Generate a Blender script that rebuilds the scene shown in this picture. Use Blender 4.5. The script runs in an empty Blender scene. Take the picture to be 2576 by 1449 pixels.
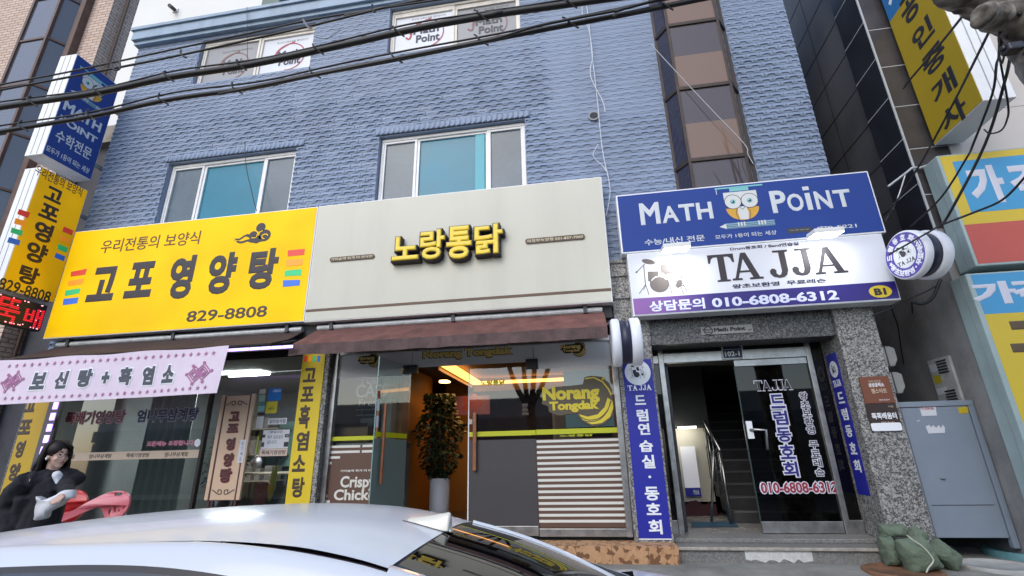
import bpy, math, random
from mathutils import Vector, Matrix
random.seed(7)
SC = bpy.context.scene
COL = SC.collection
# ------------------------------------------------------------------ camera
CAM_F, CAM_YAW, CAM_PITCH, CAM_ROLL = 1215.408, -0.155401, 0.336330, -0.021598
EYE = Vector((0, 0, 1.6))
_cy, _sy, _cp, _sp = math.cos(CAM_YAW), math.sin(CAM_YAW), math.cos(CAM_PITCH), math.sin(CAM_PITCH)
_fw = Vector((_sy * _cp, _cy * _cp, _sp)); _rt = Vector((_cy, -_sy, 0)); _up = _rt.cross(_fw)
_cr, _sr = math.cos(CAM_ROLL), math.sin(CAM_ROLL)
RT = _cr * _rt + _sr * _up; UP = -_sr * _rt + _cr * _up; FW = _fw
cam = bpy.data.cameras.new('camera'); cam_o = bpy.data.objects.new('camera', cam); COL.objects.link(cam_o)
cam.sensor_width = 36; cam.lens = CAM_F / 2576 * 36; cam.clip_start = 0.05; cam.clip_end = 600
cam_o.matrix_world = Matrix(((RT.x, UP.x, -FW.x, EYE.x), (RT.y, UP.y, -FW.y, EYE.y), (RT.z, UP.z, -FW.z, EYE.z), (0, 0, 0, 1)))
SC.camera = cam_o
# ------------------------------------------------------------------ sky, sun, exposure
SUN_EL, SUN_AZ = math.radians(40), math.radians(200)      # azimuth clockwise from +Y
wd = bpy.data.worlds.new('World'); SC.world = wd; wd.use_nodes = True
nt = wd.node_tree; sky = nt.nodes.new('ShaderNodeTexSky'); sky.sky_type = 'NISHITA'; sky.sun_disc = False
sky.sun_elevation = SUN_EL; sky.sun_rotation = SUN_AZ; sky.air_density = 1.0; sky.dust_density = 1.5; sky.ozone_density = 1.0
nt.links.new(sky.outputs[0], nt.nodes['Background'].inputs[0]); nt.nodes['Background'].inputs[1].default_value = 0.15
sl = bpy.data.lights.new('sun', 'SUN'); sl.energy = 0.5; sl.angle = math.radians(40); sl.color = (0.97, 0.985, 1)
so = bpy.data.objects.new('sun', sl); COL.objects.link(so)
so.rotation_euler = Vector((-math.sin(SUN_AZ) * math.cos(SUN_EL), -math.cos(SUN_AZ) * math.cos(SUN_EL), -math.sin(SUN_EL))).to_track_quat('-Z', 'Y').to_euler()
so.location = (-4, -8, 20)
vs = SC.view_settings; vs.view_transform = 'Standard'; vs.look = 'None'; vs.exposure = 0.87; vs.gamma = 1.0; vs.use_curve_mapping = False
SC.render.engine = 'CYCLES'; SC.cycles.max_bounces = 8; SC.cycles.transparent_max_bounces = 12
SC.cycles.sample_clamp_indirect = 4.0; SC.cycles.caustics_reflective = False; SC.cycles.caustics_refractive = False
SC.cycles.use_denoising = True
# ------------------------------------------------------------------ pixel -> plane helpers (pixels of a 2576 wide view of the photo)
KP = 2576 / 3264
def ray(p): return FW + RT * ((p[0] - 1288) / CAM_F) - UP * ((p[1] - 724.5) / CAM_F)
def aY(p, Y): d = ray(p); return EYE + d * (Y / d.y)
def aX(p, X): d = ray(p); return EYE + d * (X / d.x)
def aZ(p, Z): d = ray(p); return EYE + d * ((Z - EYE.z) / d.z)
def zz(sx, sy, s): return lambda x, y: ((sx + x / s) * KP, (sy + y / s) * KP)
m11, m12, m13, m14 = [zz(s, 0, 3.15) for s in (0, 800, 1600, 2464)]
m21, m22, m23, m24 = [zz(s, 460, 3.15) for s in (0, 800, 1600, 2464)]
m31, m32, m33, m34 = [zz(s, 920, 3.15) for s in (0, 800, 1600, 2464)]
m41, m42, m43, m44 = [zz(s, 1376, 3.15) for s in (0, 800, 1600, 2464)]
mC = zz(0, 1380, 5.574); mA = zz(1960, 560, 2.7404); mB = zz(2280, 580, 6.44); mD = zz(2000, 1000, 2.012); mE = zz(2660, 1040, 1.8195)
mF = zz(560, 1080, 2.588); mG = zz(1280, 1080, 3.45); mH = zz(0, 920, 2.589); mI = zz(720, 1320, 8.05)
mJ = zz(2780, 860, 3.293); mK = zz(2900, 0, 5.574); mW = zz(640, 0, 6.44)
I = lambda x, y: (x, y)
ZUP = Vector((0, 0, 1))
class Fr:
    """a vertical plane: u along the wall, v up, d out of the wall"""
    def __init__(s, o, u): s.o = Vector((o[0], o[1], 0)); s.u = Vector((u[0], u[1], 0)).normalized(); s.n = s.u.cross(ZUP)
    def w(s, u, v, d=0.0): return s.o + s.u * u + ZUP * v + s.n * d
    def uv(s, p):
        r = ray(p); t = (s.o - EYE).dot(s.n) / r.dot(s.n); q = EYE + r * t - s.o
        return (q.dot(s.u), q.z)
    def off(s, d): return Fr(s.o + s.n * d, s.u)
def FY(Y): return Fr((0, Y), (1, 0))
def bt(fr, m, bl, tr): a = fr.uv(m(*bl)); b = fr.uv(m(*tr)); return (a[0], a[1], b[0], b[1])
def r4(fr, m, l, r, b, t): return (fr.uv(m(*l))[0], fr.uv(m(*b))[1], fr.uv(m(*r))[0], fr.uv(m(*t))[1])
# ------------------------------------------------------------------ materials
MATS = {}
def mk(name, col, rough=0.6, metal=0.0, noise=None, bump=None, emit=None, spec=0.5, coat=0.0, stain=None):
    if name in MATS: return MATS[name]
    m = bpy.data.materials.new(name); m.use_nodes = True; n = m.node_tree.nodes; L = m.node_tree.links
    b = n['Principled BSDF']; b.inputs['Base Color'].default_value = (*col, 1); b.inputs['Roughness'].default_value = rough
    b.inputs['Metallic'].default_value = metal; b.inputs['Specular IOR Level'].default_value = spec; b.inputs['Coat Weight'].default_value = coat
    tc = n.new('ShaderNodeTexCoord')
    if noise:
        t = n.new('ShaderNodeTexNoise'); t.inputs['Scale'].default_value = noise[0]; t.inputs['Detail'].default_value = 6; t.inputs['Roughness'].default_value = 0.65
        L.new(tc.outputs['Object'], t.inputs['Vector'])
        r = n.new('ShaderNodeValToRGB'); a = noise[1]
        r.color_ramp.elements[0].position = 0.3; r.color_ramp.elements[1].position = 0.7
        r.color_ramp.elements[0].color = (*[c * (1 - a) for c in col], 1); r.color_ramp.elements[1].color = (*[min(1, c * (1 + a)) for c in col], 1)
        L.new(t.outputs['Fac'], r.inputs['Fac']); out = r.outputs['Color']
        if stain:   # vertical streaks of dirt
            mp = n.new('ShaderNodeMapping'); mp.inputs['Scale'].default_value = (stain[0], stain[0], stain[0] * 0.08)
            L.new(tc.outputs['Object'], mp.inputs['Vector'])
            t2 = n.new('ShaderNodeTexNoise'); t2.inputs['Scale'].default_value = 1; t2.inputs['Detail'].default_value = 4
            L.new(mp.outputs[0], t2.inputs['Vector'])
            r2 = n.new('ShaderNodeMapRange'); r2.inputs['From Min'].default_value = 0.5; r2.inputs['From Max'].default_value = 0.75
            r2.inputs['To Max'].default_value = stain[1]; L.new(t2.outputs['Fac'], r2.inputs['Value'])
            mx = n.new('ShaderNodeMixRGB'); mx.inputs['Color2'].default_value = (*[c * 0.4 for c in col], 1)
            L.new(r2.outputs[0], mx.inputs['Fac']); L.new(out, mx.inputs['Color1']); out = mx.outputs[0]
        L.new(out, b.inputs['Base Color'])
        r3 = n.new('ShaderNodeMapRange'); r3.inputs['To Min'].default_value = max(0, rough - 0.08); r3.inputs['To Max'].default_value = min(1, rough + 0.1)
        L.new(t.outputs['Fac'], r3.inputs['Value']); L.new(r3.outputs[0], b.inputs['Roughness'])
    if bump:
        t = n.new('ShaderNodeTexNoise'); t.inputs['Scale'].default_value = bump[0]; t.inputs['Detail'].default_value = 5
        L.new(tc.outputs['Object'], t.inputs['Vector'])
        bp = n.new('ShaderNodeBump'); bp.inputs['Strength'].default_value = bump[1]; bp.inputs['Distance'].default_value = 0.02
        L.new(t.outputs['Fac'], bp.inputs['Height']); L.new(bp.outputs[0], b.inputs['Normal'])
    if emit:
        b.inputs['Emission Color'].default_value = (*emit[0], 1); b.inputs['Emission Strength'].default_value = emit[1]
    MATS[name] = m; return m
def mk_glass(name, tint=(0.85, 0.92, 0.9), refl=1.5, haze=0.0, hcol=(0.5, 0.5, 0.5), rough=0.02):
    if name in MATS: return MATS[name]
    m = bpy.data.materials.new(name); m.use_nodes = True; n = m.node_tree.nodes; L = m.node_tree.links
    n.remove(n['Principled BSDF']); o = n['Material Output']
    t = n.new('ShaderNodeBsdfTransparent'); t.inputs[0].default_value = (*tint, 1)
    g = n.new('ShaderNodeBsdfGlossy'); g.inputs['Roughness'].default_value = rough; g.inputs[0].default_value = (1, 1, 1, 1)
    f = n.new('ShaderNodeFresnel'); f.inputs[0].default_value = refl
    mx = n.new('ShaderNodeMixShader'); L.new(f.outputs[0], mx.inputs[0]); base = t.outputs[0]
    if haze:
        d = n.new('ShaderNodeBsdfDiffuse'); d.inputs[0].default_value = (*hcol, 1)
        m2 = n.new('ShaderNodeMixShader'); m2.inputs[0].default_value = haze
        L.new(t.outputs[0], m2.inputs[1]); L.new(d.outputs[0], m2.inputs[2]); base = m2.outputs[0]
    L.new(base, mx.inputs[1]); L.new(g.outputs[0], mx.inputs[2]); L.new(mx.outputs[0], o.inputs[0])
    MATS[name] = m; return m
def mk_granite(name, a, b, scale, rough=0.4, c=None, fine=1.0):
    m = bpy.data.materials.new(name); m.use_nodes = True; n = m.node_tree.nodes; L = m.node_tree.links; p = n['Principled BSDF']
    tc = n.new('ShaderNodeTexCoord'); v = n.new('ShaderNodeTexVoronoi'); v.inputs['Scale'].default_value = scale
    ns = n.new('ShaderNodeTexNoise'); ns.inputs['Scale'].default_value = scale * 1.2; ns.inputs['Detail'].default_value = 4
    L.new(tc.outputs['Object'], ns.inputs['Vector'])
    ad = n.new('ShaderNodeMixRGB'); ad.blend_type = 'ADD'; ad.inputs[0].default_value = 0.05
    L.new(tc.outputs['Object'], ad.inputs[1]); L.new(ns.outputs['Color'], ad.inputs[2]); L.new(ad.outputs[0], v.inputs['Vector'])
    sx = n.new('ShaderNodeSeparateColor'); L.new(v.outputs['Color'], sx.inputs[0])
    r = n.new('ShaderNodeValToRGB'); e = r.color_ramp.elements; r.color_ramp.interpolation = 'LINEAR'
    e[0].position = 0.3; e[0].color = (*a, 1); e[1].position = 0.62; e[1].color = (*b, 1)
    if c: k = e.new(0.9); k.color = (*c, 1)
    L.new(sx.outputs[0], r.inputs[0]); L.new(r.outputs[0], p.inputs['Base Color']); p.inputs['Roughness'].default_value = rough
    bp = n.new('ShaderNodeBump'); bp.inputs['Strength'].default_value = 0.25; bp.inputs['Distance'].default_value = 0.01
    L.new(sx.outputs[1], bp.inputs['Height']); L.new(bp.outputs[0], p.inputs['Normal'])
    MATS[name] = m; return m
# ------------------------------------------------------------------ mesh builder
TXT = {}
def text_mesh(s, bold):
    k = (s, bold)
    if k in TXT: return TXT[k]
    cu = bpy.data.curves.new('t', 'FONT'); cu.body = s; cu.size = 1; cu.resolution_u = 3
    if bold: cu.bevel_depth = bold; cu.bevel_resolution = 1
    o = bpy.data.objects.new('t', cu); COL.objects.link(o)
    dg = bpy.context.evaluated_depsgraph_get(); me = bpy.data.meshes.new_from_object(o.evaluated_get(dg))
    vs_ = [tuple(v.co) for v in me.vertices]; fs = [tuple(p.vertices) for p in me.polygons]
    bpy.data.objects.remove(o); bpy.data.curves.remove(cu); bpy.data.meshes.remove(me)
    TXT[k] = (vs_, fs); return TXT[k]
def shape_mesh(loops):
    cu = bpy.data.curves.new('s', 'CURVE'); cu.dimensions = '2D'; cu.fill_mode = 'FRONT'; cu.extrude = 0.5
    cu.fill_mode = 'BOTH'
    for lp in loops:
        sp = cu.splines.new('POLY'); sp.points.add(len(lp) - 1); sp.use_cyclic_u = True
        for i, (x, y) in enumerate(lp): sp.points[i].co = (x, y, 0, 1)
    o = bpy.data.objects.new('s', cu); COL.objects.link(o)
    dg = bpy.context.evaluated_depsgraph_get(); me = bpy.data.meshes.new_from_object(o.evaluated_get(dg))
    r = ([tuple(v.co) for v in me.vertices], [tuple(p.vertices) for p in me.polygons])
    bpy.data.objects.remove(o); bpy.data.curves.remove(cu); bpy.data.meshes.remove(me); return r
def ell(u, v, ru, rv, n=32, a0=0, a1=360, rot=0):
    o = []; cr, sr = math.cos(math.radians(rot)), math.sin(math.radians(rot))
    N = n if a1 - a0 >= 360 else n + 1
    for i in range(N):
        a = math.radians(a0 + (a1 - a0) * i / n); x, y = ru * math.cos(a), rv * math.sin(a)
        o.append((u + x * cr - y * sr, v + x * sr + y * cr))
    return o
def rrect(u0, v0, u1, v1, r, n=5):
    o = []
    for cx, cy, a in ((u1 - r, v1 - r, 0), (u0 + r, v1 - r, 90), (u0 + r, v0 + r, 180), (u1 - r, v0 + r, 270)):
        for i in range(n + 1): t = math.radians(a + 90 * i / n); o.append((cx + r * math.cos(t), cy + r * math.sin(t)))
    return o
def smooth(pts, n=6):
    """Catmull-Rom through points (any dimension)"""
    P = [Vector(p) for p in pts]; o = []
    for i in range(len(P) - 1):
        p0 = P[max(i - 1, 0)]; p1 = P[i]; p2 = P[i + 1]; p3 = P[min(i + 2, len(P) - 1)]
        for k in range(n):
            t = k / n
            o.append(0.5 * ((2 * p1) + (p2 - p0) * t + (2 * p0 - 5 * p1 + 4 * p2 - p3) * t * t + (3 * p1 - p0 - 3 * p2 + p3) * t ** 3))
    o.append(P[-1]); return o
class MB:
    def __init__(s): s.v = []; s.f = []
    def add(s, vs_, fs): b = len(s.v); s.v += [tuple(v) for v in vs_]; s.f += [tuple(i + b for i in f) for f in fs]; return s
    def quad(s, *p): return s.add(p, [tuple(range(len(p)))])
    def box(s, x0, y0, z0, x1, y1, z1):
        x0, x1 = min(x0, x1), max(x0, x1); y0, y1 = min(y0, y1), max(y0, y1); z0, z1 = min(z0, z1), max(z0, z1)
        return s.add([(x0, y0, z0), (x1, y0, z0), (x1, y1, z0), (x0, y1, z0), (x0, y0, z1), (x1, y0, z1), (x1, y1, z1), (x0, y1, z1)],
                     [(0, 3, 2, 1), (4, 5, 6, 7), (0, 1, 5, 4), (1, 2, 6, 5), (2, 3, 7, 6), (3, 0, 4, 7)])
    def fbox(s, fr, u0, v0, u1, v1, d0, d1):
        P = [fr.w(u, v, d) for d in (d0, d1) for (u, v) in ((u0, v0), (u1, v0), (u1, v1), (u0, v1))]
        return s.add(P, [(3, 2, 1, 0), (4, 5, 6, 7), (0, 1, 5, 4), (1, 2, 6, 5), (2, 3, 7, 6), (3, 0, 4, 7)])
    def poly(s, fr, pts, d0, d1, back=False):
        A = sum(pts[i][0] * pts[(i + 1) % len(pts)][1] - pts[(i + 1) % len(pts)][0] * pts[i][1] for i in range(len(pts)))
        if A < 0: pts = pts[::-1]
        n = len(pts); P = [fr.w(u, v, d0) for u, v in pts] + [fr.w(u, v, d1) for u, v in pts]
        fs = [tuple(range(n, 2 * n))] + [(i, (i + 1) % n, n + (i + 1) % n, n + i) for i in range(n)]
        if back: fs.append(tuple(range(n - 1, -1, -1)))
        return s.add(P, fs)
    def pxpoly(s, fr, m, pts, d0, d1): return s.poly(fr, [fr.uv(m(*p)) for p in pts], d0, d1)
    def shape(s, fr, loops, d0, d1, df=None):
        vs_, fs = shape_mesh(loops)
        return s.add([fr.w(x, y, (d0 + (z + 0.5) * (d1 - d0)) + (df(x, y) if df else 0)) for x, y, z in vs_], fs)
    def ribbon(s, fr, pts, wd_, d0, d1, closed=False):
        P = [Vector((p[0], p[1])) for p in pts]; n = len(P); L = []; R_ = []
        W = wd_ if isinstance(wd_, (list, tuple)) else [wd_] * n
        for i in range(n):
            a = P[(i - 1) % n] if (closed or i) else P[i]; b = P[(i + 1) % n] if (closed or i < n - 1) else P[i]
            t = (b - a).normalized() if (b - a).length > 1e-9 else Vector((1, 0)); q = Vector((-t.y, t.x)) * W[i] / 2
            L.append(P[i] + q); R_.append(P[i] - q)
        for i in range(n if closed else n - 1):
            j = (i + 1) % n
            s.poly(fr, [tuple(R_[i]), tuple(R_[j]), tuple(L[j]), tuple(L[i])], d0, d1)
        return s
    def text(s, fr, txt, rc, d0=0.002, dep=0.003, bold=0.0, keep=False):
        vs_, fs = text_mesh(txt, bold)
        if not vs_: return s
        x0 = min(v[0] for v in vs_); x1 = max(v[0] for v in vs_); y0 = min(v[1] for v in vs_); y1 = max(v[1] for v in vs_); zb = max(1e-6, max(v[2] for v in vs_))
        u0, v0, u1, v1 = rc; sx = (u1 - u0) / (x1 - x0); sy = (v1 - v0) / (y1 - y0)
        P = [fr.w(u0 + (v[0] - x0) * sx, v0 + (v[1] - y0) * sy, d0 + (max(0, v[2]) / zb * dep if bold else dep)) for v in vs_]
        return s.add(P, fs)
    def glyphs(s, fr, m, lst, d0=0.002, dep=0.003, bold=0.0):
        for ch, bl, tr in lst: s.text(fr, ch, bt(fr, m, bl, tr), d0, dep, bold)
        return s
    def column(s, fr, txt, u0, v0, u1, v1, d0=0.002, dep=0.003, bold=0.0, gap=0.12):
        """one glyph under another"""
        n = len(txt); h = (v1 - v0) / n
        for i, ch in enumerate(txt):
            if ch == ' ': continue
            t = v1 - i * h; k = h * gap / 2
            if ch in '·.': s.poly(fr, ell((u0 + u1) / 2, t - h / 2, h * .09, h * .09, 10), d0, d0 + dep)
            else: s.text(fr, ch, (u0, t - h + k, u1, t - k), d0, dep, bold)
        return s
    def tube(s, pts, r, n=8, caps=True, taper=None):
        P = [Vector(p) for p in pts]; b = len(s.v); prev = None
        for i, p in enumerate(P):
            a = P[max(i - 1, 0)]; c = P[min(i + 1, len(P) - 1)]; t = (c - a).normalized()
            if prev is None:
                q = t.cross(ZUP); q = q if q.length > 1e-3 else t.cross(Vector((1, 0, 0))); q.normalize()
            else: q = (prev - t * prev.dot(t)).normalized()
            prev = q; w_ = t.cross(q); rr = taper[i] if taper else r
            for k in range(n):
                an = 2 * math.pi * k / n; s.v.append(tuple(p + q * (rr * math.cos(an)) + w_ * (rr * math.sin(an))))
        for i in range(len(P) - 1):
            for k in range(n):
                k2 = (k + 1) % n; s.f.append((b + i * n + k, b + (i + 1) * n + k, b + (i + 1) * n + k2, b + i * n + k2))
        if caps: s.f.append(tuple(b + k for k in range(n))); s.f.append(tuple(b + (len(P) - 1) * n + k for k in range(n - 1, -1, -1)))
        return s
    def lathe(s, c, prof, n=24, axis=None, caps=True):
        """prof = [(radius, height)], axis default up"""
        ax = Vector(axis).normalized() if axis else ZUP
        q = ax.cross(Vector((0, 1, 0.01))).normalized() if abs(ax.z) > 0.5 else ax.cross(ZUP).normalized(); w_ = ax.cross(q); b = len(s.v); c = Vector(c)
        for r, h in prof:
            for k in range(n): an = 2 * math.pi * k / n; s.v.append(tuple(c + ax * h + q * (r * math.cos(an)) + w_ * (r * math.sin(an))))
        for i in range(len(prof) - 1):
            for k in range(n): k2 = (k + 1) % n; s.f.append((b + i * n + k, b + i * n + k2, b + (i + 1) * n + k2, b + (i + 1) * n + k))
        if caps:
            s.f.append(tuple(b + k for k in range(n - 1, -1, -1))); s.f.append(tuple(b + (len(prof) - 1) * n + k for k in range(n)))
        return s
    def ball(s, c, r, n=12, sc=(1, 1, 1)):
        b = len(s.v); m_ = n // 2
        for i in range(m_ + 1):
            t = math.pi * i / m_
            for k in range(n): a = 2 * math.pi * k / n; s.v.append((c[0] + r * sc[0] * math.sin(t) * math.cos(a), c[1] + r * sc[1] * math.sin(t) * math.sin(a), c[2] - r * sc[2] * math.cos(t)))
        for i in range(m_):
            for k in range(n): k2 = (k + 1) % n; s.f.append((b + i * n + k, b + i * n + k2, b + (i + 1) * n + k2, b + (i + 1) * n + k))
        return s
    def letters(s, fr, lst, name, mat, parent, d0=0.0, dep=.004, bold=.05):
        """every big sign letter is a part of its own; lst = [(char, rect)]"""
        for ch, r in lst: MB().text(fr, ch, r, d0, dep, bold).build(name, mat, parent)
    def build(s, name, mat, parent=None, smooth_=False, bevel=0.0, seg=2):
        off = Vector(ROOT.get(parent.name, (0, 0, 0))) if parent else Vector((0, 0, 0))
        me = bpy.data.meshes.new(name); me.from_pydata([tuple(Vector(v) - off) for v in s.v], [], s.f); me.update()
        for mm in (mat if isinstance(mat, list) else [mat]): me.materials.append(mm)
        if smooth_:
            me.polygons.foreach_set('use_smooth', [True] * len(me.polygons))
        o = bpy.data.objects.new(name, me); COL.objects.link(o)
        if parent: o.parent = parent; ROOT[o.name] = tuple(off)
        if bevel:
            b = o.modifiers.new('bevel', 'BEVEL'); b.width = bevel; b.segments = seg; b.limit_method = 'ANGLE'; b.angle_limit = math.radians(40)
            b.harden_normals = False
        return o
ROOT = {}
def tag(o, label=None, cat=None, group=None, kind=None):
    if label: o['label'] = label
    if cat: o['category'] = cat
    if group: o['group'] = group
    if kind: o['kind'] = kind
    return o
def thing(name, loc, label, cat, group=None):
    o = bpy.data.objects.new(name, None); COL.objects.link(o); o.location = loc; o.empty_display_size = 0.2
    ROOT[o.name] = tuple(loc); return tag(o, label, cat, group)
def dup(root, delta, label, group=None):
    r = root.copy(); COL.objects.link(r); r.location = Vector(root.location) + Vector(delta); ROOT[r.name] = tuple(r.location)
    if label: r['label'] = label
    if group: r['group'] = group
    for ch in list(root.children):
        c = ch.copy(); COL.objects.link(c); c.parent = r
        for g in list(ch.children):
            d = g.copy(); COL.objects.link(d); d.parent = c
    return r
# common materials
WHITE = mk('white_paint', (0.78, 0.79, 0.8), 0.45, noise=(6, 0.04))
SIGNWHITE = mk('sign_white', (0.8, 0.82, 0.85), 0.4)
BLACK = mk('black_print', (0.02, 0.02, 0.025), 0.5)
DKBROWN = mk('dark_brown_print', (0.055, 0.035, 0.022), 0.5)
STEEL = mk('brushed_steel', (0.42, 0.42, 0.41), 0.32, 0.9, noise=(9, 0.25), bump=(60, 0.02))
DKMETAL = mk('dark_metal', (0.05, 0.05, 0.055), 0.45, 0.6, noise=(8, 0.3))
GALV = mk('galvanised', (0.5, 0.52, 0.53), 0.5, 0.5, noise=(10, 0.2))
# ================================================================== SETTING
YS, YW, YP, YG, YE = 6.3, 6.6, 6.5, 6.65, 7.0      # sign faces, brick wall, pillar fronts, shop glass, entrance frame
ROADM = mk('asphalt', (0.055, 0.055, 0.06), 0.85, noise=(3, 0.35), bump=(120, 0.5))
CONC = mk('pavement_concrete', (0.205, 0.205, 0.185), 0.85, noise=(2.2, 0.3), bump=(70, 0.35), stain=(2, 0.35))
tag(MB().quad((-70, -40, -0.04), (70, -40, -0.04), (70, 70, -0.04), (-70, 70, -0.04)).build('ground', ROADM), kind='structure')
def gz(y): return 0.10 + max(0.0, min(1.0, (y - 3.0) / 3.0)) * 0.35
sw = MB()
ys = [3.0, 4.0, 5.0, 6.0, 7.4]
for i in range(len(ys) - 1): sw.quad((-30, ys[i], gz(ys[i])), (30, ys[i], gz(ys[i])), (30, ys[i + 1], gz(ys[i + 1])), (-30, ys[i + 1], gz(ys[i + 1])))
sw.quad((-30, 3.0, -0.04), (30, 3.0, -0.04), (30, 3.0, 0.10), (-30, 3.0, 0.10))
tag(sw.build('pavement', CONC), kind='structure')
tag(MB().quad((-30, 0.95, -0.036), (30, 0.95, -0.036), (30, 1.07, -0.036), (-30, 1.07, -0.036)).build('road_line', mk('road_paint', (0.6, 0.6, 0.58), 0.7, noise=(9, 0.2))), kind='structure')
kb = MB()
for i in range(56): kb.box(-28 + i, 2.84, -0.05, -28 + i + 0.99, 2.998, 0.115)
tag(kb.build('kerb', mk('kerb_stone', (0.32, 0.31, 0.3), 0.8, noise=(8, 0.2)), bevel=0.012), kind='structure')

# ================================================================== BLUE BRICK BUILDING
BX0, BX1, BTOP = -8.88, 3.57, 9.9
BLUE = mk('blue_brick_paint', (0.20, 0.258, 0.372), 0.5, noise=(1.1, 0.1), bump=(55, 0.12), stain=(3, 0.14))
BLUE2 = mk('blue_trim_paint', (0.24, 0.33, 0.44), 0.5, noise=(3, 0.14), stain=(4, 0.3))
bb = thing('brick_building', (-2.6, YW, 0.45), 'blue painted brick building with shops below and a brown glazed bay', 'building')
W1, W2, W3, W4 = (-7.36, 8.67, -4.85, 9.80), (-3.29, 8.70, -0.78, 9.83), (-7.42, 5.5, -4.85, 6.87), (-3.29, 5.5, -0.76, 6.88)
BAY = (1.49, 3.6, 2.58, 12.5)
HOLES = [W1, W2, W3, W4]
def holed(mb, x0, z0, x1, z1, holes, y):
    xs = sorted({x0, x1, *[h[0] for h in holes], *[h[2] for h in holes]}); zs = sorted({z0, z1, *[h[1] for h in holes], *[h[3] for h in holes]})
    for i in range(len(xs) - 1):
        for j in range(len(zs) - 1):
            cx, cz = (xs[i] + xs[i + 1]) / 2, (zs[j] + zs[j + 1]) / 2
            if any(h[0] < cx < h[2] and h[1] < cz < h[3] for h in holes): continue
            mb.quad((xs[i], y, zs[j]), (xs[i + 1], y, zs[j]), (xs[i + 1], y, zs[j + 1]), (xs[i], y, zs[j + 1]))
wl = MB(); holed(wl, BX0, 3.35, BX1, BTOP, HOLES + [(BAY[0], BAY[1], BAY[2], BTOP)], YW)
for (a, b, c, d) in HOLES:
    wl.quad((a, YW, b), (a, YW, d), (a, YW + .35, d), (a, YW + .35, b)); wl.quad((c, YW, d), (c, YW, b), (c, YW + .35, b), (c, YW + .35, d))
    wl.quad((a, YW, d), (c, YW, d), (c, YW + .35, d), (a, YW + .35, d)); wl.quad((a, YW + .35, b), (c, YW + .35, b), (c, YW, b), (a, YW, b))
wl.quad((BX0, 14, .4), (BX0, YW, .4), (BX0, YW, BTOP), (BX0, 14, BTOP)); wl.quad((BX1, YW, .4), (BX1, 14, .4), (BX1, 14, BTOP), (BX1, YW, BTOP))
wl.quad((BX0, YW, BTOP), (BX1, YW, BTOP), (BX1, 14, BTOP), (BX0, 14, BTOP)); wl.quad((BX1, 14, .4), (BX0, 14, .4), (BX0, 14, BTOP), (BX1, 14, BTOP))
wl.quad((BX0, YW, 3.35), (BX0, YW + .5, 3.35), (BX1, YW + .5, 3.35), (BX1, YW, 3.35))
BH, BL = 0.1, 0.2
def brick_face(mb, x0, x1, z, h, dep, rnd):
    y = YW - 0.002; g = 0.004; x0 += g; x1 -= g; z0, z1 = z + g, z + h - g
    w = x1 - x0
    if w < 0.02: return
    e = min(0.055, w * 0.28) * rnd.uniform(.85, 1.15); f = min(.055, w * .28) * rnd.uniform(.85, 1.15); c = y - .003; d = c - dep; d2 = c - dep * .4
    zl = z0 + (z1 - z0) * rnd.uniform(.38, .45)
    P = [(x0, c, z1), (x1, c, z1), (x0, d, zl), (x0 + e, d, zl), (x1 - f, d, zl), (x1, d, zl), (x0, d2, z0), (x0 + e * .45, d2, z0), (x1 - f * .45, d2, z0), (x1, d2, z0),
         (x0 + e, c, zl - .003), (x1 - f, c, zl - .003), (x0 + e * .45, c, z0), (x1 - f * .45, c, z0), (x0, c, z0), (x1, c, z0)]
    mb.add(P, [(2, 3, 4, 5, 1, 0), (6, 7, 3, 2), (8, 9, 5, 4), (3, 10, 11, 4), (12, 13, 11, 10), (7, 12, 10, 3), (13, 8, 4, 11), (0, 14, 6, 2), (1, 5, 9, 15), (6, 14, 12, 7), (8, 13, 15, 9)])
rnd = random.Random(3)
br = MB(); row = 0; z = 3.4
while z + BH <= BTOP + 0.001:
    cuts = [(h[0] - .0, h[2] + .0) for h in HOLES if h[1] - .02 < z + BH / 2 < h[3] + .02] + ([(BAY[0] - .02, BAY[2] + .02)] if z > 3.5 else [])
    x = BX0 + (row % 2) * -BL / 2
    while x < BX1:
        a, b = max(x, BX0), min(x + BL, BX1); segs = [(a, b)]
        for c0, c1 in cuts:
            ns_ = []
            for s0, s1 in segs:
                if c1 <= s0 or c0 >= s1: ns_.append((s0, s1)); continue
                if s0 < c0: ns_.append((s0, c0))
                if s1 > c1: ns_.append((c1, s1))
            segs = ns_
        # the relief is bolder low down and shallow near the roof
        lo = 0.020 if z < 7.7 else (0.014 if z < 8.3 else 0.009)
        for s0, s1 in segs:
            brick_face(br, s0, s1, z, BH, lo * rnd.uniform(.75, 1.2) * (0.55 if rnd.random() < .08 else 1) * (1 if s0 < -.45 or s0 > 2.5 else .4 if z > 6.6 else .75), rnd)
        x += BL
    z += BH; row += 1
wall_o = wl.build('wall', BLUE, bb)
br.build('brick_facing', BLUE, wall_o)
# soldier courses over the windows
for (a, b, c, d) in (W3, W4):
    sc_ = MB(); k = a - .08
    while k < c + .08:
        sc_.add([(k, YW - .03, d + .02), (k + .085, YW - .03, d + .02), (k + .085, YW - .03, d + .15), (k, YW - .03, d + .15), (k + .07, YW - .052, d + .035), (k + .06, YW - .034, d + .14)],
                [(0, 1, 4), (1, 2, 5, 4), (2, 3, 5), (3, 0, 4, 5)]); k += .09
    sc_.build('soldier_course', BLUE, wall_o)
# cornice and roof rail
cn = MB().box(BX0 - .06, 6.44, 9.965, BX1 + .06, 6.75, 10.21).box(BX0 - .09, 6.40, 10.19, BX1 + .09, 6.75, 10.27).box(BX0 - .03, 6.50, 9.88, BX1 + .03, 6.75, 9.97)
cn.build('cornice', BLUE2, bb, bevel=.008)
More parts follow.
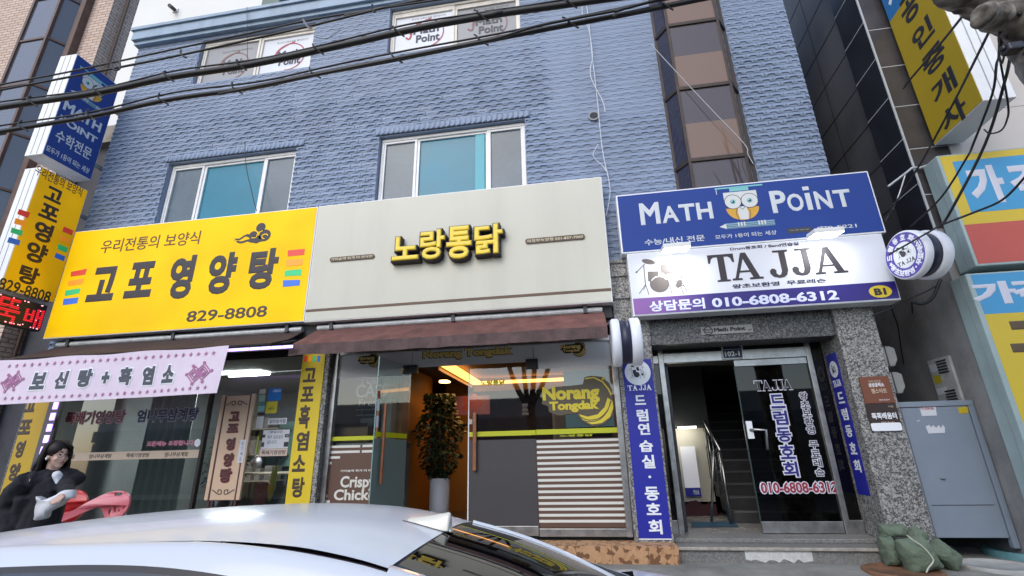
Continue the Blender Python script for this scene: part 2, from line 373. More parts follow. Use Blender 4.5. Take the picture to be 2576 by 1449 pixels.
# windows
FRM = mk('window_white_frame', (0.72, 0.72, 0.72), 0.4, noise=(5, 0.07), stain=(5, 0.15))
FRM2 = mk('window_cream_frame', (0.7, 0.66, 0.6), 0.45, noise=(5, 0.1), stain=(5, 0.25))
TEAL = mk('teal_film', (0.006, 0.165, 0.255), 0.3, noise=(1.5, 0.12), coat=0.15, spec=.3)
GREYG = mk('grey_window_film', (0.085, 0.12, 0.15), 0.25, noise=(1.2, 0.25), coat=0.12, spec=.35)
FILMW = mk('white_window_film', (0.62, 0.65, 0.72), 0.4, noise=(1, 0.05), coat=0.05, spec=.3)
FILMG = mk('grey_backed_film', (0.27, 0.28, 0.3), 0.4, noise=(1, 0.08), coat=0.05, spec=.3)
CLEAR = mk_glass('clear_glass')
def window(r, splits, mats, frame, drop=0.0, name='window'):
    a, b, c, d = r; y = YW + .07; t = .055
    fr = MB().box(a + .01, y, d - t - .01, c - .01, y + .1, d - .01).box(a + .01, y, b + .01, c - .01, y + .1, b + t).box(a + .01, y + .002, b + t, a + t, y + .098, d - t - .01).box(c - t, y + .002, b + t, c - .01, y + .098, d - t - .01)
    fo = fr.build(name, frame, bb, bevel=.006)
    xs = [a + t] + splits + [c - t]
    for i, mm in enumerate(mats):
        x0, x1 = xs[i], xs[i + 1]; yy = y + (.03 if i % 2 else .012); s = .045; s0 = s if i else .03; s1 = s if i < len(mats) - 1 else .03
        sh = MB().box(x0 - (.02 if i else 0), yy, d - t - .05 - drop, x1, yy + .04, d - t - .012).box(x0, yy, b + t, x1, yy + .04, b + t + .05)
        sh.box(x0 - (.02 if i else 0), yy + .001, b + t + .05, x0 + s0, yy + .039, d - t - .05 - drop).box(x1 - s1, yy + .001, b + t + .05, x1, yy + .039, d - t - .05 - drop)
        sh.build('sash', frame, fo, bevel=.004)
        MB().quad((x0, yy + .03, b + t), (x1, yy + .03, b + t), (x1, yy + .03, d - t), (x0, yy + .03, d - t)).build('pane', mm, fo)
    return fo, y
STRIPT = mk('pale_teal_film', (.07, .34, .42), .3, noise=(2, .1), spec=.3)
w3, _ = window(W3, [-6.74, -5.5], [GREYG, TEAL, GREYG], FRM)
w4, _ = window(W4, [-2.64, -1.4], [GREYG, TEAL, GREYG], FRM)
MB().box(-1.62, YW + .098, 5.56, -1.46, YW + .1, 6.76).build('pale_strip', STRIPT, w4)
w1, wy1 = window(W1, [-6.07], [FILMG, FILMW], FRM2, .02)
w2, wy2 = window(W2, [-2.03], [FILMW, FILMG], FRM2, .06)
# school badge printed on the upper windows
RED = mk('badge_red', (0.35, 0.03, 0.05), 0.5); NAVY = mk('badge_navy', (0.012, 0.014, 0.05), 0.5)
REDG = mk('badge_red_faded', (0.2, 0.09, 0.09), 0.5); NAVYG = mk('badge_navy_faded', (0.05, 0.055, 0.07), 0.5)
def badge(fo, cx, cz, r, y, faded):
    f = FY(y); a = MB(); a.ribbon(f, ell(cx, cz, r, r, 40, -100, 175), .022, .001, .003)
    a.ribbon(f, smooth([(cx - r * 1.25, cz - r * .1), (cx - r * 1.0, cz - r * .22), (cx - r * .78, cz + r * .55), (cx - r * .2, cz + r * .95), (cx + r * .25, cz + r * 1.1)], 4), [.035] * 9 + [.022] * 8, .001, .0035)
    a.build('badge_ring', REDG if faded else RED, fo)
    b = MB().text(f, 'Math', (cx - r * .8, cz + r * .02, cx + r * .72, cz + r * .5), .003, .002, .03).text(f, 'Point', (cx - r * .62, cz - r * .62, cx + r * .78, cz - r * .06), .003, .002, .03)
    b.build('lettering', NAVYG if faded else NAVY, fo)
    MB().text(f, '최고의 수학교육을 열어갑니다', (cx - r * .95, cz + r * 1.12, cx + r * 1.1, cz + r * 1.26), .002, .001).build('small_lettering', NAVYG, fo)
for fo, cx, cz, yy, fd in ((w1, -6.62, 9.13, wy1 + .039, True), (w1, -5.42, 9.17, wy1 + .057, False), (w2, -2.58, 9.2, wy2 + .039, False), (w2, -1.37, 9.2, wy2 + .057, True)):
    badge(fo, cx, cz, .33, yy, fd)
# brown glazed bay
BAYG = mk_glass('bronze_glass_violet_reflection', (.3, .26, .27), 1.6, .6, (.115, .095, .10), .03); BAYT = mk_glass('tan_backed_glass', (.4, .3, .25), 1.6, .75, (.235, .15, .105), .03); BAYL = mk_glass('bronze_glass_blue_reflection', (.2, .2, .3), 1.5, .6, (.055, .058, .10), .03); BAYR = mk_glass('bronze_glass_pale_reflection', (.4, .36, .33), 1.6, .75, (.2, .175, .16), .04)  # haze colours differ per facet, painting varied reflections into the bronze panes
BRONZE = mk('bronze_frame', (0.05, 0.037, 0.03), 0.4, 0.5, noise=(8, .2))
bp = [(1.49, YW - .001), (1.65, 6.36), (2.42, 6.36), (2.58, YW - .001)]
zb = [3.9, 5.60, 6.88, 8.15, 9.43, 10.7, 12.0]
fb = MB()
for z in zb:
    for i in range(3):
        (x0, y0), (x1, y1) = bp[i], bp[i + 1]
        f = Fr((x0, y0), (x1 - x0, y1 - y0)); ln = math.hypot(x1 - x0, y1 - y0); fb.fbox(f, -.012, z - .03, ln + .012, z + .03, -.03, .022 + .002 * i)
for i, (x, y) in enumerate(bp): fb.box(x - .02, y - .022, 3.9, x + .02, y + .02, 12.0)
bay = fb.build('bay_window', BRONZE, bb, bevel=.004)
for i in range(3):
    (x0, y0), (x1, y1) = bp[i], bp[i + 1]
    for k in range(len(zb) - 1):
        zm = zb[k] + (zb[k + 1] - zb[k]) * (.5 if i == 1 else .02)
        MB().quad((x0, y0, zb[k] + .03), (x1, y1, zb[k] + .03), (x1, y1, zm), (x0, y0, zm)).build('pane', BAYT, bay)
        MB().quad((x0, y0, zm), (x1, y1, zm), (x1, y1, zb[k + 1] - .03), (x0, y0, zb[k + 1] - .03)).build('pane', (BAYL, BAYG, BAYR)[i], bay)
MB().box(1.5, YW + .25, 3.9, 2.57, YW + .3, 12.0).build('inner_wall', mk('bay_inner', (0.3, 0.2, 0.15), 0.8, noise=(2, .3)), bay)
bl_ = MB()
for zz_ in (4.6, 6.0, 7.2, 8.6): bl_.box(1.6, YW + .1, zz_ - .45, 2.5, YW + .12, zz_ + .1)
bl_.build('blind', mk('tan_blind', (0.42, 0.27, 0.18), .8, noise=(2, .2)), bay)
# granite pillars and lintel
GRAN = mk_granite('speckled_granite', (0.05, 0.05, 0.05), (0.28, 0.27, 0.255), 75, .5, (0.42, 0.41, 0.385))
GRAND = mk_granite('dark_granite', (0.02, 0.02, 0.022), (0.1, 0.1, 0.1), 70, .35, (0.2, 0.2, 0.2))
def pillar(x0, x1, zt, mat=GRAN, caps=(), y1=7.2):
    m = MB().box(x0, YP, .44, x1, y1, zt)
    for c in caps: m.box(x0 - .03, YP - .03, c, x1 + .03, YP + .2, c + .05)
    return m.build('pillar', mat, bb, bevel=.006)
pillar(BX0, -8.42, 3.4, GRAND); pillar(-4.17, -3.74, 3.4); pillar(.38, .83, 4.18, GRAN, (3.62, 3.95, 4.15)); pillar(3.11, BX1, 3.36)
MB().box(.832, 6.56, 2.97, 3.108, 6.95, 3.7).build('lintel', GRAND, bb)
MB().box(.832, YE - .04, 3.0, 3.108, YE + .1, 3.5).build('transom_panel', mk('transom_grey', (0.07, 0.07, 0.072), .5, noise=(4, .2)), bb)
MB().box(-8.6, 6.46, 3.36, .36, 6.59, 3.53).build('dark_strip', mk('strip_dark', (.03, .03, .035), .6, noise=(3, .3)), bb)  # dark box added to darken the wall strip under the signs
# ------------------------------------------------------------------ rooms behind the shopfronts
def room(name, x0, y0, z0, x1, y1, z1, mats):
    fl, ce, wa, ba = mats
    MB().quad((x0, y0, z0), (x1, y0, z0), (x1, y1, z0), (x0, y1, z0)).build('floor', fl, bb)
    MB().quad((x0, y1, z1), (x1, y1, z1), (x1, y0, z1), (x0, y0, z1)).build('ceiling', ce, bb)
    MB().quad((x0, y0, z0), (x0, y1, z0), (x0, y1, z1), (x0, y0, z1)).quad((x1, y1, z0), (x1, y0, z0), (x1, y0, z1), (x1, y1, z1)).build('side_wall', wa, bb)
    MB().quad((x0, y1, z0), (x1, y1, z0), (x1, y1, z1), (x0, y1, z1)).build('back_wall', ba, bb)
TILEF = mk('tile_floor', (0.12, 0.1, 0.085), .3, noise=(3, .2))
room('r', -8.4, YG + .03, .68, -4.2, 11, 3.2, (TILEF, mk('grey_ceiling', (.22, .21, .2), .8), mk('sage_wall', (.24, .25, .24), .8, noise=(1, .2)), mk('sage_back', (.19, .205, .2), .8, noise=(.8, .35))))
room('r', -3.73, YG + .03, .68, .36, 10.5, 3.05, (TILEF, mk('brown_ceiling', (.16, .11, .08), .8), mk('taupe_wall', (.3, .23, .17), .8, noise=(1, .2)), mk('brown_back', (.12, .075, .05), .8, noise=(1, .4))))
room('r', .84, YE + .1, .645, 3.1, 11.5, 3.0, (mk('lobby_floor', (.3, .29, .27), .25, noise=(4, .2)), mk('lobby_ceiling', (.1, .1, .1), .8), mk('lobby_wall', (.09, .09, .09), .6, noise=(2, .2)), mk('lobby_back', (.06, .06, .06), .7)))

# roof railing and tank frame seen above the cornice
rr = thing('roof_railing', (-4.6, 7.4, 10.44), 'dark steel railing and canopy frame on the roof of the blue building', 'railing')
for i in range(12): x = -6.35 + i * .5; MB().tube([(x, 7.4, 10.3), (x + .25, 7.45, 13.2)], .022).build('baluster', DKMETAL, rr)
for z in (10.9, 11.85, 12.9): MB().tube([(-6.4, 7.4, z), (-.8, 7.4, z)], .035).build('rail', DKMETAL, rr)
MB().box(-6.95, 7.45, 10.42, -6.5, 7.75, 14).build('post', mk('green_grey_post', (.12, .17, .15), .6), rr)
MB().box(-5.4, 8.2, 10.42, -1.5, 8.3, 14.5).build('tarp', mk('dark_green_tarp', (.01, .035, .025), .7, noise=(2, .4)), rr)

# ================================================================== BEIGE BRICK BUILDING, LEFT
def mk_brick(name, c1, c2, mo, sx=.23, sz=.08):
    m = bpy.data.materials.new(name); m.use_nodes = True; n = m.node_tree.nodes; L = m.node_tree.links; p = n['Principled BSDF']
    tc = n.new('ShaderNodeTexCoord'); sp = n.new('ShaderNodeSeparateXYZ'); L.new(tc.outputs['Object'], sp.inputs[0])
    ad = n.new('ShaderNodeMath'); L.new(sp.outputs[0], ad.inputs[0]); L.new(sp.outputs[1], ad.inputs[1])
    cb = n.new('ShaderNodeCombineXYZ'); L.new(ad.outputs[0], cb.inputs[0]); L.new(sp.outputs[2], cb.inputs[1])
    b = n.new('ShaderNodeTexBrick'); b.inputs['Scale'].default_value = 1; b.inputs['Brick Width'].default_value = sx; b.inputs['Row Height'].default_value = sz
    b.inputs['Mortar Size'].default_value = .008; b.inputs['Color1'].default_value = (*c1, 1); b.inputs['Color2'].default_value = (*c2, 1); b.inputs['Mortar'].default_value = (*mo, 1)
    L.new(cb.outputs[0], b.inputs['Vector']); L.new(b.outputs['Color'], p.inputs['Base Color']); p.inputs['Roughness'].default_value = .75
    iv = n.new('ShaderNodeMath'); iv.operation = 'SUBTRACT'; iv.inputs[0].default_value = 1; L.new(b.outputs['Fac'], iv.inputs[1])
    ns = n.new('ShaderNodeTexNoise'); ns.inputs['Scale'].default_value = 18; L.new(tc.outputs['Object'], ns.inputs['Vector'])
    mu = n.new('ShaderNodeMath'); L.new(iv.outputs[0], mu.inputs[0]); mu.operation = 'MULTIPLY_ADD'; mu.inputs[1].default_value = 1.0; L.new(ns.outputs['Fac'], mu.inputs[2])
    bp_ = n.new('ShaderNodeBump'); bp_.inputs['Strength'].default_value = .9; bp_.inputs['Distance'].default_value = .03; L.new(mu.outputs[0], bp_.inputs['Height']); L.new(bp_.outputs[0], p.inputs['Normal'])
    return m
BEIGE = mk_brick('beige_brick', (.62, .48, .40), (.52, .39, .32), (.24, .18, .15))
lb = thing('brick_building', (-12, 6.6, .45), 'beige brick building with a tinted bay behind the blade signs', 'building')
LX = -9.95
wb = MB()
wb.quad((-22, 6.6, .4), (-11.25, 6.6, .4), (-11.25, 6.6, 16), (-22, 6.6, 16)).quad((-10.62, 6.6, .4), (LX, 6.6, .4), (LX, 6.6, 16), (-10.62, 6.6, 16)).quad((-11.25, 6.6, .4), (-10.62, 6.6, .4), (-10.62, 6.6, 4.2), (-11.25, 6.6, 4.2))
wb.quad((LX, 6.6, .4), (LX, 7.1, .4), (LX, 7.1, 16), (LX, 6.6, 16)).quad((LX, 7.1, .4), (LX - 4, 7.1, .4), (LX - 4, 7.1, 16), (LX, 7.1, 16))
wb.build('wall', BEIGE, lb)
tb = MB()
lbp = [(-11.9, 6.599), (-11.55, 6.25), (-10.85, 6.25), (-10.62, 6.599)]
lzb = [4.2 + 1.2 * i for i in range(9)]
for z in lzb:
    for i in range(3):
        (x0, y0), (x1, y1) = lbp[i], lbp[i + 1]; f = Fr((x0, y0), (x1 - x0, y1 - y0)); ln = math.hypot(x1 - x0, y1 - y0)
        tb.fbox(f, -.01, z - .025, ln + .01, z + .025, -.03, .02 + .002 * i)
for x, y in lbp: tb.box(x - .03, y - .03, 4.2, x + .03, y + .03, 13.8)
tb.box(-10.61, 6.45, 4.2, -10.48, 6.62, 13.9)
tbo = tb.build('bay_window', mk('rust_brown_frame', (.1, .06, .05), .6, noise=(5, .3)), lb)
LG = mk_glass('blue_grey_glass', (.2, .2, .22), 1.9, .5, (.15, .155, .19), .05)
for i in range(3):
    (x0, y0), (x1, y1) = lbp[i], lbp[i + 1]
    for k in range(len(lzb) - 1): MB().quad((x0, y0, lzb[k] + .025), (x1, y1, lzb[k] + .025), (x1, y1, lzb[k + 1] - .025), (x0, y0, lzb[k + 1] - .025)).build('pane', LG, tbo)
MB().box(-11.8, 6.9, 4.2, -10.7, 6.95, 13.8).build('inner_wall', mk('dim_inner', (.12, .1, .09), .9), tbo)
MB().tube([(LX + .05, 6.85, .5), (LX + .05, 6.85, 16)], .03).build('downpipe', mk('brown_pipe', (.09, .05, .03), .5), lb)
MB().box(LX, 6.95, .4, BX0 - .01, 7.05, 7.75).build('gap_shade_sheet', mk('gap_shade', (.06, .062, .075), .8, noise=(2, .3)), lb)  # dark sheet put in for the shadow in the gap below the slab
MB().box(LX + .02, 6.8, 7.75, BX0 - .02, 7.3, 8.15).build('gap_slab', mk('gap_concrete', (.3, .28, .25), .85, noise=(4, .25)), lb)
MB().box(-14, 6.52, 3.3, LX, 6.6, 3.5).build('ledge', mk('grey_ledge', (.12, .11, .1), .7, noise=(4, .3)), lb)
MB().box(-14, 6.56, .44, LX, 6.6, 3.3).build('shop_wall', mk('shop_dim_wall', (.14, .14, .16), .5, noise=(2, .3)), lb)
# pale building standing behind
pb = thing('rendered_building', (-12, 14, .45), 'pale rendered building rising behind the beige and blue ones', 'building')
PALE = mk('pale_render', (.72, .73, .72), .85, noise=(.6, .03), stain=(.8, .05))
MB().box(-22, 14.6, .4, -6.9, 22, 26).build('wall', PALE, pb)
l_ = thing('security_camera', (-8.1, 14.5, 16), 'small dark security camera on the pale rendered wall', 'camera')
cpos = aY(m11(1765, 110), 14.6)
l_.location = cpos; ROOT[l_.name] = tuple(cpos)
MB().box(cpos.x - .15, cpos.y - .06, cpos.z - .1, cpos.x + .15, cpos.y, cpos.z + .12).build('mount', WHITE, l_, bevel=.02)
MB().tube([cpos + Vector((0, -.05, 0)), cpos + Vector((.06, -.4, -.12))], .09, 12).build('housing', DKMETAL, l_)
# ================================================================== DARK TILED BUILDING, RIGHT
RX = 4.42
rb = thing('tiled_building', (6.5, 6.3, .45), 'dark tiled building with pale stone front behind the ochre blade sign', 'building')
BT = mk('black_tile', (.022, .023, .03), .22, noise=(2, .3)); BT2 = mk('brown_black_tile', (.05, .045, .047), .3, noise=(3, .3))
GP = mk('grey_panel', (.085, .088, .1), .5, noise=(.9, .35), stain=(1.2, .5)); GC = mk('alley_concrete', (.24, .235, .23), .85, noise=(1.5, .35), bump=(25, .3), stain=(1.5, .6))
JW = mk('pale_joint', (.42, .44, .46), .6); JD = mk('dark_joint', (.008, .008, .01), .6)
zs = [4.87 + .69 * i for i in range(14)]
s = MB(); s.quad((RX, 6.87, 4.2), (RX, 6.3, 4.2), (RX, 6.3, 16), (RX, 6.87, 16)); s.build('side_wall', BT, rb)
MB().quad((RX, 6.3, 4.2), (4.9, 6.3, 4.2), (4.9, 6.3, 16), (RX, 6.3, 16)).build('corner_wall', BT2, rb)
MB().quad((RX + .04, 20, 4.2), (RX + .04, 6.87, 4.2), (RX + .04, 6.87, 16), (RX + .04, 20, 16)).quad((RX, 6.87, 4.2), (RX, 6.87, 16), (RX + .04, 6.87, 16), (RX + .04, 6.87, 4.2)).build('rear_side_wall', GP, rb)
MB().quad((RX, 20, .4), (RX, 6.3, .4), (RX, 6.3, 4.2), (RX, 20, 4.2)).quad((RX, 6.3, .4), (5.4, 6.3, .4), (5.4, 6.3, 4.2), (RX, 6.3, 4.2)).build('base_wall', GC, rb)
j = MB(); jd = MB()
for z in zs:
    j.box(RX - .004, 6.3, z - .006, RX + .001, 6.87, z + .006).box(RX, 6.296, z - .006 - .18, 4.9, 6.301, z + .006 - .18); jd.box(RX + .036, 6.87, z - .006, RX + .041, 20, z + .006)
j.box(RX - .012, 6.288, 3.9, RX + .012, 6.304, 16).build('white_joint', JW, rb)
for y in (7.7, 9.2, 11): jd.box(RX + .036, y - .006, 4.2, RX + .041, y + .006, 16)
jd.build('dark_joint', JD, rb)
ST = mk('pale_stone', (.5, .47, .45), .7, noise=(1.2, .07))
q = MB()
for i in range(9):
    for k in range(12): q.box(4.9 + i * 1.2 + .004, 6.28, .45 + k * .9 + .004, 4.9 + (i + 1) * 1.2 - .004, 6.6, .45 + (k + 1) * .9 - .004)
q.build('front_cladding', ST, rb)
MB().box(4.95, 6.62, .45, 15.7, 6.7, 12).build('front_wall', GC, rb)
MB().box(RX - .86, 12.5, .4, RX, 12.6, 14).build('alley_end', mk('alley_dark', (.03, .03, .032), .8), rb)
# ================================================================== SIGNS
def fsign(name, label, cat, rc, fr, depth, facemat, sidemat, edge=.015, group=None):
    """a box sign: cabinet + face panel; rc in plane coords of its face"""
    u0, v0, u1, v1 = rc; t = thing(name, fr.w((u0 + u1) / 2, v0, -depth / 2), label, cat, group)
    MB().fbox(fr, u0, v0, u1, v1, -depth, -.004).build('cabinet', sidemat, t, bevel=.006)
    fo = MB().fbox(fr, u0 + edge, v0 + edge, u1 - edge, v1 - edge, -.004, .002).build('face_panel', facemat, t)
    return t, fo
F0 = FY(YS)
def uneven(m, lo, hi, sc=1.3):
    """lamps inside a light box never sit evenly"""
    n = m.node_tree.nodes; L = m.node_tree.links; t = n.new('ShaderNodeTexNoise'); t.inputs['Scale'].default_value = sc; t.inputs['Detail'].default_value = 1; tc = n.new('ShaderNodeTexCoord'); L.new(tc.outputs['Object'], t.inputs['Vector'])
    r = n.new('ShaderNodeMapRange'); r.inputs['From Min'].default_value = .3; r.inputs['From Max'].default_value = .7; r.inputs['To Min'].default_value = lo; r.inputs['To Max'].default_value = hi; L.new(t.outputs['Fac'], r.inputs['Value']); L.new(r.outputs[0], n['Principled BSDF'].inputs['Emission Strength'])
YEL = mk('lit_yellow_acrylic', (.66, .43, .002), .45, spec=.12, emit=((1.0, .55, .004), .42), noise=(.8, .05))
YEL2 = mk('lit_yellow_acrylic_blade', (.66, .38, .006), .45, spec=.12, emit=((1.0, .52, .005), .3), noise=(.8, .05))
uneven(YEL, .15, .28); uneven(YEL2, .1, .2)
STRIPE = [mk('stripe_red', (.62, .05, .03), .5, emit=((.8, .05, .03), .12)), mk('stripe_orange', (.8, .3, .02), .5, emit=((1, .32, .01), .15)),
          mk('stripe_green', (.03, .5, .18), .5, emit=((.04, .6, .22), .12)), mk('stripe_blue', (.03, .14, .6), .5, emit=((.03, .17, .7), .12))]
INK = mk('sign_ink', (.028, .022, .028), .55)
# ---- restaurant fascia, yellow
rc = (-8.66, 3.545, -4.105, 5.455)
yt, yf = fsign('shop_sign', 'lit yellow shop sign with dark Korean lettering and coloured bars above brown awning', 'sign', rc, F0, .26, YEL, SIGNWHITE)
Fy = F0.off(.003)
MB().letters(Fy, [(ch, bt(Fy, I, bl, tr)) for ch, bl, tr in (('고', (213, 761), (304, 668)), ('포', (308, 752), (398, 655)), ('영', (413, 755), (498, 640)), ('양', (512, 743), (602, 632)), ('탕', (617, 731), (706, 622)))], 'letter', INK, yt, 0, .004, .05)
MB().text(Fy, '우리전통의 보양식', bt(Fy, I, (250, 638), (507, 580)), 0, .004, .008).build('small_lettering', mk('brown_ink', (.1, .04, .01), .5), yt)
MB().text(Fy, '829-8808', bt(Fy, I, (467, 811), (674, 768)), 0, .004, .02).build('phone_number', DKBROWN, yt)
lb_ = [[(179, 684), (219, 676), (214, 691), (178, 696)], [(172, 707), (212, 700), (208, 714), (171, 720)], [(165, 731), (203, 725), (199, 738), (163, 745)], [(160, 752), (198, 748), (194, 763), (158, 768)]]
rb_ = [[(724, 630), (767, 626), (765, 641), (724, 645)], [(721, 654), (762, 651), (761, 667), (720, 670)], [(717, 681), (759, 677), (757, 693), (716, 695)], [(712, 705), (755, 704), (754, 718), (712, 722)]]
for k in range(4):
    for q_ in (lb_, rb_): MB().pxpoly(Fy, I, q_[k], 0, .003).build('colour_bar', STRIPE[k], yt)
e = MB(); P = lambda *p: Fy.uv(m22(*p))
def bl(pt, r): c = P(*pt); e.poly(Fy, ell(c[0], c[1], r, r, 24), 0, .003)
bl((100, 835), .082); bl((22, 915), .075); bl((138, 915), .105); bl((60, 955), .07)
q = lambda *p: Fy.uv(m21(*p))
e.ribbon(Fy, smooth([q(2340, 945), q(2400, 955), q(2470, 915), P(0, 930), P(60, 960)], 5), [.004] * 3 + [.03] * 8 + [.05] * 10, 0, .0034)
e.ribbon(Fy, smooth([q(2350, 965), q(2420, 985), q(2490, 965), P(20, 975), P(110, 962)], 5), [.004] * 3 + [.035] * 8 + [.05] * 10, 0, .0037)
e.build('cloud_emblem', INK, yt)
e2 = MB(); c = P(130, 920); e2.ribbon(Fy, ell(c[0] + .02, c[1] - .01, .05, .04, 16, 10, 270), .016, .004, .0052); e2.ribbon(Fy, smooth([P(5, 940), P(50, 935), P(75, 890), P(120, 868)], 5), .014, .004, .0055)
e2.build('cloud_spiral', YEL, yt)
# ---- chicken shop fascia, cream
CREAM = mk('cream_panel', (.58, .57, .49), .42, spec=.3, noise=(.7, .035), stain=(2.2, .12))
rc = (-4.095, 3.53, .375, 5.46)
ct, cf = fsign('shop_sign', 'cream shop sign with raised yellow Korean lettering and a brown stripe', 'sign', rc, F0, .24, CREAM, WHITE)
z0 = F0.uv(m32(551, 238))[1]; z1 = F0.uv(m32(551, 212))[1]
MB().fbox(Fy, rc[0] + .01, z0, rc[2] - .01, z1, 0, .002).build('stripe', mk('tan_brown', (.11, .06, .035), .5), ct)
LY = mk('letter_yellow', (.82, .6, .03), .35, noise=(5, .06)); LB = mk('letter_body_brown', (.04, .032, .034), .45)
for ch, bl_, tr_ in (('노', (993, 665), (1062, 600)), ('랑', (1062, 663), (1126, 584)), ('통', (1128, 662), (1192, 575)), ('닭', (1198, 650), (1268, 570))):
    r = bt(F0, I, bl_, tr_); g = .022
    b1, b2 = MB(), MB()
    for dz in (.0, .05, .10): b1.text(F0, ch, (r[0] - g, r[1] - g, r[2] + g, r[3] + g), dz, .03, .075)
    # extruded body between wall and letter front
    b2.text(F0, ch, r, .125, .016, .038)
    lo_ = b1.build('letter', LB, ct); b2.build('letter_face', LY, lo_)
for txt, bl_, tr_, pm in (('가마솥에 튀겨 더 바삭한', (830, 663), (943, 641), mk('plate_brown', (.09, .055, .035), .5)), ('의정부녹양점 031-837-7060', (1322, 618), (1471, 591), mk('plate_brown', (.09, .055, .035), .5))):
    r = bt(F0, I, bl_, tr_); r = (r[0], r[1] + .02, r[2], r[3] + .01); h = r[3] - r[1]
    po = MB().poly(F0, rrect(*r, h * .48), .002, .02).build('name_plate', pm, ct)
    MB().text(F0, txt, (r[0] + h * .35, r[1] + h * .2, r[2] - h * .35, r[3] - h * .2), .021, .003, .015).build('lettering', mk('plate_cream', (.72, .66, .45), .5), po)
# ---- maths school fascia, blue
SB = mk('sign_blue', (.028, .062, .27), .5, noise=(.8, .04), spec=.15); OFFW = mk('letter_offwhite', (.58, .62, .66), .5)
a = F0.uv((1549, 492)); b = F0.uv((2228, 584))
rc = (a[0], b[1], b[0] + .01, a[1])
mt, mf = fsign('shop_sign', 'blue sign with white lettering, an owl in a flat cap and a pencil, over entrance', 'sign', rc, F0, .26, SB, SIGNWHITE, .02)
t1 = MB(); LL = []
for ch, bl_, tr_ in (('M', (230, 433), (378, 228)), ('A', (420, 416), (545, 258)), ('T', (573, 400), (690, 240)), ('H', (727, 385), (840, 226)), ('P', (1385, 328), (1475, 124)), ('O', (1525, 316), (1628, 150)), ('N', (1770, 295), (1868, 126)), ('T', (1935, 278), (2042, 115))):
    LL.append((ch, bt(Fy, mA, bl_, tr_)))
r = bt(Fy, mA, (1690, 300), (1683, 93)); h = r[3] - r[1]; t1.fbox(Fy, r[0], r[1], r[2], r[1] + h * .72, 0, .003).fbox(Fy, r[0] - .01, r[3] - h * .16, r[2] + .005, r[3], 0, .003)
t1.build('letter', OFFW, mt); t1.letters(Fy, LL, 'letter', OFFW, mt, 0, .003, .03)
t1.letters(Fy, [('수능/내신 전문', bt(Fy, mA, (262, 612), (780, 514))), ('모두가 1등이 되는 세상', bt(Fy, mA, (880, 557), (1408, 475))), ('879-5221', bt(Fy, mA, (1768, 480), (2108, 420)))], 'small_lettering', OFFW, mt, 0, .003, .018)
r = bt(Fy, mA, (1508, 506), (1713, 444)); po = MB().fbox(Fy, *r, 0, .002).build('number_plate', mk('plate_dim', (.05, .05, .06), .5), mt)
MB().text(Fy, '교육상담', (r[0] + .03, r[1] + .035, r[2] - .03, r[3] - .03), .003, .002, .01).build('lettering', OFFW, po)
OWL_T = mk('owl_teal', (.18, .5, .5), .5); OWL_Y = mk('owl_amber', (.62, .34, .03), .5); OWL_W = mk('owl_white', (.62, .64, .64), .5); OWL_B = mk('owl_blue_grey', (.2, .36, .48), .5); OWL_L = mk('owl_line', (.015, .03, .05), .5)
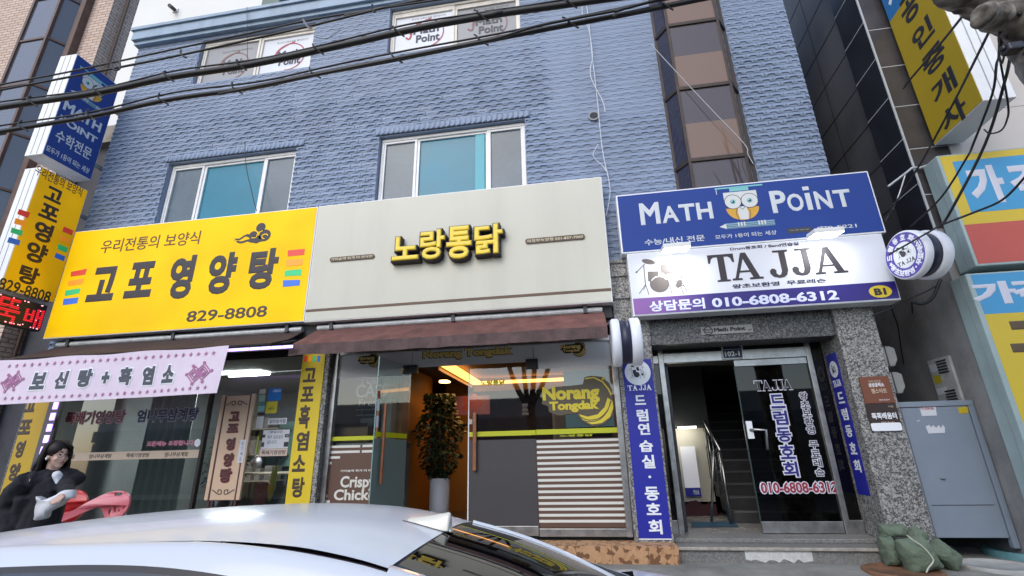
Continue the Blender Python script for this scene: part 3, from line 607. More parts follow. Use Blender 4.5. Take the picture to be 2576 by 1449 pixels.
def owl(fr, cx, cz, s, parent):
    """cx,cz = owl centre in the plane, s = eye circle radius unit"""
    U = lambda x, y: (cx + x * s, cz + y * s)
    W, Y_, T, B, L_ = MB(), MB(), MB(), MB(), MB(); d = .0
    Y_.poly(fr, ell(*U(0, -.55), 1.95 * s, 1.75 * s, 40, 180, 360), d, d + .001)
    W.poly(fr, [U(-2.0, 1.75), U(-2.0, .2), U(2.0, .2), U(2.0, 1.75)], d, d + .0008)
    W.poly(fr, [U(-.45, -.4), U(.45, -.4), U(.62, -1.2), U(.5, -2.2), U(-.5, -2.2), U(-.62, -1.2)], d + .0012, d + .002)
    W.poly(fr, ell(*U(-1, .35), s, s), d + .002, d + .003).poly(fr, ell(*U(1, .35), s, s), d + .002, d + .003)
    for k in (-1, 1):
        L_.ribbon(fr, ell(*U(k, .35), s, s, 36), s * .07, d + .003, d + .0038, True); T.poly(fr, ell(*U(k, .35), .34 * s, .34 * s, 20), d + .003, d + .004)
        L_.poly(fr, ell(*U(k, .35), .2 * s, .2 * s, 14), d + .004, d + .0045); W.poly(fr, ell(*U(k - .08, .43), .09 * s, .09 * s, 10), d + .0045, d + .005)
        L_.ribbon(fr, smooth([U(k * .62, -.62), U(k * .85, -1.3), U(k * .6, -2.25)], 4), s * .06, d + .002, d + .003)
    W.poly(fr, [U(-.38, -.4), U(.38, -.4), U(0, -.85)], d + .003, d + .004); L_.ribbon(fr, [U(-.38, -.4), U(0, -.85), U(.38, -.4)], s * .07, d + .004, d + .0046)
    T.poly(fr, [U(-2.9, 2.32), U(2.9, 2.32), U(2.9, 2.52), U(-2.9, 2.52)], d, d + .002).poly(fr, [U(-1.15, 1.85), U(1.15, 1.85), U(1.15, 2.3), U(-1.15, 2.3)], d, d + .0015)
    W.poly(fr, [U(-2.8, 1.6), U(-2.72, 1.6), U(-2.72, 2.3), U(-2.8, 2.3)], d, d + .001)
    B.poly(fr, [U(-2.3, -3.35), U(3.4, -3.35), U(3.4, -2.6), U(-2.3, -2.6)], d, d + .001)
    for k in range(3): L_.poly(fr, [U(-2.3, -3.3 + k * .22), U(3.4, -3.3 + k * .22), U(3.4, -3.24 + k * .22), U(-2.3, -3.24 + k * .22)], d + .001, d + .0016)
    W.poly(fr, [U(-2.3, -3.35), U(-2.3, -2.6), U(-3.1, -2.97)], d, d + .001)
    for x in (-.9, -.55, -.2, 1.5, 1.85, 2.2): W.poly(fr, [U(x, -3.1), U(x + .17, -3.1), U(x + .17, -2.55), U(x, -2.55)], d + .0018, d + .0024)
    for mb, nm, mm in ((W, 'owl_white', OWL_W), (Y_, 'owl_wings', OWL_Y), (T, 'owl_cap', OWL_T), (B, 'pencil', OWL_B), (L_, 'owl_outline', OWL_L)): mb.build(nm, mm, parent)
c1, c2 = Fy.uv(mA(1030, 230)), Fy.uv(mA(1175, 215)); s_ = (c2[0] - c1[0]) / 2
owl(Fy, (c1[0] + c2[0]) / 2, (c1[1] + c2[1]) / 2 - .35 * s_, s_, mt)
# ---- drum room fascia, white and purple
def mk_grad(name, c0, c1, x0, x1, y0=None):
    m = bpy.data.materials.new(name); m.use_nodes = True; n = m.node_tree.nodes; L = m.node_tree.links; p = n['Principled BSDF']
    tc = n.new('ShaderNodeTexCoord'); sp = n.new('ShaderNodeSeparateXYZ'); L.new(tc.outputs['Object'], sp.inputs[0])
    mr = n.new('ShaderNodeMapRange'); mr.inputs[1].default_value = x0; mr.inputs[2].default_value = x1; L.new(sp.outputs[0], mr.inputs[0])
    r = n.new('ShaderNodeValToRGB'); r.color_ramp.elements[0].color = (*c0, 1); r.color_ramp.elements[1].color = (*c1, 1); L.new(mr.outputs[0], r.inputs[0]); L.new(r.outputs[0], p.inputs['Base Color'])
    p.inputs['Roughness'].default_value = .4; return m
FT = FY(6.27); a = FT.uv((1577, 637)); b = FT.uv((2268, 754)); rc = (a[0], b[1], b[0], a[1] - .01)
tt, tf = fsign('shop_sign', 'white sign with a drum kit, dark serif lettering and a purple phone strip over entrance', 'sign', rc, FT, .24, mk('sign_white_vinyl', (.66, .68, .74), .35, noise=(.7, .03)), SIGNWHITE, .012)
Ft = FT.off(.003); zb_ = Ft.uv((1587, 752))[1]
MB().fbox(Ft, rc[0] + .015, rc[1] + .02, rc[2] - .015, zb_, 0, .0015).build('phone_strip', mk_grad('lilac_to_navy_print', (.25, .1, .34), (.022, .012, .16), -1.6, -.55), tt)
def serif(fr, rcs, mb, d0, d1):
    """slab serif T A J J A inside five rects"""
    for ch, (u0, v0, u1, v1) in rcs:
        w, h = u1 - u0, v1 - v0; p = lambda x, y: (u0 + x * w, v0 + y * h)
        if ch == 'T':
            mb.poly(fr, [p(0, 1), p(0, .68), p(.07, .68), p(.13, .84), p(.22, .9), p(.37, .9), p(.37, .07), p(.25, .06), p(.25, 0), p(.75, 0), p(.75, .06), p(.63, .07), p(.63, .9), p(.78, .9), p(.87, .84), p(.93, .68), p(1, .68), p(1, 1)], d0, d1)
        elif ch == 'A':
            mb.poly(fr, [p(.39, 1), p(.56, 1), p(.89, .08), p(1, .07), p(1, 0), p(.56, 0), p(.56, .07), p(.68, .08), p(.61, .27), p(.27, .27), p(.2, .08), p(.32, .07), p(.32, 0), p(0, 0), p(0, .07), p(.1, .08)], d0, d1)
        elif ch == 'J':
            mb.poly(fr, [p(.3, 1), p(1, 1), p(1, .93), p(.86, .92), p(.86, .26), p(.78, .1), p(.62, .015), p(.4, 0), p(.15, .05), p(.02, .17), p(.02, .28), p(.12, .35), p(.24, .34), p(.32, .27), p(.3, .17), p(.4, .1), p(.5, .12), p(.57, .24), p(.57, .92), p(.3, .93)], d0, d1)
def a_hole(fr, rcs, mb, d0, d1):
    for ch, (u0, v0, u1, v1) in rcs:
        if ch == 'A': w, h = u1 - u0, v1 - v0; mb.poly(fr, [(u0 + .3 * w, v0 + .34 * h), (u0 + .585 * w, v0 + .34 * h), (u0 + .44 * w, v0 + .76 * h)], d0, d1)
RC = [('T', r4(Ft, mA, (803, 700), (1030, 690), (940, 926), (920, 688))), ('A', r4(Ft, mA, (1030, 910), (1300, 890), (1160, 908), (1120, 672))), ('J', r4(Ft, mA, (1352, 840), (1508, 680), (1440, 893), (1450, 650))), ('J', r4(Ft, mA, (1548, 820), (1704, 660), (1640, 873), (1640, 634))), ('A', r4(Ft, mA, (1756, 860), (2040, 840), (1890, 855), (1840, 622)))]
for one in RC:
    s1 = MB(); serif(Ft, [one], s1, 0, .002); so_ = s1.build('letter', INK, tt)
    if one[0] == 'A': s2 = MB(); a_hole(Ft, [one], s2, .002, .003); s2.build('letter_counter', MATS['sign_white_vinyl'], so_)
MB().letters(Ft, [('Drum동호회 / Band연습실', bt(Ft, mA, (1008, 655), (1600, 578))), ('왕초보환영  무료레슨', bt(Ft, mA, (1030, 988), (1838, 893)))], 'small_lettering', mk('navy_ink', (.015, .012, .06), .5), tt, 0, .003, .025)
MB().letters(Ft, [('상담문의', bt(Ft, mA, (305, 1192), (778, 1066))), ('010-6808-6312', bt(Ft, mA, (855, 1153), (1940, 997)))], 'phone_number', mk('pale_lilac', (.62, .65, .85), .5), tt, .0015, .003, .035)
c = Ft.uv(mA(2318, 1012)); r_ = abs(Ft.uv(mA(2416, 1000))[0] - c[0]); oo = MB().poly(Ft, ell(c[0], c[1], r_, r_ * .62, 40), .002, .004).build('floor_badge', mk('badge_yellow', (.62, .48, .03), .5), tt)
MB().text(Ft, 'B1', (c[0] - r_ * .55, c[1] - r_ * .36, c[0] + r_ * .5, c[1] + r_ * .34), .0042, .002, .06).build('lettering', INK, oo)
def drumkit(fr, m, parent, mat, name='drum_kit', bx=None, d0=0.0, simple=False):
    """silhouette of a drum kit; m maps kit pixels 180..655 x 720..1040 (or bx = target rect)"""
    if bx: g = lambda x, y: (bx[0] + (x - 180) / 475 * (bx[2] - bx[0]), bx[3] - (y - 720) / 320 * (bx[3] - bx[1]))
    else: g = lambda x, y: fr.uv(m(x, y))
    k = abs(g(280, 800)[0] - g(180, 800)[0]) / 100; mb = MB(); n = [0]
    def E(x, y, rx, ry, rot=0): n[0] += 1; c = g(x, y); mb.poly(fr, ell(c[0], c[1], rx * k, ry * k, 28, rot=-rot), d0, d0 + .001 + n[0] * 2e-5)
    def Ln(w, *p): n[0] += 1; mb.ribbon(fr, [g(*q_) for q_ in p], w * k, d0, d0 + .001 + n[0] * 2e-5)
    E(293, 752, 60, 24, 18); E(390, 945, 84, 80); E(580, 782, 48, 5); E(560, 945, 24, 40, 30)
    n[0] += 1; mb.poly(fr, [g(287, 838), g(382, 834), g(378, 900), g(320, 930), g(290, 920)], d0, d0 + .0014)
    n[0] += 1; mb.poly(fr, [g(393, 778), g(468, 775), g(478, 845), g(405, 852)], d0, d0 + .00145); Ln(16, (430, 858), (510, 840))
    Ln(7, (262, 770), (190, 842)); E(190, 842, 12, 8, -40); Ln(8, (252, 785), (268, 960)); Ln(6, (268, 950), (212, 1032)); Ln(6, (268, 950), (298, 1040)); Ln(5, (268, 960), (250, 1000))
    Ln(8, (528, 815), (532, 930)); Ln(7, (578, 760), (582, 960)); Ln(6, (582, 880), (655, 950)); Ln(6, (570, 950), (600, 1035)); Ln(6, (590, 940), (630, 1005)); Ln(6, (480, 960), (500, 1035)); Ln(6, (520, 960), (600, 960)); Ln(5, (470, 960), (560, 910)); Ln(5, (505, 830), (560, 880))
    return mb.build(name, mat, parent)
dk = drumkit(Ft, mA, tt, mk('drum_taupe', (.12, .1, .09), .5))
rim = MB(); c = Ft.uv(mA(390, 945)); k = abs(Ft.uv(mA(480, 945))[0] - c[0]); rim.ribbon(Ft, ell(c[0], c[1], k * .84, k * .8, 20, 30, 150), .012, .003, .004); rim.build('drum_rim', SIGNWHITE, dk)
# ---- floodlights over it (lit)
LAMP = mk('lit_lamp_face', (1, 1, 1), .3, emit=((.95, .97, 1), 13))
for px, lab in (((530, 640), 'lit white floodlight above the drum kit picture'), ((1838, 512), 'lit white floodlight above the last serif letters')):
    c = FY(6.02).uv(mA(*px)); c3 = Vector((c[0], 6.02, c[1])); f = thing('floodlight', c3, lab + ' on the white sign', 'floodlight', 'floodlights over the white sign')
    n_ = Vector((0, .12, -.993)); t_ = Vector((1, 0, 0)); b_ = n_.cross(t_)
    def slab(u, v, d0, d1): return MB().add([c3 + t_ * (sx * u) + b_ * (sy * v) + n_ * d for d in (d0, d1) for sx, sy in ((-1, -1), (1, -1), (1, 1), (-1, 1))], [(3, 2, 1, 0), (4, 5, 6, 7), (0, 1, 5, 4), (1, 2, 6, 5), (2, 3, 7, 6), (3, 0, 4, 7)])
    slab(.17, .12, -.05, .01).build('housing', WHITE, f, bevel=.008); slab(.16, .112, .0101, .016).build('lamp_face', LAMP, f)
    MB().tube([c3 + Vector((0, .0, .03)), c3 + Vector((0, .05, .12)), Vector((c3.x, YS, c3.z + .14))], .014).build('arm', GALV, f)
    ld = bpy.data.lights.new('floodlight_beam', 'SPOT'); ld.energy = 6.5; ld.spot_size = math.radians(120); ld.spot_blend = .9; ld.color = (.92, .95, 1); ld.shadow_soft_size = .1
    lo = bpy.data.objects.new('floodlight_beam', ld); COL.objects.link(lo); lo.parent = f; lo.location = n_ * .04
    lo.rotation_euler = Vector((0, .75, -.8)).to_track_quat('-Z', 'Y').to_euler()
# ---- blade signs on the left corner
FL = Fr((-8.87, 0), (0, 1)); Fl = FL.off(.003)
def blade(fr, rc, depth, face, label, group=None, name='blade_sign'):
    u0, v0, u1, v1 = rc; t = thing(name, fr.w(u1, v0, -depth / 2), label, 'sign', group)
    ca = MB().fbox(fr, u0, v0, u1, v1, -depth, -.003).build('cabinet', WHITE, t, bevel=.008)
    r2 = MB()
    for k in (.33, .66): r2.fbox(fr, u0 - .004, v0 + .02, u0 + .01, v1 - .02, -depth * k - .004, -depth * k + .004)
    r2.build('seam', mk('seam_grey', (.3, .32, .34), .6), ca)
    MB().fbox(fr, u0 + .012, v0 + .012, u1 - .012, v1 - .012, -.003, .002).build('face_panel', face, t)
    br_ = MB()
    for k in (.2, .8): z = v0 + (v1 - v0) * k; br_.fbox(fr, u1 - .05, z - .03, u1 + .35, z + .03, -depth * .5 - .03, -depth * .5 + .03)
    br_.build('bracket', GALV, t); return t
SB2 = mk('blade_blue', (.03, .065, .27), .5, spec=.15, noise=(.8, .05))
t = blade(FL, (5.6, 6.6, 6.45, 8.76), .36, SB2, 'blue blade sign with owl and white lettering on the building corner', 'blade signs at the left corner')
MB().letters(Fl, [('MATH', bt(Fl, m11, (628, 1092), (1030, 1246))), ('POiNT', bt(Fl, m11, (590, 1215), (985, 1385)))], 'lettering', OFFW, t, 0, .003, .04)
MB().letters(Fl, [('수학전문', bt(Fl, I, (136, 352), (234, 376))), ('모두가 1등이 되는 세상', bt(Fl, m21, (455, 60), (905, 245)))], 'small_lettering', OFFW, t, 0, .003, .018)
oc = Fl.uv(m11(930, 890)); owl(Fl, oc[0], oc[1], .105, t)
t = blade(FL, (5.66, 4.22, 6.46, 6.385), .34, YEL2, 'lit yellow blade sign with dark Korean column and coloured bars', 'blade signs at the left corner')
LL = []
for ch, l, r, b, tp in (('고', (437, 530), (640, 500), (560, 592), (500, 412)), ('포', (376, 720), (600, 690), (500, 765), (460, 590)), ('영', (350, 815), (545, 850), (420, 980), (530, 815)), ('양', (270, 1030), (482, 1080), (345, 1187), (430, 1005)), ('탕', (208, 1240), (412, 1280), (280, 1408), (225, 1195))):
    LL.append((ch, r4(Fl, m21, l, r, b, tp)))
MB().letters(Fl, LL, 'letter', DKBROWN, t, 0, .004, .042)
MB().text(Fl, '우리전통의 보양식', bt(Fl, m21, (345, 298), (838, 440)), 0, .003, .01).build('small_lettering', DKBROWN, t)
MB().text(Fl, '829-8808', bt(Fl, I, (-8, 726), (131, 735)), 0, .003, .02).build('phone_number', DKBROWN, t)
BL_ = [[(190, 650), (303, 685), (280, 740), (172, 700)], [(155, 740), (270, 775), (248, 825), (140, 795)], [(118, 835), (232, 870), (215, 920), (103, 885)], [(90, 930), (205, 965), (190, 1015), (70, 985)]]
BR_ = [[(640, 825), (735, 865), (720, 915), (625, 875)], [(610, 910), (708, 950), (695, 1000), (600, 960)], [(585, 1000), (683, 1040), (665, 1090), (575, 1050)], [(560, 1090), (655, 1125), (640, 1175), (545, 1135)]]
for k in range(4):
    for q_ in (BL_, BR_): MB().pxpoly(Fl, m21, q_[k], 0, .003).build('colour_bar', STRIPE[k], t)
# ---- LED running-text board under it
a = FL.uv((115, 771)); b = FL.uv((94, 830)); lt_ = thing('led_board', FL.w(a[0], b[1], -.05), 'LED board with red running text under the yellow blade sign', 'led board')
v0, v1 = b[1], a[1]
MB().fbox(FL, 5.15, v0 - .02, a[0] + .03, v1 + .02, -.12, 0).build('casing', mk('led_casing', (.02, .018, .02), .4), lt_, bevel=.01)
def mk_led(name, col, st):
    m = bpy.data.materials.new(name); m.use_nodes = True; n = m.node_tree.nodes; L = m.node_tree.links; p = n['Principled BSDF']
    tc = n.new('ShaderNodeTexCoord'); sp = n.new('ShaderNodeSeparateXYZ'); L.new(tc.outputs['Object'], sp.inputs[0])
    k = n.new('ShaderNodeMath'); k.operation = 'MULTIPLY'; k.inputs[1].default_value = 2 * math.pi / .034; L.new(sp.outputs[2], k.inputs[0])
    s_2 = n.new('ShaderNodeMath'); s_2.operation = 'SINE'; L.new(k.outputs[0], s_2.inputs[0])
    mr = n.new('ShaderNodeMapRange'); mr.inputs[1].default_value = -.4; mr.inputs[2].default_value = .5; mr.inputs[3].default_value = st * .25; mr.inputs[4].default_value = st; L.new(s_2.outputs[0], mr.inputs[0])
    p.inputs['Base Color'].default_value = (.2, .01, .01, 1); p.inputs['Emission Color'].default_value = (*col, 1); L.new(mr.outputs[0], p.inputs['Emission Strength']); return m
LED = mk_led('led_red', (1, .012, .03), .62)
h = v1 - v0
d = MB().text(FL, '배', r4(FL, m31, (235, 300), (430, 300), (330, 392), (280, 178)), .001, .004, .02).text(FL, '뚝', r4(FL, m31, (-60, 200), (214, 200), (110, 358), (60, 82)), .001, .004, .012)
d.build('lit_text', LED, lt_)
d = MB(); rn = random.Random(5)
for i in range(40): u = 5.3 + rn.random() * (a[0] - 5.3); v = rn.choice([v0 + .01, v1 - .01, v0 + rn.random() * h]); d.fbox(FL, u, v, u + .012, v + .012, .001, .006)
d.build('led_dots', mk('led_pink', (.3, .1, .1), .4, emit=((1, .25, .3), 2.5)), lt_)
# ---- round signs
def round_sign(o, ang, R, label, printed):
    fr = Fr((o[0], o[1]), (math.sin(ang), -math.cos(ang))); t = thing('round_sign', (o[0], o[1], o[2] - R), label, 'sign', 'round light signs of the drum room')
    n = fr.n; c = Vector(o); prof = lambda h0, h1, r: [(r * .93, h0), (r, h0 + .015), (r, h1 - .015), (r * .93, h1)]
    MB().lathe(c, prof(-.1, 0, R), 48, n).build('light_drum', mk('milk_acrylic', (.72, .74, .8), .4, emit=((.8, .85, 1), .05)), t, True)
    MB().lathe(c, prof(-.34, -.22, R), 48, n).build('light_drum', MATS['milk_acrylic'], t, True)
    MB().lathe(c, [(R * .9, -.22), (R * .9, -.1)], 48, n).build('core_band', mk('core_navy', (.02, .022, .05), .4), t, True)
    MB().lathe(c + n * -.16, [(.025, 0), (.025, .5)], 10, (0, 1, 0)).build('bracket', DKMETAL, t)
    if printed:
        f = Fr(fr.o + n * .001, fr.u); U0 = 0
        rg = MB(); rg.ribbon(f, ell(0, o[2], R * .73, R * .73, 64), R * .38, .0, .002, True); rg.build('purple_ring', mk('ring_purple', (.075, .04, .34), .4, noise=(2, .1)), t)
        MB().poly(f, ell(0, o[2], R * .53, R * .53, 40), 0, .0015).build('centre_disc', SIGNWHITE, t)
        tx = MB()
        def arc(txt, a0, a1, flip):
            for i, ch in enumerate(txt):
                if ch == ' ': continue
                a = math.radians(a0 + (a1 - a0) * i / max(1, len(txt) - 1)); cu, cv = R * .73 * math.cos(a), R * .73 * math.sin(a); s_3 = R * .125
                if ch in '★·':
                    pts = [(cu + s_3 * (.9 if k % 2 == 0 else .4) * math.cos(k * math.pi / 5 + a), o[2] + cv + s_3 * (.9 if k % 2 == 0 else .4) * math.sin(k * math.pi / 5 + a)) for k in range(10)] if ch == '★' else ell(cu, o[2] + cv, .012, .012, 8)
                    tx.poly(f, pts, .002, .003); continue
                rot = a - math.pi / 2 + (math.pi if flip else 0); vs_, fs = text_mesh(ch, .05)
                x0 = min(v[0] for v in vs_); x1 = max(v[0] for v in vs_); y0 = min(v[1] for v in vs_); y1 = max(v[1] for v in vs_)
                P = []
                for v in vs_:
                    x = ((v[0] - x0) / (x1 - x0) - .5) * 2 * s_3; y = ((v[1] - y0) / (y1 - y0) - .5) * 2 * s_3
                    P.append(f.w(cu + x * math.cos(rot) - y * math.sin(rot), o[2] + cv + x * math.sin(rot) + y * math.cos(rot), .002 + max(0, v[2]) * .03))
                tx.add(P, fs)
        arc('드럼동호회', 168, 48, False); arc('왕초보환영·무료레슨', 205, 372, True); arc('★', 30, 30, False); arc('★', 190, 190, False)
        tx.build('ring_lettering', SIGNWHITE, t)
        drumkit(f, None, t, BLACK, bx=(-R * .36, o[2] - R * .1, R * .36, o[2] + R * .42), d0=.0016)
        w = R * .17; x = -R * .42; rcs = []
        for ch, ww in (('T', 1), ('A', 1.1), (' ', .3), ('J', .75), ('J', .75), ('A', 1.1)):
            if ch != ' ': rcs.append((ch, (x, o[2] - R * .38, x + w * ww * .95, o[2] - R * .2)))
            x += w * ww
        z = MB(); serif(f, rcs, z, .0016, .003); z.build('lettering', BLACK, t)
    return t
round_sign((3.74, 5.9, 3.74), math.radians(12), .29, 'round white and purple drum sign beside the white drum room sign', True)
round_sign((.29, 5.9, 2.885), 0.0, .29, 'white round sign seen edge on beside the brown awning', False)
# ---- estate agent signs on the right building
FRr = Fr((4.7, 0), (0, -1)); Fr_ = FRr.off(.003)
YOC = mk('ochre_vinyl', (.40, .28, .012), .45, noise=(1, .06)); SKY = mk('sign_sky_blue', (.06, .3, .55), .45, noise=(1, .05)); SKYD = mk('sign_deep_blue', (.015, .16, .42), .45)
t = thing('blade_sign', (4.87, 6.2, 5.36), 'ochre yellow blade sign with black Korean column on the tiled corner', 'sign')
u0, u1, v0, v1 = -6.24, -5.37, 5.36, 8.9
MB().fbox(FRr, u0, v0, u1, v1, -.34, -.003).build('cabinet', WHITE, t, bevel=.008)
sm = MB()
for k in (.12, .22): sm.box(4.7 + k - .004, 5.364, v0 + .01, 4.7 + k + .004, 5.38, v1 - .01)
sm.build('seam', MATS['seam_grey'], t)
bz = Fr_.uv(m14(1165, 220)); bz2 = Fr_.uv(m14(1330, 0)); zb2 = (bz[1] + bz2[1]) / 2
MB().fbox(FRr, u0 + .012, v0 + .012, u1 - .012, zb2, -.003, .002).build('face_panel', YOC, t)
MB().fbox(FRr, u0 + .012, zb2, u1 - .012, v1 - .012, -.003, .002).build('blue_panel', SKYD, t)
LL = []
for ch, l, r, b, tp in (('인', (1388, 395), (1618, 280), (1455, 530), (1540, 145)), ('중', (1470, 600), (1712, 450), (1600, 745), (1662, 395)), ('개', (1563, 880), (1862, 850), (1770, 945), (1775, 655)), ('사', (1705, 1270), (1978, 1150), (1930, 1185), (1885, 932))):
    LL.append((ch, r4(Fr_, m14, l, r, b, tp)))
ri = r4(Fr_, m14, (1285, 150), (1505, 90), (1370, 245), (1400, -160)); LL.append(('공', ri))
MB().letters(Fr_, LL, 'letter', BLACK, t, 0, .004, .035)
MB().text(Fr_, '가격', (u0 + .1, zb2 + .12, u1 - .15, zb2 + .55), 0, .004, .05).build('white_lettering', SIGNWHITE, t)
br_ = MB()
for z in (6.0, 8.2): br_.box(4.78, 6.2, z, 5.0, 6.29, z + .5)
br_.build('bracket', mk('rusty_bracket', (.4, .38, .35), .7, noise=(9, .4)), t)
FG = FY(6.0); Fg = FG.off(.003)
TEALG = mk('painted_cabinet', (.33, .42, .42), .5, noise=(3, .12), stain=(5, .2)); YV = mk('vinyl_yellow', (.62, .45, .03), .45, noise=(1, .05)); REDV = mk('vinyl_salmon', (.5, .09, .065), .45, noise=(1, .06)); LILW = mk('pale_lilac_letter', (.6, .6, .68), .5)
def big_sign(label, x0, z0, x1, z1, panels, name='shop_sign'):
    t = thing(name, ((x0 + x1) / 2, 6.15, z0), label, 'sign', 'wide signs on the tiled building')
    MB().box(x0, 6.0, z0, x1, 6.27, z1).build('cabinet', TEALG, t, bevel=.012)
    MB().box(x0 - .003, 6.1, z0 + .03, x0 + .01, 6.11, z1 - .03).build('seam', MATS['seam_grey'], t)
    for nm, r, mm, d in panels: MB().fbox(FG, *r, -.002, d).build(nm, mm, t)
    return t
t = big_sign('wide sign with yellow frame, blue panel and salmon base', 4.5, 3.57, 8.2, 5.07, [('yellow_panel', (4.53, 4.1, 8.17, 5.05), YV, .002), ('blue_panel', (4.65, 4.25, 8.0, 4.96), SKY, .004), ('red_panel', (4.53, 3.6, 8.17, 4.1), REDV, .002)])
r1 = r4(FG, m24, (1900, 260), (2165, 350), (2050, 535), (2000, 225)); r2 = r4(FG, m24, (2165, 240), (2400, 560), (2350, 580), (2200, 215))
x = r2[2] + .05; w = r2[2] - r1[0]; MB().letters(Fg, [('가', (r1[0], min(r1[1], r2[1]), r2[2] - .01, max(r1[3], r2[3]))), ('격', (x, r2[1], x + w, r2[3]))], 'letter', LILW, t, .002, .004, .05)
t = big_sign('lower sign with blue top, yellow base and a brown Korean letter', 4.36, 1.0, 8.2, 3.49, [('blue_panel', (4.41, 3.0, 8.17, 3.47), SKY, .002), ('yellow_panel', (4.41, 1.03, 8.17, 3.0), YV, .002)])
a = Fg.uv(mJ(1110, 400)); b = Fg.uv(mJ(1470, 110)); c = Fg.uv(mJ(1485, 380)); MB().letters(Fg, [('가', (a[0] - .02, a[1] + .03, b[0], b[1])), ('격', (c[0] + .03, a[1] + .03, c[0] + .03 + (b[0] - a[0]), b[1]))], 'letter', LILW, t, .0, .004, .05)
a = Fg.uv(mJ(1360, 545)); b = Fg.uv(m34(2455, 900)); z = MB().text(Fg, '공', (a[0], b[1], a[0] + .62, a[1] - .0), 0, .004, .04); z.build('brown_lettering', mk('brown_vinyl', (.1, .065, .03), .5), t)
# ================================================================== AWNINGS, BANNER, LED STRIPS
AWN = mk('awning_brown', (.15, .062, .05), .85, noise=(4, .4), bump=(14, .5), stain=(5, .5)); AWNV = mk('awning_valance', (.1, .062, .058), .85, noise=(5, .4), bump=(16, .5), stain=(8, .55))
AWD = mk('awning_dark', (.05, .028, .024), .85, noise=(4, .25), bump=(40, .25))
def awning(x0, x1, yf, zf, label, canvas, valance, vz):
    t = thing('awning', ((x0 + x1) / 2, 6.45, 3.43), label, 'awning', 'roll out awnings over the shopfronts'); N = 40; m = MB(); rn = random.Random(int(x1 * 10))
    P = []
    for i in range(N + 1):
        u = x0 + (x1 - x0) * i / N
        for k, (y, z) in enumerate(((6.42, 3.43), (6.1, 3.43 - (3.43 - zf) * .55), (yf, zf))):
            P.append((u, y, z + (.012 * math.sin(u * 5.1 + k) + rn.uniform(-.004, .004)) * (k == 1)))
    f = []
    for i in range(N):
        for k in range(2): a = i * 3 + k; f.append((a, a + 3, a + 4, a + 1)); 
    n = len(P); P2 = P + [(x, y, z - .012) for x, y, z in P]; f2 = f + [tuple(j + n for j in reversed(q)) for q in f]
    m.add(P2, f2).build('canvas', canvas, t)
    if valance:
        v = MB(); P = []
        for i in range(N * 2 + 1):
            u = x0 + (x1 - x0) * i / (N * 2); w = .010 * math.sin(u * 9) + .005 * math.sin(u * 23); P += [(u, yf - .005, zf + .005), (u, yf - .02 + w, zf - vz + rn.uniform(-.004, .006))]
        v.add(P, [(2 * i, 2 * i + 1, 2 * i + 3, 2 * i + 2) for i in range(N * 2)]); v.build('valance', valance, t)
    MB().tube([(x0 + .02, yf + .018, zf - .012), (x1 - .02, yf + .018, zf - .012)], .015).build('front_bar', DKMETAL, t)
    MB().tube([(x0 + .02, 6.42, 3.46), (x1 - .02, 6.42, 3.46)], .045, 12).build('roller', GALV, t)
    fa = MB()
    for u in (x0 + .25, (x0 + x1) / 2, x1 - .25): fa.box(u - .025, 6.36, 3.42, u + .025, 6.52, 3.53); fa.tube([(u + .1, 6.45, 3.3), (u + .35, 6.1, 3.2), (u + .12, yf + .03, zf - .01)], .018)
    fa.build('folding_arm', DKMETAL, t); return t
awning(-8.5, -4.16, 5.73, 3.10, 'dark brown awning over the restaurant with a pink banner on its front', AWD, None, 0)
awning(-3.95, .25, 5.82, 3.075, 'reddish brown awning with faded valance over the chicken shop', AWN, AWNV, .145)
# pink banner
FB = FY(5.66); Fb = FB.off(.002)
t = thing('banner', (-6.3, 5.66, 2.5), 'pale pink cloth banner with grey Korean lettering hung along the dark brown awning', 'banner')
a = FB.uv(m31(0, 720)); b = FB.uv(m31(2300, 570)); c = FB.uv(m31(2205, 1048)); d = FB.uv(m31(0, 1168))
bu0, bu1 = a[0] - .06, b[0]; N = 60; P = []
def bz(s): return (a[1] + (b[1] - a[1]) * s, d[1] + (c[1] - d[1]) * s)
def wav(u, k): return .016 * math.sin(u * 2.3) * k + .006 * math.sin(u * 7 + 1) * k + .003 * math.sin(u * 19) * k
for i in range(N + 1):
    s = i / N; zt, zb = bz(s); sag = .018 * math.sin(s * math.pi * 3) ** 2
    for k in range(7):
        q = k / 6; u = bu0 + (bu1 - bu0) * s - .05 * q * s ** 6; P.append(FB.w(u, zt - sag * (1 - q) + (zb - zt) * q, wav(u, q)))
MB().add(P, [(i * 7 + k, i * 7 + k + 1, i * 7 + k + 8, i * 7 + k + 7) for i in range(N) for k in range(6)]).build('cloth', mk('pink_cloth', (.74, .63, .735), .85, noise=(3, .05), bump=(200, .05)), t, True)
def onb(mb):
    for i, v in enumerate(mb.v): u = v[0]; s = (u - bu0) / (bu1 - bu0); zt, zb = bz(s); q = (zt - v[2]) / (zt - zb); mb.v[i] = (u, v[1] - wav(u, q) - .003, v[2])
    return mb
Fb = FB.off(.001)
for ch, bl_, tr_ in (('보', (295, 1018), (495, 838)), ('신', (535, 1010), (715, 825)), ('탕', (765, 993), (950, 803)), ('+', (1005, 955), (1115, 830)), ('흑', (1172, 975), (1345, 785)), ('염', (1405, 970), (1565, 775)), ('소', (1612, 950), (1770, 765))):
    r = bt(FB, m31, bl_, tr_); g = .018; lo_ = onb(MB().text(Fb, ch, r, .004, .004, .06)).build('letter', mk('slate_ink', (.07, .075, .1), .6), t); onb(MB().text(Fb, ch, (r[0] - g, r[1] - g, r[2] + g, r[3] + g), .0, .003, .1)).build('letter_edge', SIGNWHITE, lo_)
st = MB()
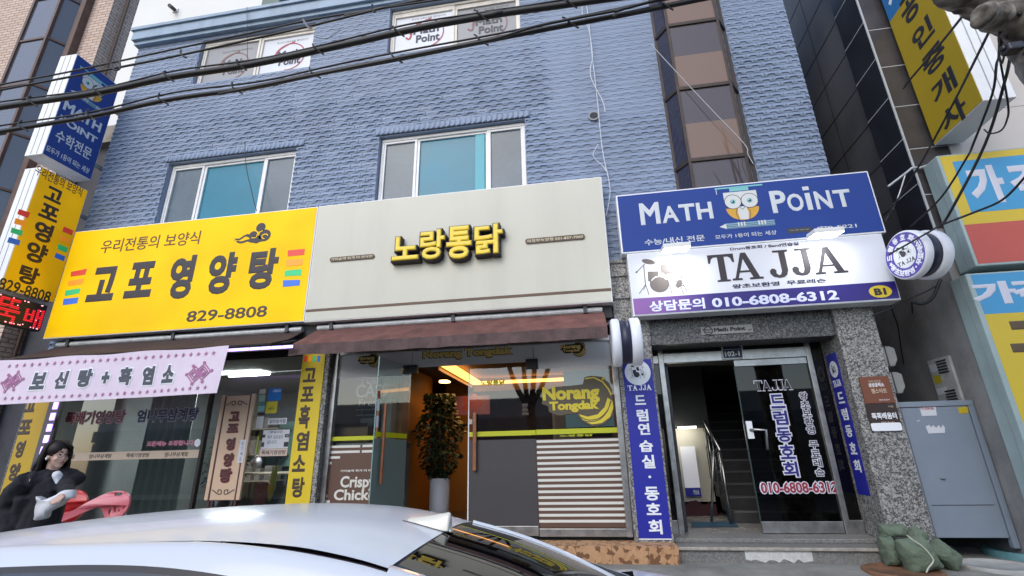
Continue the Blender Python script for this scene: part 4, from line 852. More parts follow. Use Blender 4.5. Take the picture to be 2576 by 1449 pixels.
def star(c, r): st.poly(Fb, [(c[0] + r * (1 if k % 2 == 0 else .42) * math.sin(k * math.pi / 5), c[1] + r * (1 if k % 2 == 0 else .42) * math.cos(k * math.pi / 5)) for k in range(10)], 0, .003)
for i in range(28):
    s = i / 27; star(FB.uv(m31(97 + 2050 * s, 780 - 132 * s - 18 * math.sin(math.pi * s) * 0)), .032); star(FB.uv(m31(60 + 2005 * s, 1105 - 112 * s + 12 * math.sin(math.pi * s))), .03)
onb(st).build('star_row', mk('mauve_print', (.42, .16, .32), .7), t)
kn = MB()
for cx, cy in ((125, 935), (2000, 850)):
    c0 = FB.uv(m31(cx, cy)); R_ = .11
    for sx in (-.5, .5):
        for k, rr in enumerate((1.0, .62, .3)): kn.ribbon(Fb, [(c0[0] + sx * R_ * 1.1 + R_ * rr * x, c0[1] + sx * R_ * .35 + R_ * rr * y) for x, y in ((1, 0), (0, 1), (-1, 0), (0, -1))], .02, 0, .003 + k * .0002 + (sx > 0) * .0003, True)
    for dx, dy in ((-.9, .9), (.5, 1.25), (1.7, .25), (-.6, -1.25), (.7, -1.05), (-1.6, -.1)): kn.poly(Fb, ell(c0[0] + dx * R_, c0[1] + dy * R_, .022, .022, 10), 0, .0036)
onb(kn).build('knot_emblem', MATS['mauve_print'], t)
# LED strips
LEDP = mk('violet_led', (.6, .55, .8), .4, emit=((.45, .25, 1), 1.7))
t = thing('led_strip', (-6.2, 5.72, 3.02), 'row of violet LED modules along the dark brown awning front', 'led strip')
x0 = aY(mF(410, 98), 5.72).x; x1 = aY(mF(945, 66), 5.72).x
MB().box(-8.3, 5.715, 3.0, x1 + .05, 5.735, 3.06).build('rail', DKMETAL, t)
for i in range(15): x = x1 - .03 - i * .295 * .99 / 1.0 * ((x1 - x0) / 6 / .292); MB().box(x - .075, 5.705, 3.012, x + .075, 5.716, 3.05).build('led_module', LEDP, t, bevel=.004)
t = thing('led_strip', (-8.25, 6.46, 1.0), 'upright strip of violet LED modules beside the restaurant window', 'led strip')
a = FY(6.47).uv(mH(442, 975)); b = FY(6.47).uv(mH(310, 1440))
MB().box(a[0] - .1, 6.47, .7, a[0] + .1, 6.5, 3.0).build('backing', mk('led_backing', (.09, .085, .1), .5), t)
for i in range(16): z = a[1] + .09 * 2 - i * (a[1] - b[1]) / 5; MB().box(a[0] - .0, 6.455, z - .055, a[0] + .085, 6.4699, z + .055).build('led_module', LEDP, t, bevel=.004)
# ================================================================== RESTAURANT SHOPFRONT (left)
FGl = FY(YG); Fgl = FGl.off(.003)
DGL = mk_glass('restaurant_glass', (.56, .62, .61), 2.0)
t = thing('shopfront', (-6.3, YG, .65), 'restaurant shopfront of dark glass behind the pink banner with printed menu names', 'shopfront', 'shop glass fronts')
FRD = mk('dark_bronze_alu', (.035, .03, .028), .4, .5)
fr = MB().box(-8.42, YG - .03, .6, -4.17, YG + .04, .72).box(-8.42, YG - .03, 3.1, -4.17, YG + .04, 3.3)
dx = FGl.uv(mF(190, 1000))[0]
for x in (-8.42, dx, -4.17 - .05): fr.box(x, YG - .029, .72, x + .05, YG + .039, 3.1)
fr.build('frame', FRD, t, bevel=.004)
MB().quad((-8.37, YG, .72), (dx, YG, .72), (dx, YG, 3.1), (-8.37, YG, 3.1)).build('glass_pane', DGL, t)
do = MB().quad((dx + .05, YG, .72), (-4.22, YG, .72), (-4.22, YG, 3.1), (dx + .05, YG, 3.1)).build('glass_door', DGL, t)
c = FGl.uv(mF(672, 1018)); MB().lathe((c[0], YG - .005, c[1]), [(.085, 0), (.09, .01), (.085, .02)], 24, (0, -1, 0)).build('lock_plate', STEEL, do, True)
hb = FGl.uv(mF(620, 640)); hb2 = FGl.uv(mF(590, 1110)); MB().box(hb[0] - .02, YG - .08, hb2[1], hb[0] + .03, YG - .045, hb[1]).build('handle', mk('handle_wood', (.2, .09, .05), .4, noise=(20, .3)), do, bevel=.008)
MAR = mk('print_maroon', (.2, .035, .05), .5); NVY = mk('print_navy', (.02, .03, .09), .5); PKW = mk('print_edge_white', (.62, .6, .62), .5)
for txt, bl_, tr_, mm in (('뚝배기영양탕', (648, 1368), (1272, 1218), MAR), ('엄나무삼계탕', (1368, 1343), (2008, 1192), NVY)):
    r = bt(FGl, m31, bl_, tr_); g = .012; MB().text(Fgl, txt, (r[0] - g, r[1] - g, r[2] + g, r[3] + g), 0, .002, .07).build('lettering_edge', mk('edge_rose', (.42, .3, .34), .5) if mm is MAR else mk('edge_grey', (.36, .38, .45), .5), t)
    MB().text(Fgl, txt, r, .003, .002, .03).build('window_lettering', mm, t)
r = bt(FGl, m41, (1468, 150), (1952, 82)); MB().text(Fgl, '모든메뉴 포장됩니다', r, 0, .002, .06).build('window_lettering', mk('print_pink', (.55, .2, .28), .5), t)
c = FGl.uv(m41(1985, 112)); MB().poly(Fgl, ell(c[0], c[1], .055, .06, 6, rot=30), 0, .002).build('hexagon_sticker', SIGNWHITE, t)
a = FGl.uv(m41(2003, 187)); b = FGl.uv(m41(1990, 262)); zt, zb = a[1] + .01, b[1]
so_ = MB().fbox(Fgl, -8.3, zb, a[0], zt, 0, .002).build('menu_strip', mk('strip_beige', (.56, .44, .33), .5), t)
sp = MB(); x = a[0] - .22; w = FGl.uv(m41(1885, 230))[0] - FGl.uv(m41(1648, 230))[0]; pitch = FGl.uv(m41(1648, 230))[0] - FGl.uv(m41(1265, 240))[0]
x = FGl.uv(m41(1648, 260))[0]
for i in range(5): sp.text(Fgl, ['엄나무삼계탕', '뚝배기영양탕'][i % 2], (x - i * pitch, zb + .025, x - i * pitch + w, zt - .025), .002, .0015, .03)
sp.build('lettering', DKBROWN, so_)
# interior of the restaurant
t = thing('fluorescent_lamp', (-5.0, 8.4, 2.95), 'lit twin tube lamp on the restaurant ceiling behind the glass door', 'lamp')
TUBE = mk('lit_tube', (1, 1, 1), .4, emit=((.95, .97, 1), 8))
pc = aY(mF(555, 280), 8.0); t.location = pc; ROOT[t.name] = tuple(pc)
MB().box(pc.x - .55, pc.y - .1, pc.z + .03, pc.x + .45, pc.y + .3, pc.z + .08).build('lamp_tray', SIGNWHITE, t)
al = bpy.data.lights.new('tube_light', 'AREA'); al.energy = 75; al.shape = 'RECTANGLE'; al.size = 1.0; al.size_y = .4; al.color = (.93, .97, 1); ao = bpy.data.objects.new('tube_light', al); COL.objects.link(ao); ao.parent = t; ao.location = (0, .1, -.06)
for dy in (-.05, .22): MB().tube([(pc.x - .45, pc.y + dy, pc.z), (pc.x + .38, pc.y + dy, pc.z)], .03, 10).build('tube', TUBE, t, True)
t = thing('dining_table', (-6.4, 9.2, .68), 'pale dining table inside the restaurant behind the dark glass', 'table')
MB().box(-7.2, 8.8, 1.38, -5.6, 9.5, 1.42).build('tabletop', mk('pale_wood', (.4, .33, .25), .4), t, bevel=.01)
for x in (-7.1, -5.7):
    for y in (8.9, 9.4): MB().box(x - .025, y - .025, .68, x + .025, y + .025, 1.38).build('leg', DKMETAL, t)
t = thing('wall_board', (-6.2, 10.9, 1.6), 'mint coloured menu board on the restaurant back wall', 'board')
MB().box(-7.6, 10.85, 1.5, -6.3, 10.95, 2.5).box(-5.9, 10.85, 1.4, -5.1, 10.95, 2.6).build('board_panel', mk('mint_board', (.25, .42, .36), .5, noise=(1, .2)), t)
t = thing('curtain', (-7.2, 8.0, .68), 'pale folded curtain hanging inside the restaurant window', 'curtain'); g = MB(); V = []
for i in range(41): u = -7.9 + i * .02 * 1.2; V += [(u, 7.8 + .04 * math.sin(i * .9), .8), (u, 7.8 + .05 * math.sin(i * .9 + .3), 3.1)]  # pale folded sheet added to stand for light streaks on the glass
g.add(V, [(2 * i, 2 * i + 2, 2 * i + 3, 2 * i + 1) for i in range(40)]).build('cloth', mk('streak_pale', (.3, .36, .33), .8), t, True)
t = thing('refrigerator', (-5.6, 9.9, .68), 'glass fronted drinks refrigerator at the back of the restaurant', 'refrigerator')
MB().box(-5.95, 9.6, .68, -5.25, 10.3, 2.6).build('fridge_body', mk('fridge_white', (.45, .46, .46), .4), t, bevel=.01); MB().box(-5.9, 9.58, .95, -5.3, 9.6, 2.3).build('fridge_door', mk('fridge_glass', (.03, .07, .06), .15), t)
t = thing('house_plant', (-6.6, 8.3, .68), 'dark bushy plant inside the restaurant behind the beige menu strip', 'potted plant'); MB().lathe((-6.6, 8.3, .68), [(.13, 0), (.2, .4), (.17, .4), (.001, .38)], 20, caps=False).build('pot', DKMETAL, t, True); lf = MB(); rn = random.Random(3)
for i in range(700):
    a = rn.random() * 6.283; zt = rn.random(); r_ = .42 * math.sin(math.pi * (.12 + .85 * zt)) * math.sqrt(rn.random()); p = Vector((-6.6 + r_ * math.cos(a), 8.3 + r_ * math.sin(a), 1.1 + zt * 1.25)); d1 = Vector((math.cos(a), math.sin(a), rn.uniform(-1, .4))).normalized(); d2 = d1.cross(ZUP).normalized(); l = rn.uniform(.08, .14)
    lf.add([p, p + d1 * l * .5 + d2 * l * .25, p + d1 * l, p + d1 * l * .5 - d2 * l * .25], [(0, 1, 2, 3)])
lf.build('foliage', mk('plant_dark', (.015, .035, .015), .5, noise=(5, .4)), t)
t = thing('storage_shelf', (-7.6, 10.4, .68), 'shelf of boxes along the restaurant back wall', 'shelf'); g = MB()
for z in (1.2, 1.75, 2.3): g.box(-8.2, 10.3, z, -7.0, 10.8, z + .03)
g.build('board', MATS['pale_wood'], t); g = MB()
for i in range(14): x = -8.15 + (i % 5) * .23; z = (1.23, 1.78, 2.33)[i // 5]; g.box(x, 10.35, z, x + rn.uniform(.12, .2), 10.7, z + rn.uniform(.15, .4))
g.build('stored_boxes', mk('stored_mixed', (.3, .25, .22), .7, noise=(3, .6)), t)
# ---- closed yellow umbrella behind the door glass
t = thing('umbrella', (-4.55, 6.85, .7), 'closed yellow umbrella standing behind the restaurant door glass', 'umbrella')
a = aY(mF(835, 1000), 6.85); b = aY(mF(770, 1340), 6.85)
MB().tube([b, b + (a - b) * .3, b + (a - b) * .72, b + (a - b) * .86], .03, 10, taper=[.012, .055, .04, .012]).build('canopy', mk('umbrella_yellow', (.55, .5, .03), .6), t, True)
MB().tube([b + (a - b) * .8, a, a + Vector((.03, 0, .05)), a + Vector((.07, 0, .02))], .012).build('handle', DKMETAL, t)
# ---- wooden menu board standing by the door
FM = FY(6.5); Fm = FM.off(.002)
t = thing('menu_board', (-5.13, 6.5, 1.1), 'beige upright board with maroon Korean column standing before the restaurant door', 'sign board')
u0, u1, v0, v1 = -5.40, -4.86, .66, 2.535; WD = mk('board_beige', (.58, .41, .28), .55, noise=(2, .07))
MB().fbox(FM, u0 + .08, v0 + .46, u1 - .08, v1, -.03, 0).build('centre_panel', WD, t, bevel=.004)
sb_ = MB()
for a, b in ((u0, u0 + .055), (u1 - .055, u1)): sb_.fbox(FM, a, v0 + .46, b, v1 + .02, -.03, .004)
sb_.build('side_slat', WD, t, bevel=.003)
MB().fbox(FM, u0 + .052, v0, u0 + .082, v1, -.03, -.004).fbox(FM, u1 - .082, v0, u1 - .052, v1, -.03, -.004).build('maroon_slat', mk('board_maroon', (.07, .02, .018), .5), t)
MB().fbox(FM, u0 + .1, v0, u0 + .14, v0 + .5, -.03, -.002).fbox(FM, u1 - .14, v0, u1 - .1, v0 + .5, -.03, -.002).build('leg', DKMETAL, t)
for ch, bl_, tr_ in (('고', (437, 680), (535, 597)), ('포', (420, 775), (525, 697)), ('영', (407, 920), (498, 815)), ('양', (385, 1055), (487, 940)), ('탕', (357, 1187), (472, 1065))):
    r = bt(FM, mF, bl_, tr_); lo_ = MB().text(Fm, ch, r, .006, .006, .07).build('letter', mk('letter_maroon', (.075, .012, .012), .45), t); MB().text(Fm, ch, (r[0] + .008, r[1] - .008, r[2] + .008, r[3] - .006), .0, .005, .07).build('letter_shadow', mk('letter_shadow_rose', (.4, .12, .1), .5), lo_)  # rose copy set down and right paints each letter's shadow
o_ = MB()
for cx, cy, fl in ((505, 535, 1), (390, 1258, -1)):
    c = FM.uv(mF(cx, cy))
    for sx in (-1, 1): o_.ribbon(Fm, smooth([(c[0] + sx * .17, c[1] - .02 * fl), (c[0] + sx * .13, c[1] + .0), (c[0] + sx * .08, c[1] + .03 * fl), (c[0] + sx * .03, c[1] + .035 * fl), (c[0] + sx * .025, c[1] - .01 * fl), (c[0] + sx * .07, c[1] - .02 * fl), (c[0] + sx * .075, c[1] + .015 * fl)], 5), .011, 0, .003 + (sx > 0) * .0004)
o_.build('scroll_ornament', DKBROWN, t)
def notice(rc, fr, mat, label, texts=(), cat='notice', name='notice', group=None, d=.002, rot=0):
    u0, v0, u1, v1 = rc; t = thing(name, fr.w((u0 + u1) / 2, v0, 0), label, cat, group)
    MB().fbox(fr, u0, v0, u1, v1, .0005, d).build('sheet', mat, t)
    w, h = u1 - u0, v1 - v0
    for k, (txt, a, b, c_, d_, mm, bold) in enumerate(texts):
        MB().text(fr, txt, (u0 + a * w, v0 + b * h, u0 + c_ * w, v0 + d_ * h), d + .0003, .001, bold).build('lettering', mm, t)
    return t
PAPER = mk('paper_white', (.6, .61, .64), .7, noise=(5, .04)); PAPC = mk('paper_cream', (.5, .48, .42), .7)
r = r4(FM, mF, (522, 930), (572, 930), (535, 1022), (565, 832)); Fn = FM.off(.006)
t = notice(r, Fn, PAPER, 'white handwritten paper slip taped to the beige menu board', name='paper_slip'); g = MB(); g.column(Fn, '당기세요', r[0] + .03, r[1] + .02, r[2] - .03, r[3] - .02, .003, .001, 0, .25); g.build('handwriting', INK, t)
Fd = FGl.off(.004)
notice(bt(FGl, mF, (758, 512), (880, 405)), Fd, mk('notice_blue', (.01, .16, .5), .4), 'blue notice with white mark on the restaurant door glass', (('CESCO', .35, .68, .92, .88, SIGNWHITE, .02),))
notice(bt(FGl, mF, (740, 616), (845, 516)), Fd, mk('notice_yellow', (.55, .48, .03), .5), 'yellow notice below the blue one on the restaurant door', (('모범', .38, .5, .62, .62, INK, 0), ('음식점입니다', .22, .3, .8, .44, INK, .01)))
notice(bt(FGl, mF, (760, 708), (922, 652)), Fd, PAPER, 'white notice strip naming an ordinary eating place on door glass', (('일반음식점', .08, .2, .92, .82, INK, .01),))
r = bt(FGl, mF, (705, 908), (945, 748)); t = notice(r, Fd, PAPER, 'white opening hours notice half covered by handwriting on the door glass', (('- 영업시간 -', .18, .82, .82, .95, INK, .02), ('매주 일요일은', .2, .52, .78, .72, INK, 0), ('쉽니다.', .2, .25, .58, .45, INK, 0)))
z = MB(); w = r[2] - r[0]; h = r[3] - r[1]
for a, b, c_, d_ in ((0, .6, .1, .76), (0, .1, .1, .35), (.84, .58, 1, .76), (.84, .08, 1, .34)): z.fbox(Fd, r[0] + a * w, r[1] + b * h, r[0] + c_ * w, r[1] + d_ * h, .0022, .003)
z.build('black_field', BLACK, t); MB().text(Fd, '00', (r[0] + .87 * w, r[1] + .62 * h, r[0] + .98 * w, r[1] + .72 * h), .0032, .001).text(Fd, '00', (r[0] + .87 * w, r[1] + .41 * h, r[0] + .98 * w, r[1] + .51 * h), .0032, .001).build('digits', PAPC, t)
notice(bt(FGl, mF, (690, 970), (925, 905)), Fd, mk('notice_peach', (.6, .46, .38), .6), 'peach menu name strip under the opening hours notice', (('뚝배기영양탕', .07, .2, .95, .82, INK, .02),))
notice(bt(FGl, mF, (660, 950), (690, 798)), Fd.off(.004), mk('notice_lime', (.4, .6, .03), .5), 'narrow lime and white sticker beside the opening hours notice')
notice(bt(FGl, mF, (660, 740), (730, 640)), Fd, PAPER, 'small white card below the pale green stickers on the door')
t = thing('sticker_column', FGl.w(FGl.uv(mF(700, 600))[0], FGl.uv(mF(700, 600))[1], 0), 'column of pale green and grey stickers left of the blue notice', 'stickers')
for k, (y0, y1, mm) in enumerate(((455, 415, PAPC), (520, 462, mk('stk_green', (.25, .38, .34), .5)), (548, 525, mk('stk_teal', (.05, .22, .24), .5)), (600, 552, mk('stk_cyan', (.18, .4, .44), .5)), (632, 608, mk('stk_navy', (.02, .02, .05), .5)))):
    r = bt(FGl, mF, (690 - k * 4, y1 if False else y0), (745 - k * 2, y1)); MB().fbox(Fd, *r, .0005, .002).build('sticker', mm, t)
# ---- upright yellow banners on the pillars
FP = FY(YP - .012); Fp = FP.off(.002)
VY = mk('banner_yellow', (.68, .5, .015), .5, noise=(1.2, .05)); VY2 = mk('banner_yellow_dim', (.5, .32, .015), .5, noise=(1.2, .08))
t = thing('upright_banner', (-3.99, YP, .66), 'bright yellow upright panel with brown Korean column on the granite pillar', 'banner', 'yellow upright panels')
MB().fbox(FP, -4.165, .66, -3.81, 3.12, -.01, 0).build('panel', VY, t)
MB().letters(Fp, [(ch, bt(FP, mF, bl_, tr_)) for ch, bl_, tr_ in (('고', (1048, 360), (1165, 238)), ('포', (1028, 520), (1147, 390)), ('흑', (1005, 742), (1118, 545)), ('염', (985, 925), (1107, 760)), ('소', (957, 1098), (1080, 955)), ('탕', (950, 1310), (1070, 1140)))], 'letter', DKBROWN, t, 0, .004, .04)
for k in range(4): r = bt(FP, mF, (1058 + k * 36, 190), (1086 + k * 36, 140)); MB().fbox(Fp, *r, 0, .002).build('colour_bars', STRIPE[k], t)
t = thing('upright_banner', (-8.6, YP, .66), 'dull yellow upright panel with brown Korean column beside the violet LED strip', 'banner', 'yellow upright panels')
MB().fbox(FP, -8.825, .66, -8.4, 3.0, -.01, 0).build('panel', VY2, t)
g = []
for ch, bl_, tr_ in (('고', (190, 1022), (312, 900)), ('포', (140, 1207), (278, 1078)), ('영', (108, 1397), (222, 1253))): g.append((ch, bt(FP, mH, bl_, tr_)))
for ch, bl_, tr_ in (('양', (65, 495), (222, 312)), ('탕', (-15, 740), (150, 555))): g.append((ch, bt(FP, m41, bl_, tr_)))
MB().letters(Fp, g, 'letter', DKBROWN, t, 0, .004, .06)
# ================================================================== CHICKEN SHOPFRONT
t = thing('shopfront', (-1.7, YG, .65), 'chicken shop glass front with brown striped film and a lime band', 'shopfront', 'shop glass fronts'); cs = t
GL = mk_glass('shop_glass', (.8, .86, .84), 1.8)
FILM = mk('frosted_film_pale', (.8, .8, .79), .5, noise=(2, .03)); BROWNF = mk('film_brown', (.115, .06, .04), .5, noise=(2, .06)); CREAMF = mk('film_cream', (.68, .68, .62), .5); LIME = mk('film_lime', (.5, .53, .01), .45); GREYF = mk('film_grey', (.05, .047, .05), .5, noise=(3, .06))
fr = MB().box(-3.735, YG - .05, .66, -3.66, YG + .04, 3.15).box(.3, YG - .05, .66, .375, YG + .04, 3.15).box(-3.66, YG - .03, 3.08, .3, YG + .04, 3.15).box(-.76, YG - .02, .66, .3, YG + .03, .75).box(-3.66, YG - .02, .66, -2.55, YG + .03, .75)
fr.build('frame', STEEL, t, bevel=.004)
LB0, XD0, XD1 = 2.74, -2.53, -.765
for a, b, z0_, z1_ in ((-3.66, XD0 - .006, .75, 3.08), (XD1 + .006, .3, .75, 3.08), (XD0, XD1, 2.84, 3.08)):
    MB().quad((a, YG, z0_), (b, YG, z0_), (b, YG, z1_), (a, YG, z1_)).build('glass_pane', GL, t)
bf = MB().fbox(FGl, -3.66, LB0, XD0 - .006, 3.08, .0005, .0015); bf.build('header_film', FILM, t)
MB().fbox(FGl, XD1 + .006, LB0, .3, 3.08, .0005, .0015).build('header_film', FILM, t); MB().fbox(FGl, XD0, 2.845, XD1, 3.08, .0005, .0015).build('header_film', FILM, t)
MB().fbox(FGl, -3.66, 1.865, -2.99, 1.92, .001, .003).build('lime_band', LIME, t); MB().fbox(FGl, XD1 + .006, 1.87, .3, 1.935, .001, .003).build('lime_band', LIME, t)
MB().box(-2.66, YG - .03, 2.76, -2.44, YG + .03, 2.88).build('door_clamp', BLACK, t, bevel=.004); cl = MB().box(-.87, YG - .03, 2.74, -.70, YG + .03, 2.88).build('door_clamp', BLACK, t, bevel=.004)
# right pane: cream and brown stripes; pale board behind glass
MB().fbox(FGl, XD1 + .006, .76, .3, 1.81, .001, .0025).build('striped_film', BROWNF, t)
z = MB(); n = 15; H = 1.81 - .79
for i in range(n): zt = 1.80 - i * H / n; z.fbox(FGl, XD1 + .006, zt - .031, .3, zt, .0026, .0036)
z.build('cream_stripes', CREAMF, t)
MB().fbox(FGl, -.36, 1.95, .27, 2.7, -.03, -.015).build('pale_backing', mk('pale_teal_board', (.24, .36, .36), .5, noise=(1, .08)), t)
MB().text(FGl, '노랑통닭', (-.45, 1.835, -.02, 1.862), .0, .001, .03).build('small_lettering', LIME, t)
# left pane: brown film with cream bars and slogan
MB().fbox(FGl, -3.66, .76, -2.6, 1.80, .001, .0025).build('brown_film', BROWNF, t)
z = MB()
for x0_, y0_, x1_, y1_ in ((720, 162, 1098, 138), (1120, 152, 1260, 132), (715, 215, 1093, 193), (1115, 207, 1258, 187), (708, 270, 895, 250), (704, 327, 810, 306), (700, 382, 772, 362), (690, 490, 745, 470), (683, 546, 750, 527), (678, 600, 757, 580), (672, 656, 768, 636), (665, 712, 792, 692)):
    a = FGl.uv(m42(x0_, (y0_ + y1_) / 2)); b = FGl.uv(m42(x1_, (y0_ + y1_) / 2)); hh = .016; v = (a[1] + b[1]) / 2; z.fbox(FGl, max(a[0], -3.66), v - hh, b[0], v + hh, .0026, .0036)
z.build('cream_bars', CREAMF, t)
Fq = FGl.off(.003); a = FGl.uv(m42(895, 410)); b = FGl.uv(m42(1245, 375))
w = (b[0] - a[0]); q1 = FGl.uv(m42(828, 690)); q2 = FGl.uv(m42(1240, 575)); q3 = FGl.uv(m42(895, 545)); q4 = FGl.uv(m42(1255, 440))
MB().letters(Fq, [('가마솥에 튀겨 더 바삭한', (a[0], a[1] + .005, a[0] + w * 1.12, b[1])), ('Crispy', (q3[0], q3[1] - .065, q3[0] + (q4[0] - q3[0]) * 1.0, q4[1])), ('Chicken', (q1[0], q1[1], q1[0] + (q2[0] - q1[0]) * 1.2, q2[1]))], 'window_lettering', CREAMF, t, 0, .001, .03)
# logos on the glass
GOLD = mk('logo_gold', (.9, .66, .2), .5); GOLDB = mk('logo_yellow', (.78, .62, .04), .5); LDK = mk('logo_dark', (.045, .028, .018), .5); LTP = mk('logo_taupe', (.11, .085, .05), .5)
def pot(fr, m, sc, parent, gold, dark, d0=0.0, text=True):
    """shop emblem: a lidded pot behind two lines of lettering; m maps the emblem's own pixels"""
    g = lambda x, y: fr.uv(m(x, y))
    dk = MB(); P = [(810, 960), (830, 890), (900, 875), (1000, 885), (1080, 950), (1108, 1030), (1095, 1090), (1125, 1150), (1110, 1280), (1030, 1360), (930, 1385), (830, 1350), (765, 1290), (760, 1250), (560, 1275), (470, 1235), (465, 1180), (400, 1160), (420, 1030), (560, 985), (700, 975)]
    dk.poly(fr, [g(*p) for p in P], d0, d0 + .002); dk.build('logo_shadow', dark, parent)
    go = MB(); go.poly(fr, [g(*p) for p in [(775, 1262), (860, 1285), (960, 1262), (1030, 1190), (1060, 1095), (1110, 1130), (1118, 1200), (1085, 1290), (1000, 1350), (900, 1362), (815, 1325)]], d0 + .002, d0 + .003)
    go.ribbon(fr, [g(*p) for p in [(835, 905), (920, 892), (1010, 935), (1070, 1010), (1098, 1070)]], .018 * sc, d0 + .002, d0 + .0034); go.poly(fr, [g(1000, 905), g(1025, 880), g(1030, 905), g(1012, 920)], d0 + .002, d0 + .0031)
    if text: go.text(fr, 'Norang', bt(fr, m, (410, 1165), (972, 965)), d0 + .003, .002, .05).text(fr, 'Tongdak', bt(fr, m, (478, 1250), (970, 1118)), d0 + .003, .002, .05)
    go.build('logo_lettering', gold, parent)
    l = MB()
    for k, o in enumerate((0, 22)): l.ribbon(fr, smooth([g(790, 1290 + o), g(870, 1320 + o * .8), g(980, 1300 + o * .6), g(1060, 1220 + o * .3), g(1098 - o * .3, 1125)], 4), .012 * sc, d0 + .0032, d0 + .0042 + k * .0002)
    l.build('logo_line', dark, parent)
Flo = FGl.off(.003); pot(Flo, m33, 1.0, t, GOLDB, LTP)
def rem(x0, y0, x1, y1, base): return lambda x, y: base(x0 + (x - 400) / 725 * (x1 - x0), y0 + (y - 875) / 510 * (y1 - y0))
pot(Flo, rem(1070, 648, 1290, 792, m32), .35, t, GOLD, LDK); pot(Flo, rem(585, 528, 842, 686, m33), .38, t, GOLD, LDK)
r = bt(FGl, mG, (236, 240), (1222, 82)); g = .014
ho = MB().text(Flo, 'Norang Tongdak', (r[0] - g, r[1] - g, r[2] + g, r[3] + g), 0, .002, .09).build('header_lettering_edge', LDK, t); MB().text(Flo, 'Norang Tongdak', r, .003, .002, .055).build('header_lettering', GOLD, t)
# closed right door leaf
lx0 = FGl.uv((1178, 1100))[0]
do = MB().quad((lx0, YG - .012, .67), (XD1, YG - .012, .67), (XD1, YG - .012, 2.835), (lx0, YG - .012, 2.835)).build('glass_door', GL, t)
FD = FY(YG - .012)
MB().fbox(FD, lx0 + .01, .78, XD1, 1.82, .001, .002).build('grey_film', GREYF, do); MB().fbox(FD, lx0 + .01, 1.868, XD1, 1.93, .001, .0025).build('lime_band', LIME, do)
MB().fbox(FD, lx0, .67, lx0 + .014, 2.835, -.004, .004).build('edge_strip', SIGNWHITE, do); MB().fbox(FD, lx0 + .014, .67, XD1 - .004, .78, -.012, .016).build('kick_plate', STEEL, do, bevel=.003)
WOODH = mk('door_handle_wood', (.27, .1, .045), .35, noise=(14, .3), coat=.3)
hx = FD.uv(mG(812, 1000))[0]; MB().fbox(FD, hx - .024, FD.uv(mG(815, 1449))[1], hx + .024, FD.uv(mG(812, 815))[1], .03, .06).build('handle', WOODH, do, bevel=.006)
MB().text(FD.off(.003), '노랑통닭', bt(FD, mG, (868, 520), (1138, 442)), 0, .001, .05).build('window_lettering', GOLDB, do)
MB().text(FD.off(.003), '포', bt(FD, mG, (1322, 842), (1395, 712)), 0, .001, .06).build('small_lettering', DKBROWN, do)
r = bt(FD, mG, (735, 940), (778, 885)); MB().fbox(FD, *r, .001, .002).build('sticker', PAPC, do)
# open left door leaf
hinge = Vector((XD0 - .02, YG - .01, 0)); tip = Vector((-2.66, 5.82, 0)); ld_ = (tip - hinge); fl_ = Fr((tip.x, tip.y), (-ld_.x, -ld_.y)); LN = ld_.length
do = MB().add([fl_.w(0, .68), fl_.w(LN, .68), fl_.w(LN, 2.86), fl_.w(0, 2.86)], [(0, 1, 2, 3)]).build('open_glass_door', mk_glass('door_glass', (.72, .82, .8), 1.5), t)
MB().fbox(fl_, .01, .78, LN - .01, 1.85, .001, .003).build('frosted_film', mk_glass('frosted_green', (.5, .6, .56), 1.3, .8, (.2, .27, .245), .3), do); MB().fbox(fl_, .01, 1.868, LN - .01, 1.93, .001, .003).build('lime_band', LIME, do)
MB().fbox(fl_, 0, .68, LN, .78, -.01, .012).build('kick_plate', STEEL, do); MB().fbox(fl_, -.004, .68, .005, 2.86, -.006, .006).build('edge_strip', mk('glass_edge_green', (.2, .32, .3), .3), do)
for s_ in (1, -1): MB().fbox(fl_, .13, 1.32, .165, 2.28, .035 * s_, .065 * s_).build('handle', WOODH, do, bevel=.006)
for k, (v, h_, mm) in enumerate(((2.33, .1, mk('stk_red', (.4, .05, .05), .5)), (2.18, .13, SIGNWHITE), (1.98, .14, SIGNWHITE))): MB().fbox(fl_, .02, v, .075, v + h_, .001 + k * 1e-4, .003).build('sticker', mm, do)
# neon tube sign hanging inside the left pane
t = thing('neon_sign', (-3.3, YG + .25, 2.0), 'unlit tube beer sign hanging behind the left pane of the chicken shop', 'sign')
fn = FY(YG + .22); N_ = mk('unlit_tube', (.3, .32, .33), .3, coat=.5); g = MB()
c = FGl.uv(m32(1130, 1050)); 
g.text(fn, 'Toki', (c[0] - .18, c[1] + .16, c[0] + .12, c[1] + .34), 0, .02, .01).text(fn, 'CASS', (c[0] - .22, c[1] - .04, c[0] + .28, c[1] + .16), 0, .025, .02).text(fn, 'Fresh', (c[0] - .16, c[1] - .16, c[0] + .2, c[1] - .06), 0, .02, .01)
g.build('tube_lettering', N_, t)
g = MB()
for u, v, w_, h_ in ((-.2, -.22, .4, .02), (-.2, -.3, .4, .02), (-.12, -.45, .25, .12)): g.fbox(fn, c[0] + u, c[1] + v, c[0] + u + w_, c[1] + v + h_, -.02, .0)
for u in (-.12, .14): g.fbox(fn, c[0] + u, c[1] - .34, c[0] + u + .012, c[1] + .5, -.03, -.018)
g.build('hanger', DKMETAL, t)
